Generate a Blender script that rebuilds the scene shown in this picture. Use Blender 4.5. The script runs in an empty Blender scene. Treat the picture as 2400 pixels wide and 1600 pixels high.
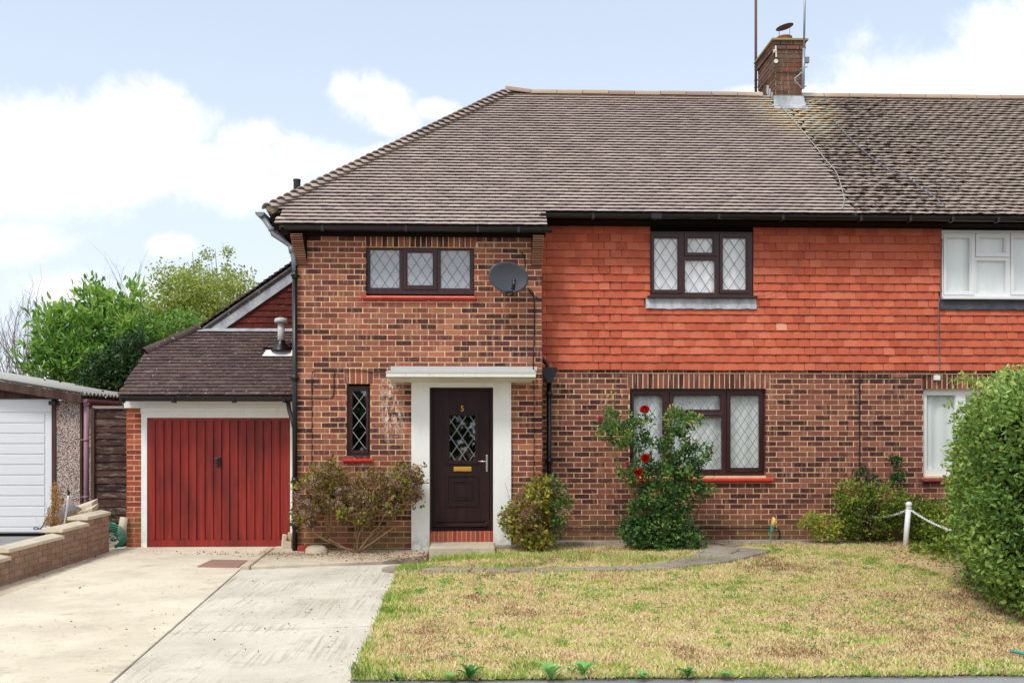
import bpy, math, random
import numpy as np
from mathutils import Matrix, Vector
random.seed(5); RNG = np.random.default_rng(5)
C = bpy.context.scene.collection
R = math.radians
SC = bpy.context.scene

# ------------------------------------------------------------------ camera, world, sun
FPX, HOR, CAMZ, YAW = 2200.0, 1010.0, 1.67, R(1.9)
cam = bpy.data.objects.new('camera', bpy.data.cameras.new('camera')); C.objects.link(cam)
cam.data.sensor_width = 36; cam.data.lens = 36*FPX/2400
cam.data.shift_y = (HOR-800)/2400; cam.data.clip_end = 2000; cam.data.clip_start = .05
cam.location = (0, 0, CAMZ); cam.rotation_euler = (R(90), 0, -YAW)
SC.camera = cam
SC.view_settings.view_transform = 'Standard'; SC.view_settings.look = 'None'
SC.view_settings.gamma = 1; SC.view_settings.use_curve_mapping = False
SC.view_settings.exposure = 0.70
SUN_AZ, SUN_EL = R(215), R(54)
sd = Vector((math.sin(SUN_AZ)*math.cos(SUN_EL), math.cos(SUN_AZ)*math.cos(SUN_EL), math.sin(SUN_EL)))
sun = bpy.data.objects.new('sun', bpy.data.lights.new('sun', 'SUN')); C.objects.link(sun)
sun.data.energy = 1.5; sun.data.angle = R(14); sun.data.color = (1, .96, .9)
sun.rotation_euler = (-sd).to_track_quat('-Z', 'Y').to_euler()

W = bpy.data.worlds.new('World'); SC.world = W; W.use_nodes = True
def world():
    nt = W.node_tree; N = nt.nodes; L = nt.links; N.clear()
    def n(t, **k):
        x = N.new(t)
        for a, b in k.items(): setattr(x, a, b)
        return x
    def val(x, i, v):
        if isinstance(v, (int, float)): x.inputs[i].default_value = v
        else: L.new(v, x.inputs[i])
    def m(op, a, b=0.0, c=None, clamp=False):
        x = n('ShaderNodeMath', operation=op, use_clamp=clamp); val(x, 0, a); val(x, 1, b)
        if c is not None: val(x, 2, c)
        return x.outputs[0]
    out = n('ShaderNodeOutputWorld'); bg = n('ShaderNodeBackground'); bg2 = n('ShaderNodeBackground')
    sky = n('ShaderNodeTexSky', sky_type='NISHITA'); sky.sun_disc = False
    sky.sun_elevation = SUN_EL; sky.sun_rotation = SUN_AZ; sky.air_density = 1.0; sky.dust_density = 1.2
    tc = n('ShaderNodeTexCoord'); sp = n('ShaderNodeSeparateXYZ'); L.new(tc.outputs['Generated'], sp.inputs[0])
    x, y, z = sp.outputs
    # rotate into the viewing axis so blob places can be given as tangents
    u0 = m('SUBTRACT', m('MULTIPLY', x, math.cos(YAW)), m('MULTIPLY', y, math.sin(YAW)))
    d0 = m('ADD', m('MULTIPLY', x, math.sin(YAW)), m('MULTIPLY', y, math.cos(YAW)))
    dd = m('MAXIMUM', d0, .05)
    u = m('DIVIDE', u0, dd); v = m('DIVIDE', z, dd)
    noi = n('ShaderNodeTexNoise'); noi.inputs['Scale'].default_value = 9.5; noi.inputs['Detail'].default_value = 12
    noi.inputs['Roughness'].default_value = .66; noi.inputs['Distortion'].default_value = .25
    L.new(tc.outputs['Generated'], noi.inputs['Vector'])
    big = n('ShaderNodeTexNoise'); big.inputs['Scale'].default_value = 2.2; big.inputs['Detail'].default_value = 7
    L.new(tc.outputs['Generated'], big.inputs['Vector'])
    big2 = n('ShaderNodeTexNoise'); big2.inputs['Scale'].default_value = 6.5; big2.inputs['Detail'].default_value = 8; L.new(tc.outputs['Generated'], big2.inputs['Vector'])
    # cumulus groups: photo x, y, radii (as angles on the sky)
    blobs = [(60,330,230,105),(210,300,210,95),(370,290,190,90),(250,400,330,110),(480,400,190,85),(570,330,95,60),(90,420,330,110),
             (560,440,110,70),(690,375,85,60),(810,215,45,50),(880,240,85,62),(910,280,80,45),(1020,255,50,28),(800,385,130,45),(880,360,70,30),(640,450,120,50),
             (60,565,105,55),(400,575,70,32),(190,680,140,50),(330,690,110,40),
             (2340,80,150,150),(2400,190,380,160),(2190,210,280,120),(2030,225,180,60),(2250,300,480,110),(2350,-60,110,110),(1760,215,80,20),(1930,235,130,40),(2440,-20,180,120)]
    acc = None
    for (cx, cy, rx, ry) in blobs:
        a = m('MULTIPLY', m('SUBTRACT', u, (cx-1200)/FPX), FPX/rx)
        b = m('MULTIPLY', m('SUBTRACT', v, (HOR-cy)/FPX), FPX/ry)
        r = m('SUBTRACT', 1.0, m('SQRT', m('ADD', m('MULTIPLY', a, a), m('MULTIPLY', b, b))))
        acc = r if acc is None else m('SMOOTH_MAX', acc, r, .12)
    fine = m('MULTIPLY', m('SUBTRACT', noi.outputs[0], .5), 3.0)
    dens = m('ADD', m('MULTIPLY', m('MAXIMUM', acc, -1.2), .95), fine)
    # the same broken cumulus all round, away from the groups in view
    out_ = m('MAXIMUM', m('MULTIPLY', m('SUBTRACT', m('ABSOLUTE', u), .62), 6.0), m('MULTIPLY', m('SUBTRACT', v, .5), 6.0))
    out_ = m('MINIMUM', m('MAXIMUM', m('MAXIMUM', out_, m('MULTIPLY', m('SUBTRACT', .1, d0), 10.0)), 0.0), 1.0)
    gen = m('ADD', m('MULTIPLY', m('SUBTRACT', big.outputs[0], .47), 7.0), m('MULTIPLY', fine, .5))
    dens = m('ADD', m('MULTIPLY', dens, m('SUBTRACT', 1.0, out_)), m('MULTIPLY', gen, out_))
    mr = n('ShaderNodeMapRange', interpolation_type='SMOOTHSTEP'); L.new(dens, mr.inputs[0])
    mr.inputs[1].default_value = -.2; mr.inputs[2].default_value = .6
    # thin veil of haze that whitens towards the horizon
    veil = m('MULTIPLY', m('POWER', m('SUBTRACT', 1.0, m('MAXIMUM', m('MINIMUM', m('MULTIPLY', z, 1.3), 1.0), 0.0)), 1.9), .95)
    tint = n('ShaderNodeMix', data_type='RGBA', blend_type='MIX'); L.new(veil, tint.inputs[0])
    sc = n('ShaderNodeVectorMath', operation='SCALE'); L.new(sky.outputs[0], sc.inputs[0]); sc.inputs['Scale'].default_value = SKY_S
    ad = n('ShaderNodeVectorMath', operation='ADD'); L.new(sc.outputs[0], ad.inputs[0]); ad.inputs[1].default_value = (.27, .31, .355)
    L.new(ad.outputs[0], tint.inputs[6]); tint.inputs[7].default_value = (.575, .62, .685, 1)
    cl = n('ShaderNodeMix', data_type='RGBA', blend_type='MIX'); L.new(mr.outputs[0], cl.inputs[0])
    L.new(tint.outputs[2], cl.inputs[6])
    shade = n('ShaderNodeMix', data_type='RGBA'); L.new(m('ADD', m('MULTIPLY', m('SUBTRACT', dens, .1), .45), m('MULTIPLY', m('SUBTRACT', big2.outputs[0], .42), 3.2), None, True), shade.inputs[0])
    shade.inputs[6].default_value = (.64, .67, .71, 1); shade.inputs[7].default_value = (.80, .805, .81, 1)
    L.new(shade.outputs[2], cl.inputs[7])
    L.new(cl.outputs[2], bg.inputs[0]); bg.inputs[1].default_value = 1.0
    L.new(bg.outputs[0], out.inputs[0])
SKY_S = .058
world()

# ------------------------------------------------------------------ picture <-> place
TY = math.tan(YAW)
def px2x(px, Y):
    k = (px-1200)/FPX
    return Y*(TY+k)/(1-k*TY)
def S(px, py, Y):
    X = px2x(px, Y); d = X*math.sin(YAW)+Y*math.cos(YAW)
    return Vector((X, Y, CAMZ+(HOR-py)/FPX*d))
def rect(x0, y0, x1, y1, Y):
    zc = lambda y: S((x0+x1)/2, y, Y).z
    return px2x(x0, Y), px2x(x1, Y), zc(y1), zc(y0)      # X0, X1, Z0, Z1
def G(px, py, Z=0.0):
    d = FPX*(CAMZ-Z)/(py-HOR); u = (px-1200)/FPX*d
    return Vector((u*math.cos(YAW)+d*math.sin(YAW), d*math.cos(YAW)-u*math.sin(YAW), Z))
def proj(p):
    d = p[0]*math.sin(YAW)+p[1]*math.cos(YAW); u = p[0]*math.cos(YAW)-p[1]*math.sin(YAW)
    return 1200+FPX*u/d, HOR-(p[2]-CAMZ)*FPX/d, d

# ------------------------------------------------------------------ materials
def srgb(*c):
    f = lambda v: (v/255/12.92) if v <= 10 else ((v/255+.055)/1.055)**2.4
    return tuple(f(v) for v in c)+(1,)
class NT:
    def __init__(s, name):
        s.m = bpy.data.materials.new(name); s.m.use_nodes = True; s.t = s.m.node_tree; s.N = s.t.nodes; s.L = s.t.links
        s.b = s.N['Principled BSDF']; s.geo = None
    def n(s, t, **k):
        x = s.N.new(t)
        for a, b in k.items(): setattr(x, a, b)
        return x
    def put(s, sock, v):
        if hasattr(v, 'is_linked') or hasattr(v, 'links'): s.L.new(v, sock)
        else: sock.default_value = v
    def math(s, op, a, b=0.0, clamp=False):
        x = s.n('ShaderNodeMath', operation=op, use_clamp=clamp); s.put(x.inputs[0], a); s.put(x.inputs[1], b); return x.outputs[0]
    def pos(s):
        if s.geo is None: s.geo = s.n('ShaderNodeNewGeometry')
        return s.geo.outputs['Position']
    def noise(s, scale, detail=4, rough=.55, stretch=None, vec=None, dist=0, out=0):
        v = vec or s.pos()
        if stretch:
            mp = s.n('ShaderNodeMapping'); s.L.new(v, mp.inputs[0]); mp.inputs['Scale'].default_value = stretch; v = mp.outputs[0]
        x = s.n('ShaderNodeTexNoise'); s.L.new(v, x.inputs['Vector']); x.inputs['Scale'].default_value = scale
        x.inputs['Detail'].default_value = detail; x.inputs['Roughness'].default_value = rough; x.inputs['Distortion'].default_value = dist
        return x.outputs[out]
    def vor(s, scale, out='Distance', stretch=None):
        v = s.pos()
        if stretch:
            mp = s.n('ShaderNodeMapping'); s.L.new(v, mp.inputs[0]); mp.inputs['Scale'].default_value = stretch; v = mp.outputs[0]
        x = s.n('ShaderNodeTexVoronoi'); s.L.new(v, x.inputs['Vector']); x.inputs['Scale'].default_value = scale
        return x.outputs[out]
    def ramp(s, f, stops, interp='LINEAR'):
        x = s.n('ShaderNodeValToRGB'); s.L.new(f, x.inputs[0]); cr = x.color_ramp; cr.interpolation = interp
        while len(cr.elements) > 1: cr.elements.remove(cr.elements[0])
        cr.elements[0].position = stops[0][0]; cr.elements[0].color = stops[0][1]
        for p, c in stops[1:]:
            e = cr.elements.new(p); e.color = c
        return x.outputs[0]
    def step(s, f, a, b):
        x = s.n('ShaderNodeMapRange', interpolation_type='SMOOTHSTEP'); s.put(x.inputs[0], f); x.inputs[1].default_value = a; x.inputs[2].default_value = b
        return x.outputs[0]
    def mix(s, f, a, b, mode='MIX'):
        x = s.n('ShaderNodeMix', data_type='RGBA', blend_type=mode); s.put(x.inputs[0], f); s.put(x.inputs[6], a); s.put(x.inputs[7], b); return x.outputs[2]
    def tone(s):
        a = s.n('ShaderNodeAttribute', attribute_name='tone'); o = s.n('ShaderNodeObjectInfo')
        return s.math('FRACT', s.math('ADD', a.outputs['Fac'], o.outputs['Random']))
    def attr(s, nm='tone'):
        return s.n('ShaderNodeAttribute', attribute_name=nm).outputs['Fac']
    def bump(s, h, strength=.4, dist=.004):
        x = s.n('ShaderNodeBump'); s.put(x.inputs['Height'], h); x.inputs['Strength'].default_value = strength; x.inputs['Distance'].default_value = dist
        s.L.new(x.outputs[0], s.b.inputs['Normal']); return x
    def fin(s, col, rough=.8, spec=.3, metal=0):
        s.put(s.b.inputs['Base Color'], col); s.put(s.b.inputs['Roughness'], rough); s.b.inputs['Specular IOR Level'].default_value = spec
        s.b.inputs['Metallic'].default_value = metal; return s.m
def g(v): return (v, v, v, 1)
def simple(name, col, rough=.6, spec=.4, var=.18, scale=14, metal=0, bump=0, stretch=None):
    t = NT(name); nz = t.noise(scale, 6, .6, stretch)
    f = t.math('ADD', t.math('MULTIPLY', t.math('SUBTRACT', nz, .5), 2*var), 1.0)
    c = t.n('ShaderNodeVectorMath', operation='SCALE'); c.inputs[0].default_value = col[:3]; t.L.new(f, c.inputs['Scale'])
    if bump: t.bump(nz, bump, .003)
    return t.fin(c.outputs[0], rough, spec, metal)

def m_brick(name, stops, green=0.0, pale=.35):
    t = NT(name); tn = t.tone()
    c = t.ramp(tn, stops)
    band = t.noise(6, 3, .5, (5, 5, .6)); c = t.mix(t.math('MULTIPLY', t.step(band, .52, .72), pale), c, srgb(206, 158, 132))
    sp = t.noise(120, 3, .7); c = t.mix(t.math('MULTIPLY', t.step(sp, .45, .75), .22), c, srgb(70, 38, 36))
    lg = t.noise(1.3, 4, .6); c = t.mix(t.math('MULTIPLY', t.step(lg, .45, .75), .18), c, srgb(120, 82, 52))
    if name == 'brick_face':      # lime run-off from the canopy on the bricks beside it
        q = t.n('ShaderNodeSeparateXYZ'); t.L.new(t.pos(), q.inputs[0])
        xm = t.math('SUBTRACT', 1.0, t.step(t.math('ABSOLUTE', t.math('ADD', q.outputs[0], 1.22)), .04, .22)); zm = t.math('MULTIPLY', t.step(q.outputs[2], 1.35, 1.9), t.math('SUBTRACT', 1.0, t.step(q.outputs[2], 2.36, 2.42)))
        c = t.mix(t.math('MULTIPLY', t.math('MULTIPLY', xm, zm), t.step(t.noise(16, 6, .8, (1.6, 1, .7)), .46, .60)), c, srgb(214, 206, 198))
    if green:
        z = t.n('ShaderNodeSeparateXYZ'); t.L.new(t.pos(), z.inputs[0])
        lo = t.math('MULTIPLY', t.math('SUBTRACT', 1.0, t.step(z.outputs[2], .05, .62)), t.step(t.noise(3.2, 4, .6), .32, .6))
        c = t.mix(t.math('MULTIPLY', lo, green), c, srgb(112, 98, 60))
    t.bump(t.noise(160, 4, .7), .5, .002)
    return t.fin(c, .86, .25)
BR = [(0, srgb(70, 40, 44)), (.10, srgb(82, 46, 48)), (.2, srgb(112, 62, 56)), (.36, srgb(140, 80, 68)), (.5, srgb(154, 88, 72)),
      (.6, srgb(100, 58, 54)), (.7, srgb(164, 102, 82)), (.8, srgb(124, 84, 62)), (.9, srgb(180, 114, 92)), (.97, srgb(80, 46, 48)), (1, srgb(76, 44, 46))]
BR2 = [(0, srgb(66, 38, 42)), (.16, srgb(80, 46, 48)), (.28, srgb(110, 62, 58)), (.44, srgb(142, 86, 76)), (.58, srgb(126, 74, 66)),
       (.68, srgb(90, 52, 52)), (.8, srgb(154, 96, 82)), (.92, srgb(130, 78, 68)), (1, srgb(72, 42, 46))]
M_BRICK = m_brick('brick_face', BR, .75)
M_BRICK2 = m_brick('brick_face_main', BR2, .75, .35)
M_BRICKG = m_brick('brick_face_garage', [(0, srgb(140, 62, 46)), (.3, srgb(164, 78, 56)), (.6, srgb(128, 56, 46)), (.8, srgb(176, 92, 66)), (1, srgb(134, 60, 48))], .9, .25)
M_BRICKW = m_brick('brick_face_boundary', [(0, srgb(156, 126, 114)), (.3, srgb(170, 140, 126)), (.5, srgb(146, 116, 108)), (.7, srgb(176, 136, 120)), (1, srgb(160, 134, 118))], .4, .3)
M_BRICKC = m_brick('brick_face_chimney', [(0, srgb(84, 62, 54)), (.3, srgb(116, 92, 80)), (.55, srgb(124, 70, 56)), (.75, srgb(104, 88, 76)), (1, srgb(92, 74, 64))], 0, .25)
def m_mortar(name='mortar', col=srgb(240, 204, 158), green=.6):
    t = NT(name); c = t.mix(t.step(t.noise(18, 5, .6), .35, .7), col, tuple(v*.78 for v in col[:3])+(1,))
    c = t.mix(t.math('MULTIPLY', t.step(t.noise(2.0, 4, .6), .5, .75), .35), c, srgb(160, 122, 84))
    z = t.n('ShaderNodeSeparateXYZ'); t.L.new(t.pos(), z.inputs[0])
    lo = t.math('MULTIPLY', t.math('SUBTRACT', 1.0, t.step(z.outputs[2], .05, .6)), green)
    c = t.mix(lo, c, srgb(120, 102, 66)); t.bump(t.noise(220, 3, .7), .5, .002)
    return t.fin(c, .95, .1)
M_MORTAR = m_mortar(); M_MORTARW = m_mortar('mortar_boundary', srgb(196, 176, 142), .3)

def m_tile(name, stops, spots=None, spot_f=.0, lichen=False, moss=0.0, rough=.88, dark=.35):
    t = NT(name); c = t.ramp(t.tone(), stops)
    c = t.mix(t.math('MULTIPLY', t.step(t.noise(45, 5, .7), .42, .72), dark), c, tuple(v*.5 for v in stops[0][1][:3])+(1,))
    c = t.mix(t.math('MULTIPLY', t.step(t.noise(1.6, 4, .65), .4, .7), .25), c, tuple(v*.72 for v in stops[0][1][:3])+(1,))
    if spot_f:
        c = t.mix(t.math('MULTIPLY', t.step(t.noise(26, 3, .6, (1, 1, 1)), .64, .70), spot_f), c, spots)
    if moss:
        p = t.n('ShaderNodeSeparateXYZ'); t.L.new(t.pos(), p.inputs[0])
        # moss grows in the wet belt below the chimney and thins out along the roof
        far = t.math('SUBTRACT', 1.0, t.step(p.outputs[0], 5.2, 9.5))
        k = t.math('ADD', t.noise(9, 6, .75), t.math('MULTIPLY', far, .10))
        c = t.mix(t.math('MULTIPLY', t.step(k, .57, .66), moss), c, srgb(74, 52, 46))
    if lichen:
        p = t.n('ShaderNodeSeparateXYZ'); t.L.new(t.pos(), p.inputs[0])
        dx = t.math('MULTIPLY', t.math('SUBTRACT', p.outputs[0], 5.35), 1.15); dz = t.math('MULTIPLY', t.math('SUBTRACT', p.outputs[2], 7.25), 1.0)
        r = t.math('SQRT', t.math('ADD', t.math('MULTIPLY', dx, dx), t.math('MULTIPLY', dz, dz)))
        near = t.math('SUBTRACT', 1.0, t.step(r, .25, 1.15))
        c = t.mix(t.math('MULTIPLY', near, t.step(t.noise(5, 5, .7), .3, .52)), c, srgb(200, 200, 180))
        c = t.mix(t.math('MULTIPLY', near, t.step(t.noise(11, 5, .7), .52, .6)), c, srgb(214, 140, 44))
    t.bump(t.noise(90, 4, .7), .5, .003)
    return t.fin(c, rough, .25)
RT = [(0, srgb(168, 153, 146)), (.25, srgb(180, 166, 157)), (.5, srgb(158, 143, 137)), (.75, srgb(188, 174, 163)), (1, srgb(170, 156, 149))]
M_ROOF = m_tile('roof_tile', RT, srgb(220, 212, 202), .35, True, 0, .88, .22)
M_ROOFN = m_tile('roof_tile_mossy', [(0, srgb(166, 152, 142)), (.4, srgb(180, 166, 154)), (.7, srgb(152, 138, 128)), (1, srgb(170, 156, 145))], srgb(226, 216, 204), .3, True, .95, .9, .45)
M_ROOFG = m_tile('roof_tile_dark', [(0, srgb(82, 66, 64)), (.4, srgb(96, 78, 74)), (.7, srgb(72, 58, 58)), (1, srgb(106, 88, 80))], srgb(208, 202, 196), .75, False, 0, .8, .4)
HT = [(0, srgb(190, 94, 68)), (.25, srgb(206, 106, 78)), (.5, srgb(178, 84, 62)), (.75, srgb(212, 118, 90)), (1, srgb(186, 94, 70))]
M_HANG = m_tile('hung_tile', HT, srgb(236, 160, 132), .35, False, 0, .8, .30)
M_HANGD = m_tile('hung_tile_dark', [(0, srgb(88, 36, 28)), (.5, srgb(104, 44, 34)), (1, srgb(80, 32, 28))], srgb(196, 130, 104), .5, False, 0, .85, .3)
M_PINK = simple('hung_tile_pale', srgb(222, 156, 128), .8, .2, .08, 60)
M_CORB = m_tile('creasing_tile', [(0, srgb(178, 124, 96)), (.5, srgb(196, 146, 114)), (1, srgb(158, 104, 82))], None, 0, False, 0, .85, .3)

def m_white(name='white_paint', col=srgb(234, 234, 230), dirt=.2):
    t = NT(name); c = t.mix(t.math('MULTIPLY', t.step(t.noise(5, 6, .65, (1, 1, .35)), .5, .8), dirt), col, srgb(150, 140, 122))
    c = t.mix(t.math('MULTIPLY', t.step(t.noise(70, 4, .7), .62, .75), dirt), c, srgb(120, 110, 98))
    q = t.n('ShaderNodeSeparateXYZ'); t.L.new(t.pos(), q.inputs[0]); lo = t.math('MULTIPLY', t.math('SUBTRACT', 1.0, t.step(q.outputs[2], .02, .38)), t.step(t.noise(9, 6, .75), .42, .62)); c = t.mix(t.math('MULTIPLY', lo, .55), c, srgb(140, 128, 106))
    c = t.mix(t.math('MULTIPLY', t.step(t.noise(24, 5, .7, (1, 1, .12)), .56, .72), dirt), c, srgb(120, 116, 108))
    t.bump(t.noise(60, 5, .6), .15, .003); return t.fin(c, .6, .35)
M_WHITE = m_white(); M_WHITEC = m_white('white_canopy', srgb(224, 222, 212), .5)
M_UPVC = simple('white_plastic', srgb(228, 229, 230), .3, .5, .03, 5)
def m_wood(name, a, b, rough=.42, sc=30, spec=.45):
    t = NT(name); nz = t.noise(sc, 5, .6, (1, 1, .06)); c = t.mix(t.step(nz, .3, .72), a, b); t.bump(nz, .15, .001); return t.fin(c, rough, spec)
M_FRAME = m_wood('rosewood_plastic', srgb(44, 20, 24), srgb(70, 34, 36), .35, 40)
M_DOOR = m_wood('rosewood_door', srgb(30, 12, 14), srgb(48, 20, 22), .5, 30, .3)
M_BLACK = simple('black_plastic', srgb(17, 18, 20), .35, .5, .15, 9)
M_GREYP = simple('grey_plastic', srgb(120, 124, 130), .4, .5, .1, 9)
M_LIGHTP = simple('pale_grey_plastic', srgb(190, 190, 186), .45, .4, .06, 9)
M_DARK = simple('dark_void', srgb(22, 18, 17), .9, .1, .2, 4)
def m_lead(name='lead_sheet', a=srgb(168, 172, 178), b=srgb(110, 114, 122)):
    t = NT(name); c = t.mix(t.step(t.noise(5, 6, .7, (1, 1, .4)), .35, .7), a, b); c = t.mix(t.math('MULTIPLY', t.step(t.noise(50, 5, .7), .55, .68), .5), c, srgb(70, 72, 78))
    t.bump(t.noise(14, 4, .6), .3, .006); return t.fin(c, .55, .4)
M_LEAD = m_lead('lead_sheet', srgb(192, 196, 200), srgb(140, 144, 150)); M_LEADD = m_lead('lead_sheet_dark', srgb(72, 74, 82), srgb(46, 48, 54))
M_CAME = simple('lead_strip', srgb(128, 132, 140), .45, .5, .1, 30)
M_CAMEL = simple('lead_strip_bright', srgb(164, 168, 174), .35, .5, .1, 30)
M_REDP = simple('red_sill_paint', srgb(190, 52, 44), .55, .35, .12, 20)
M_REDQ = m_tile('red_quarry_tile', [(0, srgb(178, 70, 54)), (.3, srgb(150, 56, 46)), (.6, srgb(190, 96, 70)), (1, srgb(128, 62, 52))], None, 0, False, 0, .7, .35)
M_SILLN = simple('maroon_sill_paint', srgb(122, 52, 54), .55, .35, .12, 20)
def m_redwood():
    t = NT('red_stained_wood'); nz = t.noise(20, 6, .62, (1, 1, .05)); c = t.mix(t.step(nz, .3, .75), srgb(156, 46, 34), srgb(112, 30, 27))
    c = t.mix(t.math('MULTIPLY', t.step(t.noise(2.2, 5, .65, (1, 1, .35)), .42, .72), .6), c, srgb(74, 22, 24))
    c = t.mix(t.math('MULTIPLY', t.step(t.noise(150, 2, .6), .74, .76), .7), c, srgb(214, 150, 140))
    t.bump(nz, .25, .002); return t.fin(c, .48, .4)
M_REDW = m_redwood()
M_BRASS = simple('brass', srgb(226, 176, 70), .3, .5, .06, 40, .75)
M_CHROME = simple('steel', srgb(205, 202, 196), .25, .5, .08, 60, .85)
def m_glass(name, refl=1.0, tint=(1, 1, 1, 1)):
    t = NT(name); t.N.remove(t.b); out = t.N['Material Output']
    tr = t.n('ShaderNodeBsdfTransparent'); tr.inputs[0].default_value = tint; gl = t.n('ShaderNodeBsdfGlossy'); gl.inputs['Roughness'].default_value = .02
    fr = t.n('ShaderNodeLayerWeight'); fr.inputs[0].default_value = .5; sch = t.math('ADD', t.math('MULTIPLY', t.math('POWER', fr.outputs['Facing'], 5.0), .9), .04)
    mx = t.n('ShaderNodeMixShader'); t.L.new(t.math('MULTIPLY', sch, refl, True), mx.inputs[0])
    t.L.new(tr.outputs[0], mx.inputs[1]); t.L.new(gl.outputs[0], mx.inputs[2]); t.L.new(mx.outputs[0], out.inputs[0]); return t.m
M_GLASS = m_glass('window_glass', 1.5); M_GLASSD = m_glass('door_glass', 3.0)
def m_obscure():
    t = NT('obscure_glass'); nz = t.noise(95, 3, .6); c = t.mix(t.step(nz, .3, .7), srgb(150, 155, 164), srgb(192, 197, 205))
    t.bump(nz, .7, .004); return t.fin(c, .16, .6)
M_OBSC = m_obscure()
def m_cloth(name, col, tr=.35):
    t = NT(name); c = t.mix(t.step(t.noise(260, 2, .5, (1, 1, 1)), .35, .7), col, tuple(v*.92 for v in col[:3])+(1,)); return t.fin(c, .95, .05)
M_NET = m_cloth('net_curtain', srgb(246, 248, 250)); M_NETG = m_cloth('net_curtain_grey', srgb(236, 242, 240))
def m_conc(name, a, b, dark, streak=None, grain=.35, stain=.4, joint=0):
    t = NT(name); c = t.mix(t.step(t.noise(.9, 5, .62), .35, .68), a, b)
    c = t.mix(t.math('MULTIPLY', t.step(t.noise(2.6, 6, .7), .52, .78), stain), c, dark)
    c = t.mix(t.math('MULTIPLY', t.step(t.noise(140, 4, .75), .5, .75), grain), c, tuple(v*.55 for v in dark[:3])+(1,))
    c = t.mix(t.math('MULTIPLY', t.step(t.noise(17, 3, .6), .72, .75), .6), c, srgb(90, 72, 56))
    h = t.noise(180, 4, .7)
    if name.startswith('drive'):      # oil and rust marks, hairline cracks
        c = t.mix(t.math('MULTIPLY', t.step(t.noise(.7, 3, .6), .60, .72), .35), c, srgb(150, 132, 108))
        cr = t.math('ABSOLUTE', t.math('SUBTRACT', t.noise(1.7, 5, .6), .5)); c = t.mix(t.math('MULTIPLY', t.math('SUBTRACT', 1.0, t.step(cr, .0006, .003)), .45), c, srgb(96, 84, 70))
        c = t.mix(t.math('MULTIPLY', t.step(t.noise(8, 6, .75), .56, .68), .35), c, srgb(172, 158, 134))
    if streak:
        st = t.noise(1.0, 4, .6, streak, dist=.05); patch = t.step(t.noise(1.1, 3, .6), .42, .62)
        c = t.mix(t.math('MULTIPLY', t.math('MULTIPLY', t.step(st, .46, .68), patch), .5), c, srgb(128, 110, 88)); h = t.math('ADD', h, t.math('MULTIPLY', st, 2.5))
    t.bump(h, .45, .005); return t.fin(c, .92, .2)
M_CONC = m_conc('drive_concrete_smooth', srgb(222, 212, 190), srgb(202, 191, 170), srgb(158, 146, 126), None, .35, .65)
M_CONC2 = m_conc('drive_concrete_tamped', srgb(216, 209, 194), srgb(196, 188, 172), srgb(144, 130, 108), (30, .9, 1), .4, .5)
M_CONCG = m_conc('weathered_concrete', srgb(204, 192, 170), srgb(176, 162, 140), srgb(120, 102, 82), None, .6, .7)
M_CONCD = m_conc('old_path_concrete', srgb(164, 154, 138), srgb(132, 122, 108), srgb(82, 72, 60), None, .6, .8)
M_COPE = m_conc('coping_concrete', srgb(208, 196, 174), srgb(184, 172, 150), srgb(126, 114, 94), None, .3, .4)
M_ASPH = m_conc('asphalt', srgb(150, 150, 150), srgb(128, 128, 130), srgb(96, 96, 98), None, .6, .5)
M_SOIL = m_conc('soil', srgb(122, 96, 70), srgb(96, 76, 54), srgb(62, 46, 34), None, .6, .6)
def m_pebble():
    t = NT('pebbledash'); c = t.ramp(t.vor(85, 'Color'), [(0, srgb(200, 190, 184)), (.35, srgb(228, 220, 212)), (.55, srgb(150, 110, 98)), (.75, srgb(196, 150, 130)), (1, srgb(90, 78, 74))])
    x = t.n('ShaderNodeSeparateColor'); v = t.n('ShaderNodeTexVoronoi'); t.L.new(t.pos(), v.inputs['Vector']); v.inputs['Scale'].default_value = 85
    t.L.new(v.outputs['Color'], x.inputs[0])
    c = t.ramp(x.outputs[0], [(0, srgb(222, 212, 204)), (.35, srgb(206, 190, 180)), (.5, srgb(150, 108, 96)), (.72, srgb(216, 184, 168)), (.9, srgb(96, 80, 76)), (1, srgb(232, 226, 220))], 'CONSTANT')
    c = t.mix(t.step(v.outputs['Distance'], .45, .75), c, srgb(96, 84, 76)); t.bump(t.math('MULTIPLY', v.outputs['Distance'], -1.0), .8, .008); return t.fin(c, .85, .25)
M_PEB = m_pebble()
def m_fence():
    t = NT('weathered_boards'); c = t.ramp(t.tone(), [(0, srgb(64, 46, 40)), (.5, srgb(84, 62, 54)), (1, srgb(56, 40, 38))])
    c = t.mix(t.math('MULTIPLY', t.step(t.noise(5, 6, .7, (1, 1, 4)), .5, .7), .6), c, srgb(150, 138, 128)); nz = t.noise(8, 5, .6, (.6, 1, 14)); t.bump(nz, .5, .004)
    c = t.mix(t.math('MULTIPLY', t.step(nz, .55, .7), .5), c, srgb(34, 24, 22)); return t.fin(c, .9, .15)
M_FENCE = m_fence()
M_DKWOOD = m_wood('dark_timber', srgb(62, 44, 40), srgb(96, 74, 66), .8, 12, .2)
M_CORR = simple('cement_sheet', srgb(178, 176, 170), .9, .15, .2, 40)
M_PURP = simple('faded_plum_pipe', srgb(150, 112, 124), .5, .4, .1, 8)
M_HOSE = simple('green_hose', srgb(20, 128, 104), .4, .5, .12, 20)
M_TEAL = simple('teal_plastic', srgb(60, 150, 140), .5, .4, .1, 20)
M_RUST = simple('rusty_iron', srgb(158, 128, 114), .85, .2, .2, 60, 0, .4)
M_TERRA = simple('terracotta', srgb(150, 98, 86), .85, .2, .15, 25)
M_GALV = simple('galvanised', srgb(150, 154, 162), .45, .5, .15, 30, .4)
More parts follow.
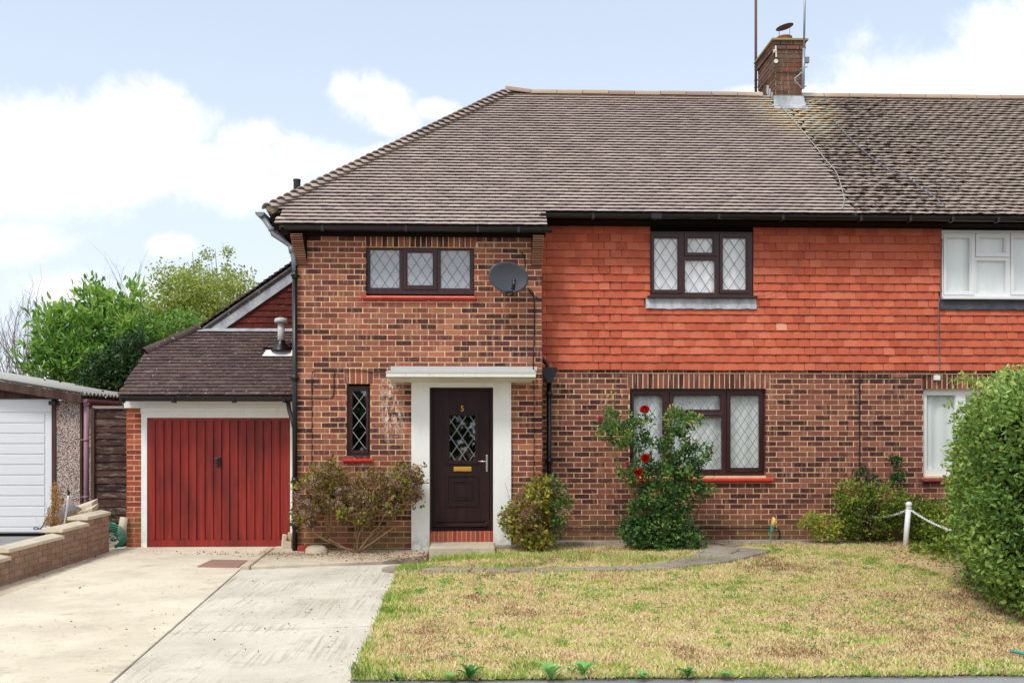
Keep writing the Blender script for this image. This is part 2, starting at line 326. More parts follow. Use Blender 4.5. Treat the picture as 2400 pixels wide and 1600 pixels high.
M_RUSTM = simple('rusty_mast', srgb(104, 74, 72), .7, .3, .15, 30)
M_DISH = simple('dish_grey', srgb(60, 63, 70), .5, .35, .12, 7)

def m_leaf(name, stops, tr=.3, rough=.5):
    t = NT(name); c = t.ramp(t.attr(), stops); t.fin(c, rough, .35)
    tb = t.n('ShaderNodeBsdfTranslucent'); t.L.new(c, tb.inputs[0]); mx = t.n('ShaderNodeMixShader'); mx.inputs[0].default_value = tr
    out = t.N['Material Output']; t.L.new(t.b.outputs[0], mx.inputs[1]); t.L.new(tb.outputs[0], mx.inputs[2]); t.L.new(mx.outputs[0], out.inputs[0]); return t.m
M_LHEDGE = m_leaf('hedge_leaf', [(0, srgb(36, 62, 26)), (.25, srgb(76, 110, 46)), (.6, srgb(130, 162, 74)), (.93, srgb(192, 210, 116)), (1, srgb(170, 120, 60))], .25, .38)
M_LLAUR = m_leaf('laurel_leaf', [(0, srgb(50, 88, 40)), (.3, srgb(92, 136, 58)), (.7, srgb(146, 186, 84)), (1, srgb(200, 220, 114))], .4, .25)
M_LBIRCH = m_leaf('birch_leaf', [(0, srgb(120, 138, 66)), (.5, srgb(160, 176, 86)), (.85, srgb(200, 208, 110)), (1, srgb(222, 208, 122))], .45)
M_LIVY = m_leaf('ivy_leaf', [(0, srgb(30, 54, 26)), (.5, srgb(52, 82, 40)), (.85, srgb(84, 116, 58)), (1, srgb(140, 120, 70))], .2)
M_LHYD = m_leaf('hydrangea_leaf', [(0, srgb(84, 56, 38)), (.3, srgb(120, 90, 48)), (.55, srgb(124, 124, 44)), (.85, srgb(164, 170, 62)), (1, srgb(204, 186, 80))], .3)
M_HEAD = m_leaf('dry_flower_head', [(0, srgb(104, 70, 56)), (.4, srgb(146, 112, 94)), (.75, srgb(184, 156, 138)), (1, srgb(204, 182, 164))], .2, .9)
M_LROSE = m_leaf('rose_leaf', [(0, srgb(34, 64, 32)), (.35, srgb(58, 98, 48)), (.7, srgb(98, 136, 66)), (.9, srgb(150, 168, 84)), (1, srgb(200, 186, 84))], .25, .4)
M_LYEL = m_leaf('yellow_green_leaf', [(0, srgb(70, 92, 36)), (.4, srgb(120, 144, 50)), (.8, srgb(172, 184, 78)), (1, srgb(206, 190, 92))], .3)
M_PETAL = m_leaf('rose_petal', [(0, srgb(176, 14, 24)), (1, srgb(226, 40, 50))], .2)
M_TWIG = simple('twig_bark', srgb(124, 100, 74), .9, .15, .25, 30)
M_GSTEM = simple('green_stem', srgb(104, 120, 56), .7, .3, .2, 30)
M_BARK = simple('grey_bark', srgb(150, 140, 124), .9, .15, .25, 20)
M_DRY = m_leaf('dry_weed', [(0, srgb(150, 110, 62)), (1, srgb(206, 170, 110))], .2, .9)
M_GRASS = m_leaf('grass_blade', [(0, srgb(124, 96, 68)), (.15, srgb(184, 150, 106)), (.34, srgb(246, 224, 190)), (.5, srgb(246, 232, 186)), (.64, srgb(212, 218, 124)), (.82, srgb(160, 188, 78)), (1, srgb(100, 150, 50))], .3, .8)
def m_lawn():
    t = NT('lawn_thatch'); c = t.mix(t.step(t.noise(2.0, 6, .65), .35, .65), srgb(214, 190, 146), srgb(186, 174, 110)); c = t.mix(t.math('MULTIPLY', t.step(t.noise(60, 4, .7), .45, .7), .6), c, srgb(92, 74, 52))
    t.bump(t.noise(90, 4, .7), .8, .01); return t.fin(c, .95, .1)
M_LAWN = m_lawn()

# ------------------------------------------------------------------ builders
WM = {}
def wm(o): return WM.get(o, Matrix.Identity(4))
def link(name, data, parent=None, M=None):
    o = bpy.data.objects.new(name, data); C.objects.link(o)
    M = M or Matrix.Identity(4)
    if parent is not None:
        o.parent = parent; o.matrix_parent_inverse = wm(parent).inverted()
    o.matrix_basis = M; WM[o] = M.copy(); return o
def tag(o, label=None, cat=None, group=None, kind=None):
    if label: o['label'] = label
    if cat: o['category'] = cat
    if group: o['group'] = group
    if kind: o['kind'] = kind
    return o
def thing(name, label, cat, loc=(0, 0, 0), group=None):
    o = link(name, None, None, Matrix.Translation(loc)); o.empty_display_size = .1; return tag(o, label, cat, group)
class MB:
    def __init__(s): s.v = []; s.f = []; s.t = []
    def face(s, pts, tone=0):
        b = len(s.v); s.v += [tuple(p) for p in pts]; s.f.append(tuple(range(b, b+len(pts)))); s.t.append(tone)
    def add(s, vs, fs, tone=0):
        b = len(s.v); s.v += [tuple(p) for p in vs]; s.f += [tuple(b+i for i in f) for f in fs]; s.t += [tone]*len(fs); return s
    def box(s, x0, x1, y0, y1, z0, z1, tone=0, M=None):
        vs = [Vector((x, y, z)) for z in (z0, z1) for y in (y0, y1) for x in (x0, x1)]
        if M is not None: vs = [M@v for v in vs]
        return s.add(vs, [(0, 2, 3, 1), (4, 5, 7, 6), (0, 1, 5, 4), (2, 6, 7, 3), (0, 4, 6, 2), (1, 3, 7, 5)], tone)
    def tube(s, pts, r, n=8, cap=True, tone=0):
        pts = [Vector(p) for p in pts]; k = len(pts); rs = r if isinstance(r, (list, tuple)) else [r]*k
        rings = []; ref = None
        for i, p in enumerate(pts):
            t = (pts[min(i+1, k-1)]-pts[max(i-1, 0)]).normalized()
            if ref is None: ref = Vector((0, 0, 1)) if abs(t.z) < .9 else Vector((1, 0, 0))
            a = t.cross(ref)
            if a.length < 1e-4: a = t.orthogonal()
            a.normalize(); b = a.cross(t).normalized(); ref = b if abs(t.dot(b)) < .99 else ref
            rings.append([p+a*math.cos(2*math.pi*j/n)*rs[i]+b*math.sin(2*math.pi*j/n)*rs[i] for j in range(n)])
        b0 = len(s.v); s.v += [tuple(v) for q in rings for v in q]
        for i in range(k-1):
            for j in range(n):
                s.f.append((b0+i*n+j, b0+i*n+(j+1) % n, b0+(i+1)*n+(j+1) % n, b0+(i+1)*n+j)); s.t.append(tone)
        if cap:
            s.f.append(tuple(b0+j for j in range(n))[::-1]); s.t.append(tone); s.f.append(tuple(b0+(k-1)*n+j for j in range(n))); s.t.append(tone)
        return s
    def lathe(s, prof, c, n=20, tone=0):      # prof [(r, z)], c centre
        b0 = len(s.v)
        for r, z in prof:
            for j in range(n): s.v.append((c[0]+r*math.cos(2*math.pi*j/n), c[1]+r*math.sin(2*math.pi*j/n), c[2]+z))
        for i in range(len(prof)-1):
            for j in range(n): s.f.append((b0+i*n+j, b0+i*n+(j+1) % n, b0+(i+1)*n+(j+1) % n, b0+(i+1)*n+j)); s.t.append(tone)
        s.f.append(tuple(b0+(len(prof)-1)*n+j for j in range(n))); s.t.append(tone); return s
    def prism(s, poly, axis_vec, tone=0):     # closed extrusion of a 3-D polygon
        k = len(poly); a = [Vector(p) for p in poly]; b = [p+Vector(axis_vec) for p in a]
        return s.add(a+b, [tuple(range(k))[::-1], tuple(range(k, 2*k))]+[(i, (i+1) % k, k+(i+1) % k, k+i) for i in range(k)], tone)
    def mesh(s, name, mat, smooth=False):
        me = bpy.data.meshes.new(name); me.from_pydata(s.v, [], s.f)
        if any(s.t):
            a = me.attributes.new('tone', 'FLOAT', 'FACE'); a.data.foreach_set('value', np.array(s.t, dtype=np.float32))
        me.materials.append(mat)
        if smooth: me.polygons.foreach_set('use_smooth', [True]*len(me.polygons))
        me.update(); return me
    def build(s, name, mat, parent=None, smooth=False):
        return link(name, s.mesh(name, mat, smooth), parent)

def bevelled(o, w=.004, seg=2):
    m = o.modifiers.new('bevel', 'BEVEL'); m.width = w; m.segments = seg; m.limit_method = 'ANGLE'; return o

def panel(mb, x0, x1, z0, z1, holes, yf, yb, tone=0):
    """upright slab facing -Y with rectangular holes, closed at every edge"""
    xs = sorted({x0, x1, *[h[0] for h in holes], *[h[1] for h in holes]}); xs = [x for x in xs if x0-1e-6 <= x <= x1+1e-6]
    zs = sorted({z0, z1, *[h[2] for h in holes], *[h[3] for h in holes]}); zs = [z for z in zs if z0-1e-6 <= z <= z1+1e-6]
    def solid(i, j):
        if i < 0 or j < 0 or i >= len(xs)-1 or j >= len(zs)-1: return False
        cx, cz = (xs[i]+xs[i+1])/2, (zs[j]+zs[j+1])/2
        return not any(h[0] < cx < h[1] and h[2] < cz < h[3] for h in holes)
    for i in range(len(xs)-1):
        for j in range(len(zs)-1):
            if not solid(i, j): continue
            a, b, c, d = xs[i], xs[i+1], zs[j], zs[j+1]
            mb.face([(a, yf, c), (b, yf, c), (b, yf, d), (a, yf, d)], tone); mb.face([(b, yb, c), (a, yb, c), (a, yb, d), (b, yb, d)], tone)
            if not solid(i-1, j): mb.face([(a, yb, c), (a, yf, c), (a, yf, d), (a, yb, d)], tone)
            if not solid(i+1, j): mb.face([(b, yf, c), (b, yb, c), (b, yb, d), (b, yf, d)], tone)
            if not solid(i, j-1): mb.face([(a, yb, c), (b, yb, c), (b, yf, c), (a, yf, c)], tone)
            if not solid(i, j+1): mb.face([(a, yf, d), (b, yf, d), (b, yb, d), (a, yb, d)], tone)
    return mb

# repeated small pieces: the 300 that show largest become objects, the rest one joined part
BOXF = [(0, 2, 3, 1), (4, 5, 7, 6), (0, 1, 5, 4), (2, 6, 7, 3), (0, 4, 6, 2), (1, 3, 7, 5)]
def t_box(l, d, h):
    e = .0025
    vs = [(x*(l/2), y, z*(h/2)) for z in (-1, 1) for y in (0, d) for x in (-1, 1)]
    vs = [(x-math.copysign(e, x) if y == 0 else x, y, z-math.copysign(e, z) if y == 0 else z) for x, y, z in vs]
    return np.array(vs, dtype=float), BOXF
def t_tile(w, L, th, tilt, camber):
    """lower edge at y=0, raised by tilt; upper edge tucked under; x across, y up the slope, z out"""
    vs = []
    for y, z in ((0, tilt), (L, tilt*.25)):
        for x, c in ((-.5, 0), (0, camber), (.5, 0)):
            vs.append((x*w, y, z+c))
    for x, c in ((-.5, 0), (0, camber), (.5, 0)): vs.append((x*w, th*.8 if th > .02 else 0, tilt-th+c))
    vs += [(-.5*w, L, tilt*.25-th), (.5*w, L, tilt*.25-th)]
    return np.array(vs), [(0, 1, 4, 3), (1, 2, 5, 4), (6, 7, 1, 0), (7, 8, 2, 1), (9, 6, 0, 3), (8, 10, 5, 2)]
class Pieces:
    def __init__(s, parent, name, mat, joined): s.p = parent; s.n = name; s.m = mat; s.j = joined; s.tp = {}; s.it = []
    def tpl(s, key, vf): s.tp.setdefault(key, vf)
    def add(s, key, M, big=1.0, ok=True): s.it.append((key, M, big, ok))
    def finish(s, quota=300, box=(0, 0, 2400, 1600)):
        sc = []
        for i, (k, M, big, ok) in enumerate(s.it):
            c = M.translation; px, py, d = proj(c); v = ok and box[0] < px < box[2] and box[1] < py < box[3]
            sc.append((-(big/d/d) if v else 1e9, i))
        sc.sort(); sel = {i for v, i in sc[:quota] if v < 1e8}
        cache = {}
        V = []; F = []; T = []; b = 0
        for i, (k, M, big, ok) in enumerate(s.it):
            vs, fs = s.tp[k]
            if i in sel:
                if k not in cache:
                    me = bpy.data.meshes.new(s.n); me.from_pydata([tuple(q) for q in vs], [], fs); me.materials.append(s.m); cache[k] = me
                link(s.n, cache[k], s.p, M)
            else:
                A = np.array(M); w = vs@A[:3, :3].T+A[:3, 3]
                V.append(w); F += [tuple(b+j for j in f) for f in fs]; b += len(vs); T += [random.random()]*len(fs)
        if V:
            me = bpy.data.meshes.new(s.j); me.from_pydata(np.vstack(V).tolist(), [], F)
            a = me.attributes.new('tone', 'FLOAT', 'FACE'); a.data.foreach_set('value', np.array(T, dtype=np.float32)); me.materials.append(s.m)
            o = link(s.j, me, s.p); o['kind'] = 'stuff'

def basis(O, ax, ay, az):
    M = Matrix.Identity(4)
    for i, a in enumerate((ax, ay, az)):
        for r in range(3): M[r][i] = a[r]
    M.translation = O; return M
CO, BL = .075, .225
def brickwork(ps, O, D, N, s0, s1, z0, zorg, ztop, holes=(), soldiers=(), phase=0, proud=.006):
    """stretcher bond on the upright plane through O along D facing N; holes/soldiers in (s0,s1,z0,z1)"""
    O = Vector(O); D = Vector(D); N = Vector(N); up = Vector((0, 0, 1))
    def place(sc, zc, l, h, ok=True, ang=0):
        key = (round(l, 3), round(h, 3)); ps.tpl(key, t_box(l, .09, h))
        P = O+D*(sc+random.uniform(-.0015, .0015))+up*(zc+random.uniform(-.001, .001))+N*(proud+random.uniform(-.002, .002))
        a = random.uniform(-.004, .004)
        ax = D*math.cos(a)+up*math.sin(a); az = up*math.cos(a)-D*math.sin(a)
        ps.add(key, basis(P, ax, -N, az), l*h, ok)
    n = 0; z = zorg
    while z < ztop-.02:
        if z+CO > z0+.02:
            cuts = sorted([(h[0], h[1]) for h in list(holes)+list(soldiers) if h[2] < z+CO/2 < h[3]])
            segs = []; c = s0
            for a, b in cuts:
                if a > c: segs.append((c, a))
                c = max(c, b)
            if c < s1: segs.append((c, s1))
            off = s0+phase-(BL/2 if n % 2 else 0)
            for a, b in segs:
                i = math.floor((a-off)/BL)
                while off+i*BL < b-.004:
                    l, r = max(a, off+i*BL), min(b, off+(i+1)*BL)
                    gl = .005 if l > a+1e-6 else 0; gr = .005 if r < b-1e-6 else 0
                    if r-l > .03:
                        place((l+gl+r-gr)/2, z+CO/2, round(r-l-gl-gr, 3), .065, r-l > .2)
                    i += 1
        z += CO; n += 1
    for (a, b, c, d) in soldiers:
        k = max(1, round((b-a)/.075)); w = (b-a)/k
        for i in range(k): place(a+w*(i+.5), (c+d)/2, round(w-.0105, 3), round(d-c-.012, 3), False)

def tiling(ps, O, A, B, Nn, poly, gauge, w, L, th, tilt, camber, b0, b1, jitter=.0015, okf=None, pick=None, left=None, right=None, route=None):
    """rows of tiles on the plane O + a*A + b*B; poly in (a, b)"""
    key = (w, L); ps.tpl(key, t_tile(w-.003, L, th, tilt, camber))
    k2 = (w/2, L); ps.tpl(k2, t_tile(w/2-.003, L, th, tilt, camber*.5))
    def inside(a, b):
        r = False; n = len(poly)
        for i in range(n):
            x1, y1 = poly[i]; x2, y2 = poly[(i+1) % n]
            if (y1 > b) != (y2 > b) and a < (x2-x1)*(b-y1)/(y2-y1)+x1: r = not r
        return r
    amin = min(p[0] for p in poly); amax = max(p[0] for p in poly)
    b = b0; n = 0
    while b < b1-.02:
        off = amin+(w/2 if n % 2 else 0)-w+random.uniform(-.25, .25)*w*.5
        i = 0
        while off+i*w < amax+w:
            a = off+i*w+w/2; i += 1
            aw = w
            if left is not None:
                lb = left(b+gauge*.5)
                if a+w/2 <= lb+.03: continue
                if a-w/2 < lb: aw = a+w/2-lb; a = lb+aw/2
            if right is not None:
                rb = right(b+gauge*.5)
                if a-aw/2 >= rb-.03: continue
                if a+aw/2 > rb: aw = rb-(a-aw/2); a = rb-aw/2
            if left is None and right is None and not inside(a, b+gauge*.5): continue
            if left is not None and right is None and a > amax: continue
            if right is not None and left is None and not inside(a, b+gauge*.5): continue
            if okf and not okf(a, b): continue
            jn = random.uniform(-jitter, jitter); ang = random.uniform(-.006, .006); rl = random.uniform(-.012, .012)
            ax = (A*math.cos(ang)+B*math.sin(ang)); ay = (B*math.cos(ang)-A*math.sin(ang)); ax = (ax+Nn*rl).normalized(); nz = ax.cross(ay).normalized()
            if pick and pick(a, b): continue
            kk = key
            if abs(aw-w) > .002:
                kk = (round(aw, 2), L, 'c'); ps.tpl(kk, t_tile(max(round(aw, 2)-.003, .02), L, th, tilt, camber*aw/w))
            (route(a) if route else ps).tpl(kk, ps.tp[kk]); (route(a) if route else ps).add(kk, basis(O+A*a+B*(b+random.uniform(-.003, .003))+Nn*jn, ax, ay, nz), aw*gauge)
        b += gauge; n += 1

def leaf_mesh(name, P, Dr, Sd, Ln, Wd, tone, mat, parent, fold=.25, hexa=True):
    P = np.asarray(P, float); Nn = len(P)
    Dr = Dr/np.linalg.norm(Dr, axis=1, keepdims=True); Sd = Sd-Dr*np.sum(Sd*Dr, axis=1, keepdims=True); Sd = Sd/(np.linalg.norm(Sd, axis=1, keepdims=True)+1e-9)
    No = np.cross(Dr, Sd); Ln = np.asarray(Ln)[:, None]; Wd = np.asarray(Wd)[:, None]
    if hexa:
        v = np.stack([P, P+Dr*Ln*.3+Sd*Wd*.5+No*Wd*fold, P+Dr*Ln*.7+Sd*Wd*.42+No*Wd*fold, P+Dr*Ln-No*Wd*fold*.6, P+Dr*Ln*.7-Sd*Wd*.42+No*Wd*fold, P+Dr*Ln*.3-Sd*Wd*.5+No*Wd*fold], 1).reshape(-1, 3)
        i = np.arange(Nn)[:, None]*6; f = np.concatenate([i+np.array([[0, 1, 2, 3]]), i+np.array([[0, 3, 4, 5]])], 1).reshape(-1, 4)
        tt = np.repeat(tone, 2)
    else:
        v = np.stack([P, P+Dr*Ln*.5+Sd*Wd*.5, P+Dr*Ln, P+Dr*Ln*.5-Sd*Wd*.5], 1).reshape(-1, 3)
        f = (np.arange(Nn)[:, None]*4+np.array([[0, 1, 2, 3]])); tt = tone
    me = bpy.data.meshes.new(name); me.from_pydata(v, [], f)
    a = me.attributes.new('tone', 'FLOAT', 'FACE'); a.data.foreach_set('value', np.asarray(tt, dtype=np.float32)); me.materials.append(mat)
    return link(name, me, parent)
def rdir(n, zb=0.0):
    v = RNG.normal(size=(n, 3)); v[:, 2] += zb; return v/np.linalg.norm(v, axis=1, keepdims=True)
def vnoise(x, y, seed, sc):
    r = np.random.default_rng(seed).random((64, 64)); X = (x*sc) % 63; Y = (y*sc) % 63; i = X.astype(int); j = Y.astype(int); fx = X-i; fy = Y-j
    fx = fx*fx*(3-2*fx); fy = fy*fy*(3-2*fy)
    return (r[i, j]*(1-fx)+r[i+1, j]*fx)*(1-fy)+(r[i, j+1]*(1-fx)+r[i+1, j+1]*fx)*fy
# ================================================================== THE HOUSES
YB, YM, YG = 12.93, 13.39, 13.70           # bay wall, main wall, garage door planes
XL, XR, XP, XE = -2.52, .845, 5.30, 10.7    # left corner, bay right corner, party line, end of what is seen
PIT = math.atan2(2.82, 3.26); cP, sP = math.cos(PIT), math.sin(PIT)
EY, EZ, RY, RZ = 13.04, 4.70, 16.30, 7.52
house = thing('semi_detached_house', 'brick and orange tile hung house with the number 5 on its dark front door', 'house', (1.2, YM, 0))
neigh = thing('semi_detached_house', 'attached neighbouring house with white framed windows behind the clipped hedge', 'house', (7.5, YM, 0))
H1, H2 = house, neigh

def lattice(mb, x0, x1, z0, z1, y, w, h, ox=0, oz=0, t=.0085):
    cx, cz = (x0+x1)/2+ox, (z0+z1)/2+oz
    def clip(p, q):
        t0, t1 = 0.0, 1.0; dx, dz = q[0]-p[0], q[1]-p[1]
        for pp, qq in ((-dx, p[0]-x0), (dx, x1-p[0]), (-dz, p[1]-z0), (dz, z1-p[1])):
            if abs(pp) < 1e-9:
                if qq < 0: return None
            else:
                r = qq/pp
                if pp < 0: t0 = max(t0, r)
                else: t1 = min(t1, r)
        return None if t0 >= t1 else ((p[0]+dx*t0, p[1]+dz*t0), (p[0]+dx*t1, p[1]+dz*t1))
    for s in (1, -1):
        for k in range(-12, 13):
            # x/w + s*z/h = k
            zA, zB = z0-cz-.1, z1-cz+.1
            c = clip((cx+w*(k-s*zA/h), cz+zA), (cx+w*(k-s*zB/h), cz+zB))
            if not c: continue
            (ax, az), (bx, bz) = c; L = math.hypot(bx-ax, bz-az)
            if L < .015: continue
            n = (-(bz-az)/L*t/2, (bx-ax)/L*t/2); dy = .0015 if s > 0 else 0
            mb.box(0, L, y-.003-dy, y, -t/2, t/2, 0, basis(Vector((ax, 0, az)), Vector(((bx-ax)/L, 0, (bz-az)/L)), Vector((0, 1, 0)), Vector((n[0]*2/t, 0, n[1]*2/t))))
def window(par, outer, panes, Y, fm, mats, lat=None, cm=M_CAME, glass=M_GLASS, curtain=None, room=True, beads=.02, dep=.06, label=None, lo=None):
    """outer (x0,y0,x1,y1) px; panes [(px rect glass, px rect casement or None)]"""
    X0, X1, Z0, Z1 = rect(*outer, Y)
    hl = []; P = []
    for gp, cp in panes:
        a = rect(*gp, Y); c = rect(*cp, Y) if cp else None
        P.append((a, c)); hl.append(c if c else a)
    f = panel(MB(), X0, X1, Z0, Z1, hl, Y, Y+dep).build('window', fm, par)
    if label: f['label'] = label
    bevelled(f, .005, 2)
    for i, (a, c) in enumerate(P):
        yg = Y+.022
        if c:
            cz = MB(); e = .004
            panel(cz, c[0]+e, c[1]-e, c[2]+e, c[3]-e, [(a[0]-.018, a[1]+.018, a[2]-.018, a[3]+.018)], Y-.016, Y+.045)
            o = cz.build('casement', fm, f); bevelled(o, .006, 2)
            bd = panel(MB(), a[0]-.018, a[1]+.018, a[2]-.018, a[3]+.018, [a], Y-.004, Y+.03); bevelled(bd.build('glazing_bead', fm, f), .005, 1); yg = Y+.012
        MB().box(a[0]-.004, a[1]+.004, yg, yg+.008, a[2]-.004, a[3]+.004).build('pane', glass, f)
        if lat:
            mb = MB(); l = lo[i] if lo else (0, 0)
            lattice(mb, *a, yg-.001, lat[0], lat[1], l[0], l[1], .0085 if cm is M_CAME else .0065); mb.build('lead_lattice', cm, f)
    if curtain:
        mat, amp, wl, gap = curtain; n = 160
        xs = np.linspace(X0+.02, X1-.02, n); mb = MB(); vs = []
        for z in (Z0+.03, Z1-.03):
            for i, x in enumerate(xs): vs.append((x, Y+gap+amp*math.sin(x*wl+1.3*math.sin(x*3.1))*(1 if z < Z1-.1 else .6)+.01*math.sin(x*17), z))
        mb.add(vs, [(i, i+1, n+i+1, n+i) for i in range(n-1)]); mb.build('net_curtain', mat, f, True)
    return f, (X0, X1, Z0, Z1)

# ---- window places
W1 = (858, 573.5, 1111, 689.5); W2 = (812.6, 904.6, 867, 1069.5)
W3 = (1523.9, 543, 1763.6, 694); W4 = (1476.8, 911, 1795, 1114)
W5 = (2208, 540, 2447, 696); W6 = (2163.9, 911, 2482, 1115)
ZB0, ZM0 = -.01, .026
r1 = rect(*W1, YB); r2 = rect(*W2, YB); r3 = rect(*W3, YM); r4 = rect(*W4, YM); r5 = rect(*W5, YM); r6 = rect(*W6, YM)
h1 = (r1[0], r1[1], r1[2]-.02, 4.19); h2 = (r2[0], r2[1], r2[2]-.01, 2.315)
DX0, DX1 = px2x(1006, YB), px2x(1156.5, YB)
PX0, PX1 = px2x(964, YB), px2x(1198, YB)
hD = (DX0, DX1, -.01, 2.29); hDb = (PX0+.01, PX1-.01, -.02, 2.44)
zh4 = ZM0+30*CO
h4 = (r4[0], r4[1], r4[2], zh4); h6 = (r6[0], r6[1], r6[2], zh4)
ex = lambda h, e=.006: (h[0]-e, h[1]+e, h[2]-e, h[3]+e)

# ---- bay wall
bz1 = 4.46
w = panel(MB(), XL+.006, XR-.006, -.3, bz1, [ex(h1), ex(h2), ex(hDb, 0)], YB, YB+.24)
w.box(XL+.006, XR-.006, YB+.24, 19.3, -.3, -.05)      # floor
w.build('wall', M_MORTAR, H1)
sw = MB(); sw.box(XR-.24, XR-.006, YB+.241, YM, -.3, 4.6); sw.box(XL+.006, XL+.24, YB+.241, 19.5, -.3, 4.69)
sw.box(XL+.24, XE, 19.3, 19.5, -.3, 4.69); sw.build('side_wall', M_MORTAR, H1)
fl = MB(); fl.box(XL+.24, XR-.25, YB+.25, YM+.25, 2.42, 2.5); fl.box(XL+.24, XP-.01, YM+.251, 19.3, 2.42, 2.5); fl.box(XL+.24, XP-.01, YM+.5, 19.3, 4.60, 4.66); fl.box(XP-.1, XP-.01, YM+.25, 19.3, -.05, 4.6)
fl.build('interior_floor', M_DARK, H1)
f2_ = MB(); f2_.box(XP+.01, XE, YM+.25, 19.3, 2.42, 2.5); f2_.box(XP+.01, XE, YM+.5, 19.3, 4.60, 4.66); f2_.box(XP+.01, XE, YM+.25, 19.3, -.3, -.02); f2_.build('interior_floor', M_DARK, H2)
bp = Pieces(H1, 'brick', M_BRICK, 'brickwork')
s1 = (px2x(856, YB), px2x(1116, YB), 4.19, 4.415); s2 = (px2x(806, YB), px2x(875, YB), 2.315, 2.54)
brickwork(bp, (0, YB, 0), (1, 0, 0), (0, -1, 0), XL, XR, -.01, ZB0, bz1, [h1, h2, hDb], [s1, s2])
brickwork(bp, (XR, 0, 0), (0, 1, 0), (1, 0, 0), YB+.002, YM-.03, -.01, ZB0, bz1, [], [], BL/2)
brickwork(bp, (XL, 0, 0), (0, 1, 0), (-1, 0, 0), YB+.002, 19.5, 2.2, ZB0, 4.66, [], [], BL/2)
bp.finish(300, (700, 600, 1265, 1240))
# ---- main wall, ground floor, our half and the neighbour's
ZT = 2.545                                            # underside of the hung tiles
def mainwall(par, x0, x1, holes, sold, ph, name):
    panel(MB(), x0, x1, -.3, 4.68, [ex(h) for h in holes], YM, YM+.24).build('wall', M_MORTAR, par)
    q = Pieces(par, 'brick', M_BRICK2, 'brickwork')
    brickwork(q, (0, YM, 0), (1, 0, 0), (0, -1, 0), x0, x1, .02, ZM0-CO, ZT+.02, [h for h in holes if h[3] < 2.6], sold, ph); return q
h3 = (r3[0], r3[1], r3[2]+.01, r3[3]); h5 = (r5[0], r5[1], r5[2]+.01, r5[3])
q = mainwall(H1, XR+.004, XP, [h3, h4], [(px2x(1470.5, YM), px2x(1805, YM), zh4, zh4+.225)], .03, 'a'); q.finish(300, (1290, 860, 2015, 1260))
q = mainwall(H2, XP, XE, [h5, h6], [(px2x(2160, YM), px2x(2480, YM), zh4, zh4+.225)], .03+((XR+.004-XP) % BL), 'b'); q.finish(300, (1980, 860, 2400, 1260))

# ---- hung tiles
GA = .1142
def hung_wall(x0, x1, holes, aprons):
    for pr_, a_, b_ in ((H1, x0, XP), (H2, XP, x1)): panel(MB(), a_, b_, ZT+.01, 4.66, [h for h in holes], YM-.005, YM-.001).build('dark_tile_backing', M_DARK, pr_)  # dark sheet added behind the tiles, its colour standing in for shade in the joints
    p1 = Pieces(H1, 'hung_tile', M_HANG, 'hung_tiles'); p2 = Pieces(H2, 'hung_tile', M_HANG, 'hung_tiles')
    O = Vector((0, YM-.006, ZT)); A = Vector((1, 0, 0)); B = Vector((0, 0, 1)); Nn = Vector((0, -1, 0))
    pale = S(1832, 771, YM); w = .165
    n = 0; z = ZT
    while z < 4.52:
        zc = z+GA*.5; cuts = []
        for h in holes:
            if h[2]-.005 < zc < h[3]+.03: cuts.append((h[0], h[1]))
        for a in aprons:
            if a[2]-.0 < zc-.02 < a[3]+.04: cuts.append((a[0], a[1]))
        cuts = sorted(cuts); segs = []; c = x0
        for a, b in cuts:
            if a > c: segs.append((c, a))
            c = max(c, b)
        if c < x1: segs.append((c, x1))
        off = x0-(w/2 if n % 2 else 0)
        for a, b in segs:
            i = math.floor((a-off)/w)
            while off+i*w < b-.004:
                l, r = max(a, off+i*w), min(b, off+(i+1)*w); i += 1
                if r-l < .022: continue
                k = (round(r-l, 2), 'h'); P = O+A*((l+r)/2)+B*(z-ZT+random.uniform(-.003, .003))+Nn*random.uniform(-.002, .003); ang = random.uniform(-.012, .012); rl = random.uniform(-.012, .012)
                ax = (A*math.cos(ang)+B*math.sin(ang)+Nn*rl).normalized(); ay = (B*math.cos(ang)-A*math.sin(ang)); nz = ax.cross(ay).normalized(); M = basis(P, ax, ay, nz)
                vf = t_tile(max(k[0]-.0055, .02), .135, .014, .033, .004)
                if abs((l+r)/2-pale.x) < .083 and abs(zc-pale.z) < GA/2:
                    t = MB(); t.add([M@Vector(v) for v in vf[0]], vf[1]); o = t.build('hung_tile', M_PINK, H1); o['label'] = 'pale pink replacement tile'; continue
                q = p1 if (l+r)/2 < XP else p2; q.tpl(k, vf); q.add(k, M, (r-l)*GA)
        z += GA; n += 1
    p1.finish(300, (1275, 520, 2400, 870)); p2.finish(300, (1275, 520, 2400, 870))
a3 = rect(1513, 701, 1772, 724, YM-.03); a5 = rect(2201, 701, 2460, 726, YM-.03)
hung_wall(XR+.01, XE, [r3, r5], [a3, a5])
# ---- lead aprons under the upper windows
def apron(par, a, m):
    mb = MB(); n = 24
    for i in range(n):
        x0 = a[0]+(a[1]-a[0])*i/n; x1 = a[0]+(a[1]-a[0])*(i+1)/n; d = [.004*math.sin(j*2.1)+.003*math.sin(j*.9) for j in (i, i+1)]
        mb.face([(x0, YM-.058-d[0], a[2]+d[0]), (x1, YM-.058-d[1], a[2]+d[1]), (x1, YM-.03, a[3]+.02), (x0, YM-.03, a[3]+.02)])
        mb.face([(x0, YM-.02, a[2]+d[0]), (x1, YM-.02, a[2]+d[1]), (x1, YM-.058-d[1], a[2]+d[1]), (x0, YM-.058-d[0], a[2]+d[0])])
    mb.build('lead_apron', m, par, True)
apron(H1, a3, M_LEAD); apron(H2, a5, M_LEADD)

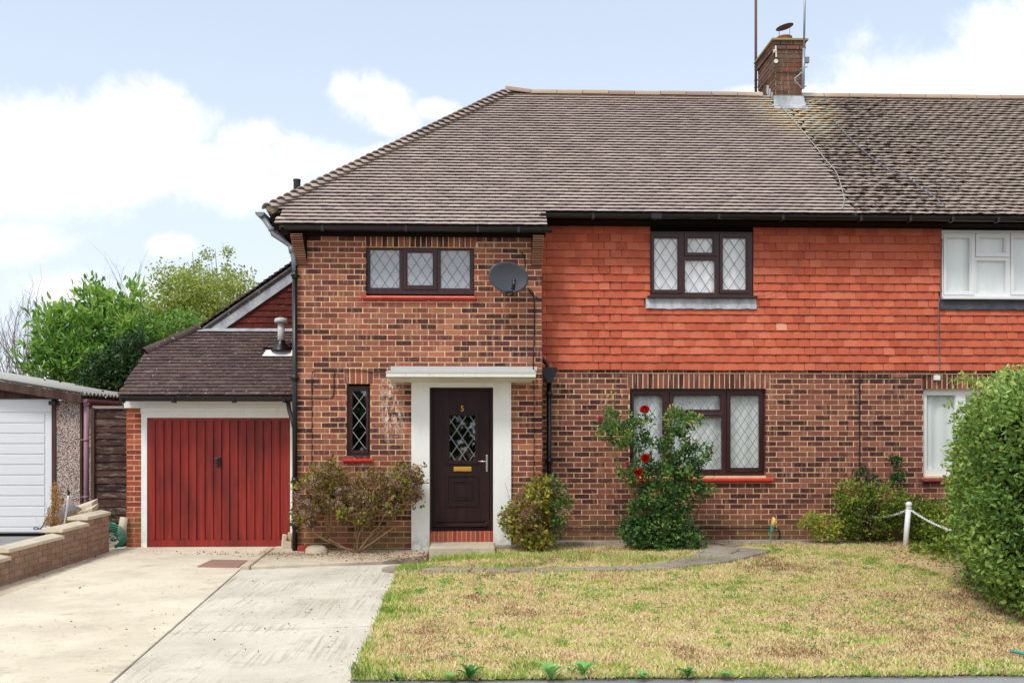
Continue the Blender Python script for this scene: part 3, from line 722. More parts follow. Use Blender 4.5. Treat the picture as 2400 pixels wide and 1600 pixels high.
# ---- windows
window(H1, W1, [((867.5, 585.7, 936, 674.5), None), ((955, 592.5, 1014.3, 668.5), (945.5, 581.5, 1025, 679)), ((1033, 586.8, 1101, 675.6), None)], YB+.07, M_FRAME, None,
       (.147, .215), M_CAME, M_OBSC, lo=[(.0, .03), (.02, -.02), (.03, .01)])
window(H1, W2, [((825.6, 915.8, 858, 1054.7), (819, 908, 864, 1062))], YB+.07, M_FRAME, None, (.205, .27), M_CAMEL, M_GLASSD, lo=[(0, .0)])
window(H1, W3, [((1533, 558.5, 1588, 678.8), (1525.5, 548, 1599.5, 687.5)), ((1611.7, 558.5, 1669.9, 592), (1603.5, 548, 1680, 600.5)), ((1605.6, 610, 1675.8, 685.5), None), ((1694, 558.5, 1748, 678.8), (1685.5, 548, 1755.5, 687.5))],
       YM-.045, M_FRAME, None, (.165, .245), M_CAME, M_GLASS, (M_NET, .008, 36, .05), dep=.06)
window(H1, W4, [((1485.4, 927, 1552.7, 1095.5), (1479, 917, 1563, 1103)), ((1578, 927, 1687.3, 959.4), (1568.5, 917, 1697, 969)), ((1574, 978, 1692, 1099.7), None), ((1712, 927, 1778.8, 1095.5), (1702.5, 917, 1786.5, 1103))],
       YM+.07, M_FRAME, None, (.118, .172), M_CAME, M_GLASS, (M_NETG, .020, 26, .085))
window(H2, W5, [((2218, 557.5, 2272.8, 682), (2210.5, 547, 2283, 692)), ((2295.8, 557.5, 2353.5, 592), (2286, 547, 2365, 603)), ((2289, 611, 2357, 687.5), None), ((2377, 557.5, 2434, 682), (2368, 547, 2444, 692))],
       YM-.045, M_UPVC, None, None, None, M_GLASS, (M_NETG, .002, 60, .06), dep=.06)
window(H2, W6, [((2172, 926, 2239.4, 1099), None), ((2263, 926, 2380, 1099), None), ((2404, 926, 2474, 1099), None)],
       YM+.07, M_UPVC, None, None, None, M_GLASS, (M_NETG, .018, 34, .085))
X0, X1, Z0, Z1 = r3
sb = MB(); sb.box(X0-.05, X1+.05, YM-.10, YM, Z0-.035, Z0-.002); bevelled(sb.build('window_board', M_FRAME, H1), .006)
X0, X1, Z0, Z1 = r5
sb = MB(); sb.box(X0-.03, X1+.03, YM-.10, YM, Z0-.045, Z0-.002); bevelled(sb.build('window_board', M_UPVC, H2), .006)
# ---- sloping tiled sills
def sill(par, px0, px1, zt, zb, yw, out, mat, n, side=False):
    x0, x1 = px2x(px0, yw), px2x(px1, yw); o = MB().box(x0+.03, x1-.03, yw-out*.5, yw+.10, zb-.028, zb-.008).build('window_sill', mat, par)
    w_ = (x1-x0)/n
    for i in range(n):
        a, b = x0+w_*i+.0012, x0+w_*(i+1)-.0012; j = random.uniform(-.0015, .0015)
        mb = MB(); mb.prism([(a, yw+.11, zt), (a, yw-out, zb+.012+j), (a, yw-out, zb-.006+j), (a, yw+.11, zt-.02)], (b-a, 0, 0)); mb.build('sill_tile', mat, o)
sill(H1, 846, 1120, r1[2]+.0, r1[2]-.062, YB, .05, M_REDP, 11)
sill(H1, 803, 875, r2[2]+.005, r2[2]-.055, YB, .06, M_REDP, 3)
sill(H1, 1467, 1811, r4[2]+.0, r4[2]-.07, YM, .065, M_REDP, 13)
sill(H2, 2158, 2480, r6[2]+.0, r6[2]-.07, YM, .065, M_SILLN, 12)

# ---- porch surround, canopy, door, steps
YP = YB-.055
ch = MB(); zc0, zc1 = S(1080, 883, 12.5).z, S(1080, 869.5, 12.5).z
zL = S(1080, 894, YP).z
pm = MB()
panel(pm, px2x(964, YP), px2x(1198, YP), -.02, zL+.02, [(px2x(1006.5, YP), px2x(1156, YP), -.03, S(1080, 907, YP).z)], YP, YB+.10)
bevelled(pm.build('door_surround', M_WHITE, H1), .008)
cx0, cx1 = px2x(905, 12.43), px2x(1256, 12.43)
YC = 12.43; zt, zf = S(1080, 872, YC).z, S(1080, 883.5, YC).z
bx0, bx1, bz = px2x(923, YP), px2x(1240, YP), S(1080, 897, YP).z
cm_ = MB()
cm_.add([(cx0, YC, zf), (cx1, YC, zf), (cx1, YC, zt), (cx0, YC, zt), (cx0, YB+.02, zf-.02), (cx1, YB+.02, zf-.02), (cx1, YB+.02, zt+.04), (cx0, YB+.02, zt+.04)],
        [(0, 1, 2, 3), (3, 2, 6, 7), (0, 4, 5, 1), (1, 5, 6, 2), (0, 3, 7, 4), (4, 7, 6, 5)])
cm_.prism([(cx0+.03, YC+.03, zf-.006), (cx0+.03, YB+.02, zf-.026), (cx0+.03, YB+.02, bz-.0), (cx0+.03, YC+.20, bz+.02)], (cx1-cx0-.06, 0, 0))
bevelled(cm_.build('door_canopy', M_WHITEC, H1), .006)
lf = MB(); lf.box(cx0-.005, cx1+.03, YB-.035, YB-.008, zt+.03, zt+.085); lf.box(cx0-.002, cx1+.002, YC-.012, YB-.036, zt+.0, zt+.012, 0)
# lead sheet follows the fall of the slab
lf = MB(); a0, a1 = cx0-.006, cx1+.006
lf.prism([(a0, YC-.006, zt+.004), (a0, YC-.006, zt-.012), (a0, YC-.001, zt-.012), (a0, YC-.001, zt), (a0, YB-.01, zt+.041), (a0, YB-.01, zt+.055)], (a1-a0, 0, 0))
lf.box(a0+.02, a1+.04, YB-.022, YB-.0085, zt+.05, zt+.11)
lf.build('canopy_flashing', M_LIGHTP, H1)
YD = YB+.10                                           # door face
zd0, zd1 = S(1080, 1242.5, YD).z, S(1080, 907, YD).z
dx0, dx1 = px2x(1006, YD), px2x(1156.5, YD)
df = panel(MB(), dx0-.01, dx1+.01, zd0, zd1+.02, [(dx0+.05, dx1-.05, zd0+.035, zd1-.045)], YD, YD+.07).build('door_frame', M_DOOR, H1); bevelled(df, .006)
gx0, gx1, gz0, gz1 = rect(1053.8, 973.7, 1113.8, 1078.6, YD+.02)
lx0, lx1, lz0, lz1 = rect(1045, 1110, 1121.4, 1185.5, YD+.02)
dr = panel(MB(), dx0+.054, dx1-.054, zd0+.04, zd1-.05, [(gx0, gx1, gz0, gz1)], YD+.02, YD+.06).build('door', M_DOOR, H1)
dr['label'] = 'dark brown wood grain front door with a leaded light'
def ring(x0, x1, z0, z1, wd, yf, name, par, mat=M_DOOR, yb=None):
    o = panel(MB(), x0, x1, z0, z1, [(x0+wd, x1-wd, z0+wd, z1-wd)], yf, yb or YD+.02).build(name, mat, par); return bevelled(o, min(wd, .012)*.45, 2)
ring(gx0-.05, gx1+.045, gz0-.045, gz1+.06, .042, YD+.0, 'moulding', dr)
ring(lx0, lx1, lz0, lz1, .03, YD+.002, 'moulding', dr)
a = rect(1059.6, 1125, 1107.4, 1171, YD); ring(*a, .02, YD+.006, 'moulding', dr)
a = rect(1066, 1131, 1101, 1165, YD); ring(*a, .012, YD+.013, 'moulding', dr)
ring(dx0+.17, dx1-.17, zd0+.10, zd1-.13, .016, YD+.013, 'moulding', dr)
wb = MB(); zz = S(1080, 1233, YD).z; wb.prism([(dx0+.09, YD+.02, zz+.06), (dx0+.09, YD-.03, zz+.02), (dx0+.09, YD-.03, zz), (dx0+.09, YD+.02, zz)], (dx1-dx0-.18, 0, 0))
wb.box(dx0+.12, dx1-.12, YD-.004, YD+.02, zz+.065, zz+.085); wb.build('weather_bar', M_DOOR, dr)
MB().box(gx0, gx1, YD+.032, YD+.04, gz0, gz1).build('pane', M_GLASSD, dr)
mb = MB(); lattice(mb, gx0, gx1, gz0, gz1, YD+.031, .155, .23, .0, 0, .0065); mb.build('lead_lattice', M_CAMEL, dr)
a = rect(1063, 1093.5, 1105, 1104, YD); mb = MB(); mb.box(a[0], a[1], YD+.008, YD+.02, a[2], a[3]); o = mb.build('letter_box', M_BRASS, dr); bevelled(o, .004)
MB().box(a[0]+.018, a[1]-.018, YD+.003, YD+.0081, a[2]+.014, a[3]-.014).build('letter_flap', M_BRASS, dr)
p = S(1141, 1065, YD); p2 = S(1141, 1105, YD); mb = MB(); mb.box(p.x-.014, p.x+.014, YD+.008, YD+.02, p2.z, p.z); hp = bevelled(mb.build('handle_plate', M_CHROME, dr), .005)
pl = S(1141, 1080.6, YD); mb = MB(); mb.tube([(pl.x, YD+.01, pl.z), (pl.x, YD-.045, pl.z), (pl.x-.02, YD-.052, pl.z), (pl.x-.12, YD-.05, pl.z+.003)], [.010, .009, .009, .008], 10); mb.build('handle', M_CHROME, dr, True)
mb = MB(); kz = S(1141, 1096, YD).z; mb.tube([(pl.x, YD+.008, kz), (pl.x, YD, kz)], .009, 12); mb.build('lock_cylinder', M_CHROME, dr)
ft = bpy.data.curves.new('house_number', 'FONT'); ft.body = '5'; ft.size = .105; ft.extrude = .004; ft.align_x = 'CENTER'; ft.materials.append(M_BRASS)
pn = S(1083.5, 962.8, YD); to = bpy.data.objects.new('number_outline', ft); C.objects.link(to); bpy.context.view_layer.update(); fme = bpy.data.meshes.new_from_object(to); fme.name = 'house_number'; bpy.data.objects.remove(to); o = link('house_number', fme, dr, Matrix.Translation((pn.x, YD+.014, pn.z)) @ Matrix.Rotation(R(90), 4, 'X'))
# brick-on-edge riser and concrete step
n = 14; ra, rb = px2x(1006.5, YD-.14), px2x(1157, YD-.14); wz = (rb-ra)/n
rt = Pieces(H1, 'riser_tile', M_REDQ, 'riser_tiles'); ys = YD-.14
for i in range(n):
    rt.tpl('r', t_box(round(wz-.007, 3), .2, .135)); rt.add('r', Matrix.Translation((ra+wz*(i+.5), ys+random.uniform(-.002, .002), .222)))
rt.finish(20)
MB().box(ra-.002, rb+.002, ys+.004, YD+.08, .05, .286).build('riser_mortar', M_MORTARW, H1)
st = MB(); st.box(px2x(1006, 12.3), px2x(1160, 12.3), 12.3, YD+.05, -.1, .152); bevelled(st.build('door_step', M_CONCG, H1), .015, 3)
# ================================================================== ROOF
A, B, Nn = Vector((1, 0, 0)), Vector((0, cP, sP)), Vector((0, -sP, cP))
O = Vector((0, EY, EZ)); LS = math.hypot(RY-EY, RZ-EZ)
HX, RX = -2.93, .468
def roofp(a, b, n=0): return O+A*a+B*b+Nn*n
def main_poly(x0, x1):
    if x0 < 0: return [(HX+.06, 0), (x1, 0), (x1, LS), (RX, LS)]
    return [(x0, 0), (x1, 0), (x1, LS), (x0, LS)]
def dk(mb, pts, th=.06, off=-.012):
    pts = [Vector(p) for p in pts]; n = (pts[1]-pts[0]).cross(pts[2]-pts[0]).normalized()
    if n.z < 0: pts = pts[::-1]; n = -n
    mb.prism([p+n*(off-th) for p in pts], n*th)
rf = MB()
BY = 2*RY-EY
dk(rf, [(HX, EY, EZ), (XP, EY, EZ), (XP, RY, RZ), (RX, RY, RZ)])
dk(rf, [(HX, BY, EZ), (XP, BY, EZ), (XP, RY, RZ), (RX, RY, RZ)])
dk(rf, [(HX, EY, EZ), (RX, RY, RZ), (HX, BY, EZ)])
dk(rf, [roofp(-2.72, -.39), roofp(.89, -.39), roofp(.89, .02), roofp(-2.72, .02)])
roof1 = rf.build('roof', M_ROOFG, H1)
rf = MB(); dk(rf, [(XP, EY, EZ), (XE, EY, EZ), (XE, RY, RZ), (XP, RY, RZ)]); dk(rf, [(XP, BY, EZ), (XE, BY, EZ), (XE, RY, RZ), (XP, RY, RZ)]); roof2 = rf.build('roof', M_ROOFG, H2)
chx0, chx1, chY0, chY1 = 5.07, 5.53, 16.0, 16.92
def okc(a, b):
    y = EY+b*cP
    return not (chx0-.02 < a < chx1+.02 and y > chY0-.09)
rt = Pieces(H1, 'roof_tile', M_ROOF, 'roof_tiles')
tiling(rt, O, A, B, Nn, main_poly(-3, XP), .1003, .166, .128, .024, .046, .003, 0, LS, .0015, okc)
tiling(rt, O, A, B, Nn, [(-2.74, -.41), (.90, -.41), (.90, 0), (-2.74, 0)], .1003, .166, .128, .024, .046, .003, -.4012, -.01, .0015, left=lambda b: -2.73-.05*(b < -.2), right=lambda b: .90)
rt.finish(300, (640, 380, 1960, 535))
rt = Pieces(H2, 'roof_tile', M_ROOFN, 'roof_tiles')
tiling(rt, O, A, B, Nn, main_poly(XP, XE), .1003, .166, .128, .024, .046, .007, 0, LS, .005, okc)
rt.finish(300, (1850, 300, 2400, 505))
# under-eaves tile edge
ue = MB(); ue.box(XR+.05, XP, EY+.012, EY+.10, EZ-.035, EZ-.016); ue.build('eaves_batten', M_DARK, H1)
# bonnet hip tiles
hipd = (Vector((RX, RY, RZ))-Vector((HX, EY, EZ))); hl = hipd.length; hd = hipd.normalized()
hs = hd.cross(Vector((0, 0, 1))).normalized(); hn = hs.cross(hd).normalized()
def bonnet_mesh():
    mb = MB(); n = 8; rings = []
    for (t, r, dz) in ((0, .125, .035), (.20, .085, .0)):
        for th in (0, -.014):
            rings.append([Vector((math.cos(math.pi*(.12+.76*j/n))*(r+th)*1.15, t, math.sin(math.pi*(.12+.76*j/n))*(r+th)*.85-r*.42+dz)) for j in range(n+1)])
    o0, i0, o1, i1 = rings
    b = 0; vs = o0+i0+o1+i1; m = n+1
    fs = [(j, j+1, 2*m+j+1, 2*m+j) for j in range(n)]+[(m+j+1, m+j, 3*m+j, 3*m+j+1) for j in range(n)]+[(j+1, j, m+j, m+j+1) for j in range(n)]
    fs += [(0, 2*m, 3*m, m), (n, m+n, 3*m+n, 2*m+n)]
    mb.add(vs, fs); return mb.mesh('bonnet_tile', M_ROOF)
bm_ = bonnet_mesh(); step_ = hl/43.0
for i in range(43):
    P = Vector((HX, EY, EZ))+hd*(i*step_)+hn*(.03+random.uniform(-.003, .003)); a = random.uniform(-.03, .03)
    link('bonnet_tile', bm_, H1, basis(P, (hs*math.cos(a)+hn*math.sin(a)), (hd+hn*-.16).normalized(), (hn+hd*.16).normalized()))
mo = MB(); mo.tube([Vector((HX, EY, EZ))+hd*.02-hn*.01, Vector((HX, EY, EZ))+hd*.2-hn*.0, Vector((HX, EY, EZ))+hd*hl-hn*.02], .07, 8); mo.build('hip_mortar', M_MORTARW, H1)
# ridge tiles
def ridge_mesh(L=.44, r=.125, mat=None):
    mb = MB(); n = 10
    for k, x in enumerate((0, L)):
        for rr in (r, r-.018):
            for j in range(n+1): mb.v.append((x, math.cos(math.pi*j/n)*rr, math.sin(math.pi*j/n)*rr*.8))
    m = n+1
    fs = [(j, j+1, 2*m+j+1, 2*m+j) for j in range(n)]+[(m+j+1, m+j, 3*m+j, 3*m+j+1) for j in range(n)]+[(j+1, j, m+j, m+j+1) for j in range(n)]+[(2*m+j, 2*m+j+1, 3*m+j+1, 3*m+j) for j in range(n)]
    mb.f = [tuple(f) for f in fs]; mb.t = [0]*len(fs); return mb.mesh('ridge_tile', mat)
M_RIDGE = m_tile('ridge_tile', [(0, srgb(166, 142, 126)), (.4, srgb(178, 158, 136)), (.7, srgb(156, 128, 116)), (1, srgb(186, 172, 146))], srgb(226, 148, 70), .7, True, 0, .9, .45)
rm = ridge_mesh(mat=M_RIDGE); x = RX-.05; par = H1
while x < XE-.5:
    if chx0-.42 < x < chx1-.02: x = chx1+.012
    if True:
        up = .06 if x < RX+.1 else 0
        link('ridge_tile', rm, H1 if x < XP else H2, Matrix.Translation((x, RY, RZ-.02+random.uniform(-.004, .004)+up))@Matrix.Rotation(.12 if up else random.uniform(-.004, .004), 4, 'Y'))
    x += .45
MB().box(RX+.1, chx0, RY-.085, RY+.085, RZ-.10, RZ-.015).build('ridge_bedding', M_MORTARW, H1); MB().box(chx1, XE-.1, RY-.085, RY+.085, RZ-.10, RZ-.015).build('ridge_bedding', M_MORTARW, H2)
# fascia, soffit, gutters, brackets
def half_gutter(mb, x0, x1, y, z, r=.056, n=8, z1=None):
    z1 = z if z1 is None else z1
    for (a, b) in ((r, 0), (r-.006, 1)):
        for j in range(n):
            t0, t1 = math.pi+math.pi*j/n, math.pi+math.pi*(j+1)/n
            q = [(x0, y+math.cos(t0)*a, z+math.sin(t0)*a), (x1, y+math.cos(t0)*a, z1+math.sin(t0)*a), (x1, y+math.cos(t1)*a, z1+math.sin(t1)*a), (x0, y+math.cos(t1)*a, z+math.sin(t1)*a)]
            mb.face(q if b == 0 else q[::-1])
    for s in (-1, 1): mb.face([(x0, y+s*r, z), (x1, y+s*r, z1), (x1, y+s*(r-.006), z1), (x0, y+s*(r-.006), z)])
    for xx, zz in ((x0, z), (x1, z1)): mb.face([(xx, y+math.cos(math.pi+math.pi*j/n)*r, zz+math.sin(math.pi+math.pi*j/n)*r) for j in range(n+1)])
def brackets(mb, xs, y, z):
    for x in xs: mb.box(x-.018, x+.018, y-.064, y+.07, z-.066, z-.0); mb.box(x-.006, x+.006, y-.066, y-.056, z-.01, z+.012)
gz = S(1700, 503.5, EY-.07).z
g1 = MB(); half_gutter(g1, XR-.02, XP+.2, EY-.065, gz-.005, z1=gz-.01); brackets(g1, [1.55, 2.42, 3.3, 4.2], EY-.065, gz-.008); g1.box(2.36, 2.5, EY-.126, EY-.01, gz-.07, gz+.003)
g1.build('gutter', M_BLACK, H1)
g2 = MB(); half_gutter(g2, XP+.2, XE, EY-.065, gz-.010, z1=gz-.018); brackets(g2, [5.3, 6.0, 6.6, 7.25, 7.7, 8.2], EY-.065, gz-.012); g2.build('gutter', M_BLACK, H2)
yb_ = roofp(0, -.40).y-.062; gb = S(1000, 536, yb_).z+.028
g3 = MB(); half_gutter(g3, px2x(667, yb_), px2x(1294, yb_), yb_, gb-.004, z1=gb-.012); brackets(g3, [px2x(v, yb_) for v in (757, 952, 1120, 1215)], yb_, gb-.008); g3.build('gutter', M_BLACK, H1)
g4 = MB(); half_gutter(g4, px2x(1262, EY), XR+.1, EY-.10, gz-.05, .05, z1=gz-.012); g4.build('gutter_end', M_BLACK, H1)
fs = MB(); fs.box(XR+.0, XP, EY+.012, EY+.035, gz-.085, EZ-.01); fs.box(XR, XP, EY+.036, YM-.006, gz-.085, gz-.065); fs.build('fascia', M_DARK, H1)
fs = MB(); fs.box(XP, XE, EY+.012, EY+.035, gz-.085, EZ-.01); fs.box(XP, XE, EY+.036, YM-.006, gz-.085, gz-.065); fs.build('fascia', M_DARK, H2)
ey2 = roofp(0, -.39).y
fs = MB(); fs.box(-2.70, .88, ey2+.02, ey2+.045, gb-.10, gb+.02); fs.box(-2.70, .88, ey2+.046, YB-.008, gb-.09, gb-.075); fs.build('fascia', M_DARK, H1)
# left side eaves: soffit, side gutter seen end on, rafter feet
se = MB(); se.box(HX+.02, XL, EY+.02, BY, EZ-.16, EZ-.14); se.box(HX+.02, HX+.045, EY+.02, BY, EZ-.16, EZ-.02)
se.box(HX+.05, XL-.0, EY+.0, EY+.025, EZ-.26, EZ-.03); se.build('side_soffit', M_DARK, H1)
sg = MB()
for a, flip in ((.062, 0), (.056, 1)):
    for j in range(8):
        t0, t1 = math.pi+math.pi*j/8, math.pi+math.pi*(j+1)/8; gx, gz_ = HX-.075, EZ-.055
        q = [(gx+math.cos(t0)*a, 12.86, gz_+math.sin(t0)*a), (gx+math.cos(t1)*a, 12.86, gz_+math.sin(t1)*a), (gx+math.cos(t1)*a, 19, gz_+math.sin(t1)*a), (gx+math.cos(t0)*a, 19, gz_+math.sin(t0)*a)]
        sg.face(q if flip else q[::-1])
sg.face([(gx+math.cos(math.pi+math.pi*j/8)*.062, 12.86, gz_+math.sin(math.pi+math.pi*j/8)*.062) for j in range(9)])
sg.build('side_gutter', M_GREYP, H1)
YPp = 12.86
q0 = Vector((gx+.02, 12.93, gz_-.05)); q1 = S(636, 538, YPp); q2 = S(640, 549, YPp); q3 = S(668, 567, YPp); q4 = S(682, 578, YPp); q5 = S(688, 606, YPp); q6 = S(691, 640, 12.87)
dp = MB(); dp.tube([q0, q1, q2, q3, q4, q5, q6], .034, 12); dp.tube([q1+Vector((0, 0, .03)), q1-Vector((0, 0, .02))], .042, 12); dp.tube([q4, (q4+q5)/2], .044, 12)
dp.build('swan_neck', M_GREYP, H1, True)
def downpipe(x, y, z1, z0, collars, par, r=.034):
    mb = MB(); mb.tube([(x, y, z0), (x, y, z1)], r, 14)
    for c in collars: mb.tube([(x, y, c), (x, y, c+.09)], r+.007, 14); mb.box(x-.055, x+.055, y-.004, y+.075, c+.03, c+.05)
    return mb.build('downpipe', M_BLACK, par, True)
xd = px2x(691, 12.87)
downpipe(xd, 12.87, q6.z+.1, .03, [3.75, 2.35, .95, .35], H1)
hp_ = S(1288, 880, 13.15)
mb = MB(); pr = [(.10, .115), (.105, .10), (.085, .0), (.045, -.05), (.04, -.10)]
vs = []; fsx = []
for w_, z in pr: vs += [(hp_.x-w_, 13.13, hp_.z+z), (hp_.x+w_, 13.13, hp_.z+z), (hp_.x+w_*.9, 13.28, hp_.z+z), (hp_.x-w_*.9, 13.28, hp_.z+z)]
for i in range(len(pr)-1):
    for j in range(4): fsx.append((i*4+j, i*4+(j+1) % 4, (i+1)*4+(j+1) % 4, (i+1)*4+j))
fsx += [(0, 3, 2, 1), (16, 17, 18, 19)]; mb.add(vs, fsx)
mb.tube([(hp_.x-.02, 13.2, hp_.z+.05), (hp_.x-.03, 13.2, hp_.z+.16), (hp_.x-.08, 13.22, hp_.z+.22), (hp_.x-.16, 13.3, hp_.z+.26)], .028, 10)
mb.build('hopper', M_BLACK, H1); downpipe(hp_.x+.0, 13.25, hp_.z-.06, .1, [2.15, 1.2, .45], H1)
# soil vent pipe rising beyond the hip
p = S(696, 421, 15.0); mb = MB(); mb.tube([(p.x, 15, 4.4), (p.x, 15, p.z)], .056, 16); mb.tube([(p.x, 15, p.z-.03), (p.x, 15, p.z)], .061, 16); mb.build('vent_pipe', M_BLACK, H1)
# corbels of creasing tiles at the bay corners
def corbel(xa, xb, z0, z1, lean, side):
    ps = Pieces(H1, 'creasing_tile', M_CORB, 'creasing_tiles'); n = 18; h = (z1-z0)/n
    MB().prism([(xa+.006, YB-.012, z0), (xa+.006, YB-.205, z1), (xa+.006, YB+.05, z1), (xa+.006, YB+.05, z0)], (xb-xa-.03*0-.012, 0, 0)).build('corbel_core', M_DARK, H1)
    for i in range(n):
        t = i/(n-1); out = .02+.19*t; sh = lean*t; d = out+.05; j = random.uniform(-.004, .004); key = ('c', i); ps.tpl(key, t_box(round(xb-xa, 3), d, h*.62))
        ps.add(key, Matrix.Translation(((xa+xb)/2+sh+j, YB-out-random.uniform(0, .006), z0+h*(i+.5))))
    ps.finish(40)
zc0 = S(700, 621, YB).z; zc1 = gb-.09
corbel(px2x(692.5, YB), px2x(721, YB), zc0, zc1, -.035, -1)
corbel(px2x(1244.5, YB), px2x(1271, YB), zc0, zc1, .012, 1)
# ================================================================== CHIMNEY
chm = MB(); chm.box(chx0+.006, chx1-.006, chY0+.006, chY1-.006, 6.6, 8.42); chim = chm.build('chimney', M_MORTARW, H1)
cb = Pieces(chim, 'brick', M_BRICKC, 'brickwork'); zk = 7.02
def course(z, e, ph):
    x0, x1, y0, y1 = chx0-e, chx1+e, chY0-e, chY1+e
    for (O_, D_, N_, a, b) in ((Vector((0, y0, 0)), Vector((1, 0, 0)), Vector((0, -1, 0)), x0, x1), (Vector((x0, 0, 0)), Vector((0, -1, 0)), Vector((-1, 0, 0)), -y1, -y0-.0), (Vector((x1, 0, 0)), Vector((0, 1, 0)), Vector((1, 0, 0)), y0, y1)):
        s = a; first = .1125 if ph else .225
        i = 0
        while s < b-.02:
            l = min(first if i == 0 else .225, b-s)
            if l > .03:
                key = (round(l-.009, 3),); cb.tpl(key, t_box(round(l-.009, 3), .085, .066)); up = Vector((0, 0, 1)); P = O_+D_*(s+l/2)+up*(z+.0375)+N_*(.006+random.uniform(-.003, .003))
                cb.add(key, basis(P, D_, -N_, up), l)
            s += l; i += 1
nco = 18
for i in range(nco):
    e = 0
    if i >= 11: e = .022
    if i >= 16: e = .045
    course(zk+i*CO, e, i % 2)
cb.finish(300, (1700, 60, 1920, 260))
zt_ = zk+nco*CO
ck = MB(); e = .012; ck.box(chx0-e, chx1+e, chY0-e, chY1+e, zk+11*CO, zt_); ck.build('chimney_corbel', M_MORTARW, chim)
cap = MB(); e = .085; cap.box(chx0-e, chx1+e, chY0-e, chY1+e, zt_, zt_+.03); cap.build('chimney_cap', simple('cap_tile', srgb(150, 140, 92), .9, .2, .25, 18), chim)
pot = MB(); pc = ((chx0+chx1)/2+.02, chY0+.30, zt_+.03)
pot.lathe([(.15, 0), (.15, .03), (.125, .09), (.12, .14), (.135, .15), (.135, .17), (.09, .17), (.09, .02)], pc, 20); pot.build('chimney_pot', M_TERRA, chim, True)
cw = MB(); cc = Vector((pc[0]-.0, pc[1]-.02, pc[2]+.34))
for j in range(4):
    a = j*math.pi/2+.5; cw.tube([Vector(pc)+Vector((math.cos(a)*.12, math.sin(a)*.12, .15)), cc+Vector((math.cos(a)*.13, math.sin(a)*.13, 0))], .0035, 5)
n = 24; ring_ = [cc+Vector((math.cos(2*math.pi*j/n)*.15, math.sin(2*math.pi*j/n)*.15, .035*math.cos(2*math.pi*j/n))) for j in range(n)]
cw.add(ring_+[v+Vector((0, 0, .008)) for v in ring_]+[cc+Vector((0, 0, .06))], [tuple(range(n))[::-1]]+[(j, (j+1) % n, n+(j+1) % n, n+j) for j in range(n)]+[(n+j, n+(j+1) % n, 2*n) for j in range(n)])
cw.build('chimney_cowl', M_RUSTM, chim)
zl = [roofp(0, (y-EY)/cP).z for y in (chY0, chY1)]
la = MB(); yf = chY0-.02; xb0, xb1 = chx0-.03, chx1+.03; zr = roofp(0, (yf-EY)/cP).z
la.prism([(xb0, yf+.012, zr+.18), (xb1, yf+.012, zr+.18), (xb1, yf-.002, zr+.18), (xb0, yf-.002, zr+.18)], (0, 0, .012))
la.add([(xb0+.01, yf, zr+.19), (xb1-.01, yf, zr+.19), (xb1+.02, yf-.03, zr+.03), (xb0-.02, yf-.03, zr+.03), (xb0-.05, yf-.17, zr-.10), (xb1+.06, yf-.17, zr-.10)], [(0, 3, 2, 1), (3, 4, 5, 2)])
for s, xx in ((-1, chx0-.012), (1, chx1+.012)):
    for k in range(4):
        y0 = yf+k*.12; y1 = y0+.14; z0 = roofp(0, (y0-EY)/cP).z
        la.face([(xx, y0, z0-.02), (xx, y1, z0+.10), (xx, y1, z0+.24), (xx, y0, z0+.19)])
    z9 = roofp(0, (RY-EY)/cP).z
    la.face([(xx, yf, zr), (xx, RY, z9), (xx+s*.13, RY, z9+.035), (xx+s*.13, yf-.1, zr-.05)])
la.build('chimney_flashing', M_LEAD, chim)
# aerial masts
mast = thing('aerial_mast', 'rusty brown mast pole bracketed to the back corner of the chimney', 'aerial mast', (chx0-.22, chY1, 7.2))
p = S(1771.5, 100, 16.95); mb = MB(); mb.tube([(p.x, 16.95, 7.42), (p.x, 16.95, 10.3)], .024, 10); mb.build('pole', M_RUSTM, mast, True)
mb = MB()
for y_ in (157, 189, 206): z_ = S(1771, y_, 16.95).z; mb.tube([(p.x-.03, 16.95, z_), (chx0+.02, 16.93, z_+.01)], .011, 6)
mb.tube([(p.x+.07, 16.95, S(1771, 157, 16.95).z), (p.x+.07, 16.95, S(1771, 189, 16.95).z)], .009, 6); mb.build('bracket', M_RUSTM, mast)
mast = thing('aerial_mast', 'grey galvanised mast pole bracketed to the front corner of the chimney', 'aerial mast', (chx1+.06, chY0-.08, 7.2))
ym = chY0-.08; p0 = S(1882, 208, ym); p1 = S(1886.5, 0, ym); dr_ = (p1-p0)
mb = MB(); mb.tube([p0, p0+dr_*.45], .027, 12); mb.tube([p0+dr_*.45, p0+dr_*1.3], .019, 12); mb.build('pole', M_GALV, mast, True)
mb = MB(); b1 = S(1863, 190, ym); b2 = S(1863, 184, ym)
mb.tube([S(1880, 170, ym), b2, b1, S(1879, 206, ym)], .011, 8); mb.tube([S(1876, 162, ym), S(1888, 162, ym)+Vector((.03, 0, .04))], .010, 6); mb.tube([S(1876, 206, ym), S(1890, 202, ym)], .010, 6); mb.tube([S(1872, 171, chY0), S(1884, 168, ym)], .01, 6)
mb.build('bracket', M_GALV, mast)
p = S(1891, 141, ym); mb = MB(); mb.box(p.x-.035, p.x+.035, ym-.03, ym+.03, p.z-.05, p.z+.045, 0); mb.build('junction_box', M_GREYP, mast)
p = S(1818.5, 144, chY0-.03); mb = MB(); mb.tube([(p.x, chY0-.03, p.z), (p.x, chY0-.045, p.z)], .036, 16); mb.tube([S(1818, 108, chY0-.06), S(1819.5, 134, chY0-.06)], .014, 8); mb.tube([S(1813, 120, chY0-.06), S(1817, 120, chY0-.06)], .03, 8); mb.build('chimney_fitting', simple('pale_fitting', srgb(214, 214, 200), .6, .3, .1, 40), chim)
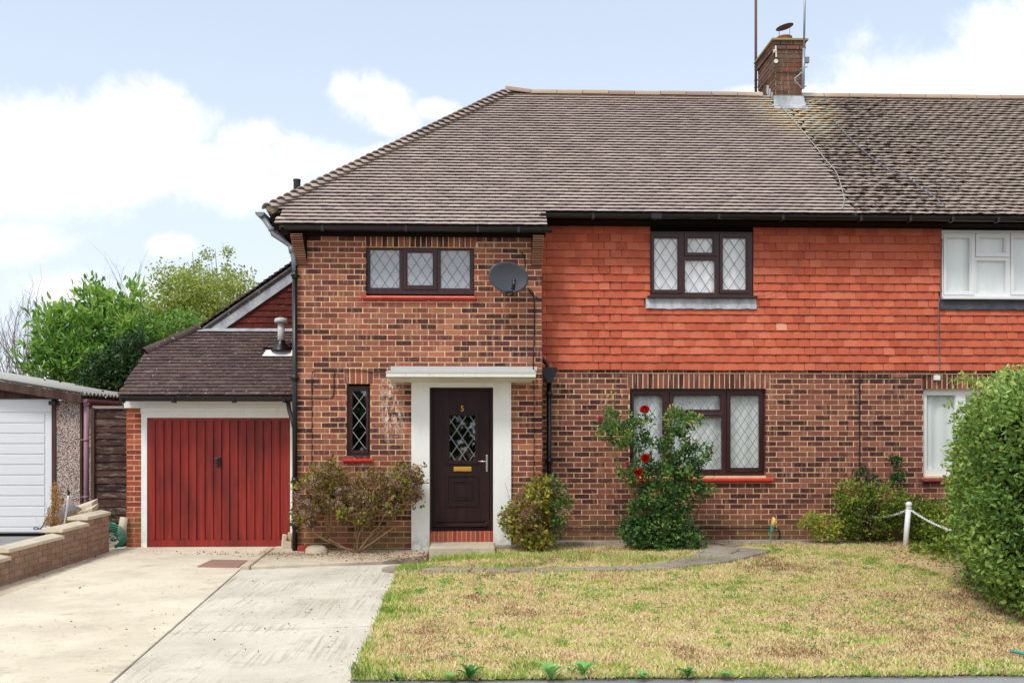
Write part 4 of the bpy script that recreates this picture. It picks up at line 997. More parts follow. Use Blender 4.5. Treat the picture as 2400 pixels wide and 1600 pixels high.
# cables lying on the roof
def on_roof(px, py, lift=.062):
    lo, hi = EY-.4, RY+.5
    for _ in range(40):
        Y = (lo+hi)/2; s_ = S(px, py, Y); z = EZ+(Y-EY)*sP/cP
        if s_.z > z: lo = Y
        else: hi = Y
    return S(px, py, Y)+Nn*lift
def smooth_path(pts, k=6):
    pts = [Vector(p) for p in pts]; out = []
    for i in range(len(pts)-1):
        p0, p1, p2, p3 = pts[max(i-1, 0)], pts[i], pts[i+1], pts[min(i+2, len(pts)-1)]
        for j in range(k):
            t = j/k; out.append(.5*((2*p1)+(-p0+p2)*t+(2*p0-5*p1+4*p2-p3)*t*t+(-p0+3*p1-3*p2+p3)*t*t*t))
    return out+[pts[-1]]
M_CABG = simple('grey_cable', srgb(160, 158, 148), .6, .3, .1, 30); M_CABB = simple('black_cable', srgb(24, 22, 24), .5, .4, .1, 30)
c1 = [(1824, 252), (1848, 279), (1875, 311), (1905, 347), (1930, 380), (1957, 412), (1970, 450), (1976, 478), (1971, 499)]
MB().tube(smooth_path([on_roof(*c) for c in c1], 4), .006, 6).build('cable', M_CABG, H1)
c2 = [(1950, 288), (1980, 323), (2010, 352), (2040, 378), (2085, 410), (2125, 424), (2150, 445), (2185, 470), (2215, 496)]
MB().tube(smooth_path([on_roof(*c) for c in c2], 4), .007, 6).build('cable', simple('blue_grey_cable', srgb(116, 114, 126), .6, .3, .1, 30), H2)
# cables on the walls
def wall_cable(pts, Y, r=.006, par=H1, mat=M_CABB, k=5): return MB().tube(smooth_path([S(x, y, Y) for x, y in pts], k), r, 6).build('cable', mat, par)
yc = YB-.018
wall_cable([(695, 931), (740, 932), (772, 932), (781, 925), (783, 905), (783, 880), (788, 869), (800, 867), (850, 868), (880, 873), (905, 873)], yc, .007)
wall_cable([(731, 1100), (731.5, 1000), (731.5, 930), (731.5, 880), (737, 868), (748, 866), (790, 867)], yc, .006)
MB().tube([S(731.5, 916, yc), S(731.5, 893, yc)], .011, 8).build('cable_joint', M_CABB, H1)
wall_cable([(1236, 676), (1248, 690), (1252, 705), (1253, 740), (1252, 800), (1250, 850), (1251, 866)], yc, .009)
wall_cable([(1252, 892), (1252, 960), (1252, 1040), (1251, 1120)], yc, .006)
wall_cable([(1234, 620), (1234, 700), (1233, 780), (1234, 866)], yc, .0035, H1, M_CABG)
wall_cable([(1195, 680), (1225, 678), (1243, 678), (1252, 692), (1262, 700), (1271, 702)], yc, .006)
wall_cable([(1222, 590), (1229, 603), (1232, 625)], yc, .006)
yc = YM-.065
wall_cable([(2015, 1105), (2015, 1000), (2015, 900), (2016, 886), (2022, 884)], YM-.02, .010, H2)
wall_cable([(2018, 884), (2070, 884), (2130, 884), (2190, 879)], YM-.02, .006, H2)
wall_cable([(2208, 560), (2206, 640), (2204, 690), (2200, 720), (2200, 800), (2203, 868)], yc-.012, .007, H2, simple('cable_g', srgb(110, 104, 104), .6, .3, .1, 30))
wall_cable([(1895, 535), (1890, 580), (1868, 630), (1840, 668), (1810, 688), (1775, 694)], yc-.004, .004, H1, simple('cable_t', srgb(140, 96, 84), .6, .3, .1, 30))
p = S(2195, 885, YM-.02); mb = MB(); mb.box(p.x-.045, p.x+.045, YM-.05, YM-.008, p.z-.037, p.z+.037); bevelled(mb.build('junction_box', M_UPVC, H2), .006)
wall_cable([(1320, 1237), (1400, 1238), (1500, 1237), (1640, 1236), (1740, 1237), (1800, 1237), (1822, 1238), (1828, 1250), (1826, 1262)], YM-.03, .009, H1)
# ================================================================== SATELLITE DISH
dish = thing('satellite_dish', 'dark grey oval satellite dish on the brick wall beside the upper window', 'satellite dish', (0.1, YB-.01, 3.5))
dc = S(1192, 649.5, YB-.30); a_, b_ = .275, .215
fw = Vector((.14, -1, .14)).normalized(); rx = Vector((0, 0, 1)).cross(-fw).normalized(); rx = -rx if rx.x < 0 else rx; uy = rx.cross(fw).normalized(); uy = uy if uy.z > 0 else -uy
rot = R(-9); rx, uy = rx*math.cos(rot)+uy*math.sin(rot), uy*math.cos(rot)-rx*math.sin(rot)
mb = MB(); nr, na = 8, 48
for side, off in ((0, 0), (1, .006)):
    b0 = len(mb.v)
    for i in range(nr+1):
        r = i/nr
        for j in range(na): t = 2*math.pi*j/na; mb.v.append(tuple(dc+rx*a_*r*math.cos(t)+uy*b_*r*math.sin(t)+fw*(.045*(r*r-1)-off-(.006 if side and i == nr else 0))))
    for i in range(nr):
        for j in range(na):
            q = (b0+i*na+j, b0+(i+1)*na+j, b0+(i+1)*na+(j+1) % na, b0+i*na+(j+1) % na); mb.f.append(q if side else q[::-1]); mb.t.append(0)
for j in range(na): mb.f.append((nr*na+j, nr*na+(j+1) % na, (2*nr+1)*na+(j+1) % na, (2*nr+1)*na+j)); mb.t.append(0)
mb.build('reflector', M_DISH, dish, True)
foot = dc-uy*(b_+.01)+rx*.0-fw*.0; lnb = S(1204.5, 668, YB-.62)
mb = MB(); mb.tube([foot-fw*.02, foot+fw*.03, lnb+Vector((-.02, .06, -.07))], [.016, .015, .013], 8); mb.build('arm', M_BLACK, dish, True)
mb = MB(); mb.tube([lnb+Vector((0, .04, .055)), lnb+Vector((.0, -.01, .05))], [.03, .032], 14); mb.tube([lnb+Vector((.005, 0, .05)), lnb+Vector((-.012, .03, -.06))], .026, 10); mb.build('receiver', M_BLACK, dish, True)
mb = MB(); mb.tube([dc-fw*.06, Vector((dc.x, YB-.02, dc.z-.04))], .022, 10); mb.box(dc.x-.06, dc.x+.06, YB-.03, YB-.007, dc.z-.12, dc.z+.04); mb.tube([foot-fw*.02, dc-fw*.1-uy*.1], .012, 8)
for dx in (-.07, .0, .07): mb.tube([foot+rx*dx+uy*.01-fw*.01, foot+rx*dx*.4-fw*.02-uy*.015], .008, 6)
mb.build('wall_bracket', M_BLACK, dish)
# ================================================================== OUR GARAGE
gar = thing('garage', 'brick garage with a red ribbed timber door and dark tiled lean-to roof', 'garage', (-3.8, YG, 0))
gxl = px2x(296, YG); fx0, fx1 = px2x(331.5, YG), XL
zdt = S(500, 978.6, YG).z
YE = 13.36; eg = S(480, 927, YE); GP = R(33); gc, gs = math.cos(GP), math.sin(GP)
GO = Vector((0, YE, eg.z)); GA_, GB, GN = Vector((1, 0, 0)), Vector((0, gc, gs)), Vector((0, -gs, gc))
wz1 = eg.z+(YG-YE)*gs/gc
mb = MB(); mb.box(gxl+.006, fx0-.006, YG+.006, YG+.22, -.1, S(480, 956, YG-.06).z+.1); mb.box(gxl+.006, gxl+.22, YG+.22, 19, -.1, wz1); mb.box(fx0, XL-.01, YG+.095, YG+.219, zdt+.051, wz1); mb.box(gxl+.22, XL-.01, 18.8, 19, -.1, wz1); mb.build('wall', M_MORTAR, gar)
gp = Pieces(gar, 'brick', M_BRICKG, 'brickwork')
for n in range(31):
    z = -.02+n*CO
    if z+CO > S(480, 956, YG-.06).z+.01: break
    if n % 2 == 0:
        gp.tpl('s', t_box(.208, .1, .065)); gp.add('s', Matrix.Translation(((gxl+fx0)/2, YG, z+CO/2)))
    else:
        gp.tpl('h', t_box(.099, .1, .065))
        for s in (-1, 1): gp.add('h', Matrix.Translation(((gxl+fx0)/2+s*.0545, YG, z+CO/2)))
brickwork(gp, (gxl, 0, 0), (0, 1, 0), (-1, 0, 0), YG+.01, 19, 0, -.02, wz1-.05, [], [], 0)
gp.finish(120, (290, 900, 340, 1300))
# frame, fascia
fr = MB(); xl_, xr_ = px2x(344.8, YG), px2x(680, YG)
panel(fr, fx0, px2x(690, YG), -.01, S(480, 962, YG-.03).z, [(xl_, xr_, -.02, zdt)], YG-.01, YG+.09); bevelled(fr.build('door_frame', M_WHITE, gar), .006)
zf1, zf0 = S(480, 937, YG-.06).z, S(480, 956, YG-.06).z
mb = MB(); mb.box(gxl-.03, XL-.01, YG-.07, YG-.045, zf0+.0, zf1+.06); mb.box(gxl-.03, gxl-.005, YG-.07, YG+.3, zf0, zf1+.06)
bevelled(mb.build('fascia_board', M_WHITE, gar), .004)
mb = MB(); z_ = [S(480, v, YG-.03).z for v in (956, 966, 971, 977)]
mb.box(fx0, XL-.01, YG-.044, YG+.02, z_[1], zf0-.001); mb.box(fx0+.03, XL-.01, YG-.03, YG+.02, z_[2], z_[1]-.001); mb.box(fx0+.05, XL-.01, YG-.022, YG+.02, z_[3], z_[2]-.001)
bevelled(mb.build('lintel_board', M_WHITE, gar), .003)
# ribbed door : a slab with a raised panel between grooves
zb_, zt2 = .0, zdt-.003
dm = MB(); dm.box(xl_+.006, xr_-.006, YG+.026, YG+.05, zb_+.004, zt2)
g0, g1 = rect(445, 986, 460, 1265, YG)[2:]
xsr = [px2x(260+v/4.126, YG) for v in (443, 527, 605, 686, 766, 846, 926, 1006, 1086, 1164, 1245, 1326, 1407, 1488, 1567, 1651)]
door = dm.build('garage_door', M_REDW, gar); door['label'] = 'red stained timber up-and-over door with vertical ribs'
edges = [xl_+.006]+xsr+[xr_-.006]; hw = .020
for i in range(len(edges)-1):
    a = edges[i]+(hw if i else 0); b = edges[i+1]-(hw if i < len(edges)-2 else 0)
    m2 = MB(); m2.prism([(a, YG+.0265, 0), (a+.003, YG-.002, 0), (b-.012, YG+.004, 0), (b-.003, YG+.0265, 0)], (0, 0, 1))
    for k, v in enumerate(m2.v): m2.v[k] = (v[0], v[1], g0 if v[2] < .5 else g1)
    m2.build('plank', M_REDW, door)
mb = MB(); mb.box(xl_+.006, xr_-.006, YG+.002, YG+.0262, zb_+.004, g0-.001); mb.box(xl_+.006, xr_-.006, YG+.002, YG+.0262, g1+.001, zt2); mb.build('door_rail', M_REDW, door)
a = rect(508, 1071, 518, 1094, YG); mb = MB(); mb.box(a[0], a[1], YG-.015, YG+.01, a[2], a[3]); bevelled(mb.build('handle', M_BLACK, door), .008)
mb = MB(); mb.tube([(a[0]-.02, YG-.045, a[3]-.02), ((a[0]+a[1])/2, YG-.05, a[3]-.02), ((a[0]+a[1])/2, YG-.01, a[3]-.02)], .014, 8); mb.tube([((a[0]+a[1])/2, YG-.014, a[2]+.035), ((a[0]+a[1])/2, YG-.019, a[2]+.035)], .008, 10); mb.build('handle', M_BLACK, door)
MB().box(xl_+.006, xr_-.006, YG+.02, YG+.06, -.012, .0035).build('door_seal', M_DARK, gar)
# roof of the garage: front slope and the long slope falling to the left behind it
gL = 2.02; xe = gxl+.015
gtop = GO+GB*gL
zs = lambda x: gtop.z+(x-px2x(462, gtop.y))*.70
hipx = px2x(462, gtop.y); tl = (zs(xe)-GO.z)/gs
gt = Pieces(gar, 'roof_tile', M_ROOFG, 'roof_tiles')
tiling(gt, GO, GA_, GB, GN, [(xe, 0), (XL, 0), (XL, gL), (hipx, gL), (xe, tl)], .101, .166, .128, .014, .026, .003, 0, gL, .002,
       lambda a, b: not (px2x(618, 14.5) < a and 1.24 < b < 1.36), left=lambda b: xe+max(0, b-tl)*(hipx-xe)/(gL-tl) if b > tl else xe-.02*(1-b/tl))
gt.finish(300, (285, 770, 690, 935))
mb = MB(); dk(mb, [GO+GA_*xe, GO+GA_*XL, GO+GA_*XL+GB*gL, GO+GA_*hipx+GB*gL, GO+GA_*xe+GB*tl])
# rear slope
yr = 19.2
def rz(x): return zs(x)
xt = XL
dk(mb, [(xe, GO.y+tl*gc, rz(xe)), (hipx, gtop.y, rz(hipx)), (xt, gtop.y, rz(xt)), (xt, yr, rz(xt)), (xe, yr, rz(xe))], .05, -.04)
mb.build('roof', M_ROOFG, gar)
sB = Vector((1, 0, .70)).normalized(); sA = Vector((0, -1, 0)); sN = sA.cross(sB).normalized()
if sN.z < 0: sA = -sA; sN = -sN
vt = Pieces(gar, 'verge_tile', M_ROOFG, 'verge_tiles'); vt.tpl('v', t_tile(.33, .14, .016, .032, 0))
k = 0; L = (Vector((xt, 0, rz(xt)))-Vector((hipx, 0, rz(hipx)))).length
while k*.101 < L+.02:
    P = Vector((hipx, gtop.y-.06+random.uniform(-.012, .012), rz(hipx)))+sB*(k*.101); vt.add('v', basis(P+sA*0+Vector((0, .165, 0))+sN*.012, sA, sB, sN)); k += 1
vt.finish(60)
st_ = Pieces(gar, 'side_roof_tile', M_ROOFG, 'side_roof_tiles')
tiling(st_, Vector((hipx, 0, rz(hipx))), sA, sB, sN, [(-yr if sA.y < 0 else gtop.y+.2, -.8), (-(gtop.y+.2) if sA.y < 0 else yr, -.8), (-(gtop.y+.2) if sA.y < 0 else yr, L), (-yr if sA.y < 0 else gtop.y+.2, L)], .101, .3, .128, .014, .026, .003, -.7, L, .002)
st_.finish(0)
# hip tiles between the two slopes
hp0 = GO+GA_*xe+GB*tl; hp1 = Vector((hipx, gtop.y, gtop.z)); hv = (hp1-hp0); hn_ = 2
for i in range(hn_):
    a, b = hp0+hv*(i/hn_), hp0+hv*((i+1)/hn_); mb = MB(); mb.tube([a-hv*.01, b+hv*.03], [.085, .080], 14); mb.tube([b-hv*.02, b+hv*.05], .088, 14); mb.build('hip_tile', M_ROOFG, gar, True)
MB().tube([hp0-hv*.02, hp0-hv*.005], .083, 14).build('hip_mortar', M_DARK, gar)
# gable wall with dark hung tiles, lead soaker strip under the verge
yg = gtop.y+.02
gw = MB(); gw.prism([(hipx+.1, yg+.05, gtop.z-.1), (XL, yg+.05, gtop.z-.1), (XL, yg+.05, rz(XL)-.05), (hipx+.1, yg+.05, rz(hipx+.1)-.05)], (0, .1, 0)); gw.build('gable_wall', M_DARK, gar)
ps = Pieces(gar, 'hung_tile', M_HANGD, 'hung_tiles')
gx0_ = hipx+.30
tiling(ps, Vector((0, yg+.045, gtop.z+.03)), Vector((1, 0, 0)), Vector((0, 0, 1)), Vector((0, -1, 0)), [(gx0_-.10, 0), (XL, 0), (XL, rz(XL)-gtop.z-.24), ], .1, .165, .125, .012, .026, .002, 0, 1.3, .003)
ps.finish(120, (480, 600, 700, 780))
mb = MB(); off = .25
P0 = Vector((hipx+.02, yg-.012, rz(hipx)+.005)); P1 = Vector((XL, yg-.012, rz(XL)-.01)); dn = Vector((0, 0, -1))
P0b = Vector((hipx+.42, yg-.012, gtop.z+.02))
mb.prism([P0, P1, P1+dn*.26, P0b], (0, .03, 0)); mb.build('lead_verge_flashing', M_LEAD, gar)
mb = MB(); mb.add([(hipx-.02, yg-.01, gtop.z+.035), (XL, yg-.01, gtop.z+.035), (XL, gtop.y-.10, gtop.z-.022), (hipx-.0, gtop.y-.10, gtop.z-.022)], [(0, 3, 2, 1)]); mb.build('lead_top_flashing', M_LEAD, gar)
gy = YE-.06; mb = MB(); half_gutter(mb, px2x(284, gy), XL+.02, gy, eg.z-.03, .052); brackets(mb, [px2x(v, gy) for v in (287, 408, 549, 668)], gy, eg.z-.035); mb.build('gutter', M_BLACK, gar)
pg = S(683, 935, gy); mb = MB(); mb.tube(smooth_path([S(676, 935, gy), S(676, 948, gy), S(680, 968, 13.1), S(686, 985, 12.95), S(689, 1000, 12.9)], 4), .031, 10); mb.build('gutter_outlet', M_BLACK, gar, True)
# flue on the garage roof
yv = 14.42; pv = S(660, 816, yv); zt_v = S(660, 757, yv).z
mb = MB(); sx0, sx1 = px2x(620, yv), px2x(689, yv)
bt = (yv-YE)/gc
q = lambda x, b, n: GO+GA_*x+GB*b+GN*n
mb.prism([q(sx0, bt-.16, .034), q(sx1, bt-.16, .034), q(sx1, bt+.02, .040), q(sx0+.03, bt+.02, .040)], GN*.006); mb.build('flue_slate', M_WHITE, gar)
mb = MB(); c0 = Vector((pv.x, yv-.03, pv.z+.0)); mb.lathe([(.155, -.035), (.12, .02), (.075, .07), (.06, .11), (.058, .12)], c0, 20); mb.build('flue_boot', M_BLACK, gar, True)
mb = MB(); mb.tube([c0+Vector((0, 0, .05)), Vector((c0.x, c0.y, zt_v))], .053, 18); mb.lathe([(.06, .0), (.098, .0), (.105, .03), (.09, .065), (.04, .08)], (c0.x, c0.y, zt_v-.0), 22); mb.build('flue_pipe', M_LIGHTP, gar, True)
MB().box(gxl+.3, XL-.02, YG+.3, 18.7, .01, .02).build('interior_floor', M_DARK, gar)

# ================================================================== NEIGHBOUR'S CONCRETE GARAGE
YN = 15.0
ng = thing('concrete_garage', 'pebbledashed concrete garage with a white up-and-over door and corrugated roof', 'garage', (-8, YN, .1))
ex0, ez0 = px2x(200, YN), S(200, 922, YN).z
xp0, xp1 = px2x(132, YN), px2x(187, YN)
zdt_n = S(60, 934, YN).z; xdl, xdr = px2x(122, YN)-2.25, px2x(122, YN)
def slope_z(x): return ez0+(ex0-x)*.167
mb = MB(); mb.box(xp0, xp1, YN, YN+.08, -.1, slope_z(xp1)-.12); mb.build('front_panel', M_PEB, ng)
mb = MB(); mb.box(px2x(198, YN+.02)-.02, px2x(214, YN+.02), YN+.03, YN+.1, -.1, slope_z(xp1)-.25); mb.build('side_panel', M_PEB, ng)
xr_n = xp1+.045
mb = MB(); mb.box(xr_n-.04, xr_n, YN+.1, 19.4, -.1, ez0-.1); mb.box(xdl-.3, xr_n, 19.35, 19.4, -.1, ez0-.1); mb.box(xdl-.35, xdl-.3, YN+.1, 19.4, -.1, ez0-.1); mb.build('wall', M_PEB, ng)
mb = MB(); mb.box(xp1+.002, xp1+.042, YN-.01, YN+.09, -.1, slope_z(xp1)-.13); mb.box(px2x(214.5, YN), px2x(219, YN), YN+.0, YN+.1, -.1, slope_z(xp1)-.2); bevelled(mb.build('corner_post', M_DKWOOD, ng), .006)
mb = MB(); mb.box(xdr+.002, xp0-.002, YN-.02, YN+.08, -.1, zdt_n+.03); mb.box(xdl-.06, xdl-.002, YN-.02, YN+.08, -.1, zdt_n+.03); mb.build('door_frame', M_DKWOOD, ng)
mb = MB(); mb.prism([(xdl-.3, YN-.03, zdt_n+.0), (xp0+.0, YN-.03, zdt_n+.0), (xp0, YN-.03, slope_z(xp0)-.10), (xdl-.3, YN-.03, slope_z(xdl-.3)-.10)], (0, .05, 0)); mb.build('gable_board', M_DKWOOD, ng)
nd = MB(); nd.box(xdl, xdr, YN+.02, YN+.05, .07, zdt_n).build('garage_door', M_UPVC, ng)
nd = ng.children[-1] if ng.children else None
nd = [c for c in ng.children if c.name.startswith('garage_door')][-1]
zz = S(60, 966.5, YN).z; pitch = 24.4*15.0/FPX; n = 0
ys_ = [966.5+24.4*i for i in range(12)]
tops = [zdt_n]+[S(60, v, YN).z for v in ys_ if S(60, v, YN).z > .12]+[.075]
for i in range(len(tops)-1):
    a, b = tops[i+1]+.008, tops[i]-.008
    m2 = MB(); m2.prism([(xdl+.01, YN+.019, a), (xdl+.01, YN+.004, a+.006), (xdl+.01, YN+.004, b-.006), (xdl+.01, YN+.019, b)], (xdr-xdl-.13 if i else xdr-xdl-.02, 0, 0)); p_ = m2.build('door_panel', M_UPVC, nd)
    if i:
        m3 = MB()
        for j in range(1, 6):
            zc = a+(b-a)*j/6; m3.box(xdl+.012, xdr-.125, YN+.0025, YN+.0038, zc-.0025, zc+.0025)
        m3.build('panel_ribs', M_UPVC, nd)
MB().box(xdr-.11, xdr-.002, YN+.008, YN+.0195, .08, tops[1]-.01).build('door_stile', M_UPVC, nd)
MB().box(xdl, xdr, YN+.0, YN+.1, .0, .068).build('door_threshold', M_DARK, ng)
# roof
bb = MB(); xa = xdl-.6; sl = lambda x, o: (x, YN-.22, slope_z(x)+o)
bb.prism([sl(xa, -.02), sl(px2x(192, YN-.2), -.02), sl(px2x(192, YN-.2), -.155), sl(xa, -.155)], (0, .035, 0)); bevelled(bb.build('barge_board', M_DKWOOD, ng), .006)
cr = MB(); nx = 2; yy = np.linspace(YN-.24, 19.4, 480); xs_ = [xa, ex0+.05]
vs = []
for y_ in yy:
    for x_ in xs_: vs.append((x_, y_, slope_z(x_)+.012+.022*math.sin(y_*2*math.pi/.146)))
cr.add(vs, [(i*2, i*2+1, i*2+3, i*2+2) for i in range(len(yy)-1)]); cr.add([(x, y, z-.008) for x, y, z in vs], [(i*2, i*2+2, i*2+3, i*2+1) for i in range(len(yy)-1)])
b0 = 0; n2 = len(vs)
for i in range(len(yy)-1): cr.f.append((i*2+1, n2+i*2+1, n2+i*2+3, i*2+3)); cr.t.append(0)
cr.build('corrugated_roof', M_CORR, ng, True)
rc = MB()
for (px_, py_) in ((105, 895), (141, 900), (179, 906), (214, 911), (247, 916), (277, 920), (199, 905), (241, 922)):
    lo, hi = YN-.2, 19.3
    for _ in range(30):
        Y = (lo+hi)/2; s_ = S(px_, py_, Y)
        if s_.z > slope_z(s_.x): lo = Y
        else: hi = Y
    s_ = S(px_, py_, Y); rc.tube([(s_.x, s_.y, s_.z+.01), (s_.x, s_.y, s_.z+.055)], .022, 8)
rc.build('roof_bolts', M_BLACK, ng)
mb = MB(); mb.box(ex0-.06, ex0-.03, YN-.2, 19.3, ez0-.13, ez0-.03); mb.build('side_fascia', M_DKWOOD, ng)
mb = MB(); gx_ = px2x(197.5, YN-.15)
for j in range(8):
    t0, t1 = math.pi+math.pi*j/8, math.pi+math.pi*(j+1)/8
    mb.face([(gx_+math.cos(t0)*.06, YN-.17, ez0-.09+math.sin(t0)*.06), (gx_+math.cos(t1)*.06, YN-.17, ez0-.09+math.sin(t1)*.06), (gx_+math.cos(t1)*.06, 19, ez0-.09+math.sin(t1)*.06), (gx_+math.cos(t0)*.06, 19, ez0-.09+math.sin(t0)*.06)])
mb.face([(gx_+math.cos(math.pi+math.pi*j/8)*.06, YN-.17, ez0-.09+math.sin(math.pi+math.pi*j/8)*.06) for j in range(9)]); mb.build('side_gutter', M_PURP, ng)
pp = S(202.5, 945, YN-.10); pb = S(203, 1185, YN-.10)
mb = MB(); mb.tube([(pp.x, YN-.1, .0), (pp.x, YN-.1, pp.z)], .038, 14); mb.tube([(pp.x, YN-.1, S(200, 952, YN).z), (pp.x, YN-.1, S(200, 943, YN).z)], .043, 14)
for v in (1030, 1163): z = S(200, v, YN).z; mb.tube([(pp.x, YN-.1, z-.02), (pp.x, YN-.1, z+.02)], .044, 14); mb.box(pp.x-.09, pp.x, YN-.11, YN-.09, z-.008, z+.008)
mb.build('downpipe', M_PURP, ng, True)
sl_ = thing('security_light', 'small black security light fixed at the corner of the white garage door', 'security light', (xp0, YN-.06, 2.1))
p = S(133, 928, YN-.08); mb = MB(); mb.box(p.x-.03, p.x+.03, YN-.13, YN-.04, p.z-.05, p.z+.04); mb.box(p.x-.012, p.x+.012, YN-.06, YN-.03, p.z-.12, p.z-.04); bevelled(mb.build('sensor', M_BLACK, sl_), .008)
MB().box(p.x-.02, p.x+.02, YN-.134, YN-.131, p.z-.01, p.z+.034).build('sensor_window', M_UPVC, sl_)
p = S(126, 944, YN-.1); mb = MB(); mb.box(p.x-.06, p.x+.05, YN-.16, YN-.06, p.z-.035, p.z+.03, 0, None); bevelled(mb.build('lamp_head', M_BLACK, sl_), .01)
# ================================================================== FENCE between the garages
YF = 14.75
fe = thing('timber_fence', 'dark weathered overlap fence panel between the two garages', 'fence', (-6.2, YF, 0))
fa, fb = px2x(217, YF), px2x(300, YF)
yr_ = [951]; v = 959.5
while v < 1225: yr_.append(v); v += 17.2+random.uniform(-2.5, 2.5)
yr_.append(1232)
for i in range(1, len(yr_)-1):
    zt3, zb3 = S(250, yr_[i]-2, YF).z, S(250, yr_[i+1]+2.5, YF).z; m2 = MB(); k = 10; vs = []
    for j in range(k+1):
        x = fa+(fb-fa)*j/k; w1, w2 = random.uniform(-.004, .004), random.uniform(-.006, .006)
        vs += [(x, YF+.012, zt3+w1), (x, YF-.012+w1, zb3+w2), (x, YF+.010, zb3+w2), (x, YF+.024, zt3+w1)]
    m2.add(vs, [(j*4, j*4+1, j*4+5, j*4+4) for j in range(k)]+[(j*4+1, j*4+2, j*4+6, j*4+5) for j in range(k)]+[(j*4+2, j*4+3, j*4+7, j*4+6) for j in range(k)]); m2.build('board', M_FENCE, fe)
a = rect(217, 951, 300, 957, YF-.03); MB().box(a[0], a[1], YF-.035, YF+.03, a[2], a[3]).build('top_rail', simple('grey_timber', srgb(150, 140, 132), .9, .1, .2, 14), fe)
mb = MB(); mb.box(fa-.01, fa+.04, YF-.04, YF-.013, .2, S(220, 955, YF).z); mb.box(fa+.5, fa+.54, YF+.03, YF+.07, 0, 2.1); mb.build('post', M_DKWOOD, fe)
mb = MB(); mb.box(fa, fb, YF+.0, YF+.05, -.05, S(250, 1222, YF).z); mb.build('gravel_board', M_CONCD, fe)
# ================================================================== BOUNDARY WALL
XW = px2x(255, 13.25)
bw = thing('boundary_wall', 'low stepped brick boundary wall with pale copings beside the drive', 'wall', (XW, 11.6, 0))
tops_w = []
def zat(px, py):            # height on the wall's face
    k = (px-1200)/FPX; Y = XW*(1-k*TY)/(TY+k); return Y, S(px, py, Y).z
Ye, ze = zat(255, 1197)
Y3, z3 = zat(213, 1203); Y2, z2 = zat(154, 1243); Y1, z1 = zat(31, 1271); 
steps = [(13.25, Y3-.12, ze), (Y3-.12, Y2-.10, ze-.082), (Y2-.10, Y1-.10, ze-.164), (Y1-.10, 8.6, ze-.246)]
wm_ = MB()
for (ya, yb2, zt4) in steps: wm_.box(XW-.206, XW-.006, yb2, ya-.001, -.1, zt4-.05)
wm_.build('wall', M_MORTARW, bw)
wp = Pieces(bw, 'brick', M_BRICKW, 'brickwork')
for (ya, yb2, zt4) in steps: brickwork(wp, (XW, 0, 0), (0, 1, 0), (1, 0, 0), yb2+.004, ya-.006, -.02, zt4-.05-8*CO, zt4-.05, [], [], .11)
ends = steps[0]
brickwork(wp, (0, 13.25, 0), (-1, 0, 0), (0, 1, 0), -XW+.004, -XW+.2, 0, ze-.05-8*CO, ze-.05)
wp.finish(300, (0, 1180, 262, 1400))
for (ya, yb2, zt4) in steps:
    n = max(1, round((ya-yb2)/.62)); l = (ya-yb2+.06)/n
    for i in range(n):
        y0 = yb2-.05+l*i; y1 = y0+l-.006; m2 = MB()
        m2.prism([(XW+.03, y0, zt4-.055), (XW+.03, y0, zt4-.015), (XW-.10, y0, zt4+.02), (XW-.24, y0, zt4-.015), (XW-.24, y0, zt4-.055)], (0, y1-y0, 0)); bevelled(m2.build('coping_stone', M_COPE, bw), .006)
wp_z = ze
# ================================================================== GROUND
def gh(x, y):
    x = np.asarray(x, float); y = np.asarray(y, float)
    a = np.clip((y-8.5)/(13.3-8.5), 0, 1); a = a*a*(3-2*a); b = np.clip((x+1.2)/2.2, 0, 1)
    return .012+.085*a*b
gr = MB(); gr.face([(-300, -60, -.06), (300, -60, -.06), (300, 400, -.06), (-300, 400, -.06)]); o = gr.build('ground', M_SOIL); tag(o, kind='structure')
# paved apron of the road side, asphalt
pa = MB(); yroad = G(1500, 1589).y
pa.box(-14, 14, -8, yroad+.06, -.05, -.004); o = pa.build('pavement', M_ASPH); tag(o, kind='structure')
# drive: slabs
drv = MB(); lj = lambda py: G(259+(1600-py)*1.142, py)
EDG = [(821, 1600), (860, 1510), (900, 1416), (934, 1337)]
edge = [G(px, py) for px, py in EDG]
ext = lambda a, b, y: a+(b-a)*((y-a.y)/(b.y-a.y))
J0, J1 = G(259, 1600), G(605, 1297); E0, E1 = edge[0], edge[-1]
drive = thing('driveway', None, None, (-2.5, 9, 0)); drive['kind'] = 'structure'
def slab(name, pts, z, mat, par=drive, th=.1, bev=.004):
    mb = MB(); mb.prism([(p[0], p[1], z) for p in pts][::-1], (0, 0, -th)); 
    return bevelled(mb.build(name, mat, par), bev, 1)
jx = lambda y: ext(J0, J1, y); exx = lambda y: ext(E0, E1, y)
g_ = .011
wl = [(XW-.2+ -.0, 5.0), (XW-.006, 5.0)]
strip = 0.30
slab('drive_slab', [(XW+strip+.25, 4.5), (jx(4.5).x-g_, 4.5), (jx(11.3).x-g_, 11.3), (J1.x, 13.0), (XL-.1, 13.3), (XL-.1, 13.9), (gxl-.0, 13.9), (gxl-.45, 13.3), (XW+.05, 13.2), (XW+strip-.1, 12.1)], .0, M_CONC)
slab('drive_slab', [(XW-.6, 4.5), (XW+strip+.24, 4.5), (XW+strip-.106, 12.1), (XW+.045, 13.2), (XW-.002, 13.2)], -.004, M_CONCG)
ja, jb = G(489, 1400), G(914, 1383); jc, jd = G(389, 1483), G(876, 1466)
yA, yB_ = (ja.y+jb.y)/2, (jc.y+jd.y)/2
yt = G(750, 1331).y
def rowslab(y0a, y0b, y1a, y1b):
    a, b, c, d = jx(y0a), exx(y0b), exx(y1b), jx(y1a); slab('drive_slab', [(a.x+g_, y0a+.016), (b.x, y0b+.016), (c.x, y1b-.016), (d.x+g_, y1a-.016)], .002, M_CONC2)
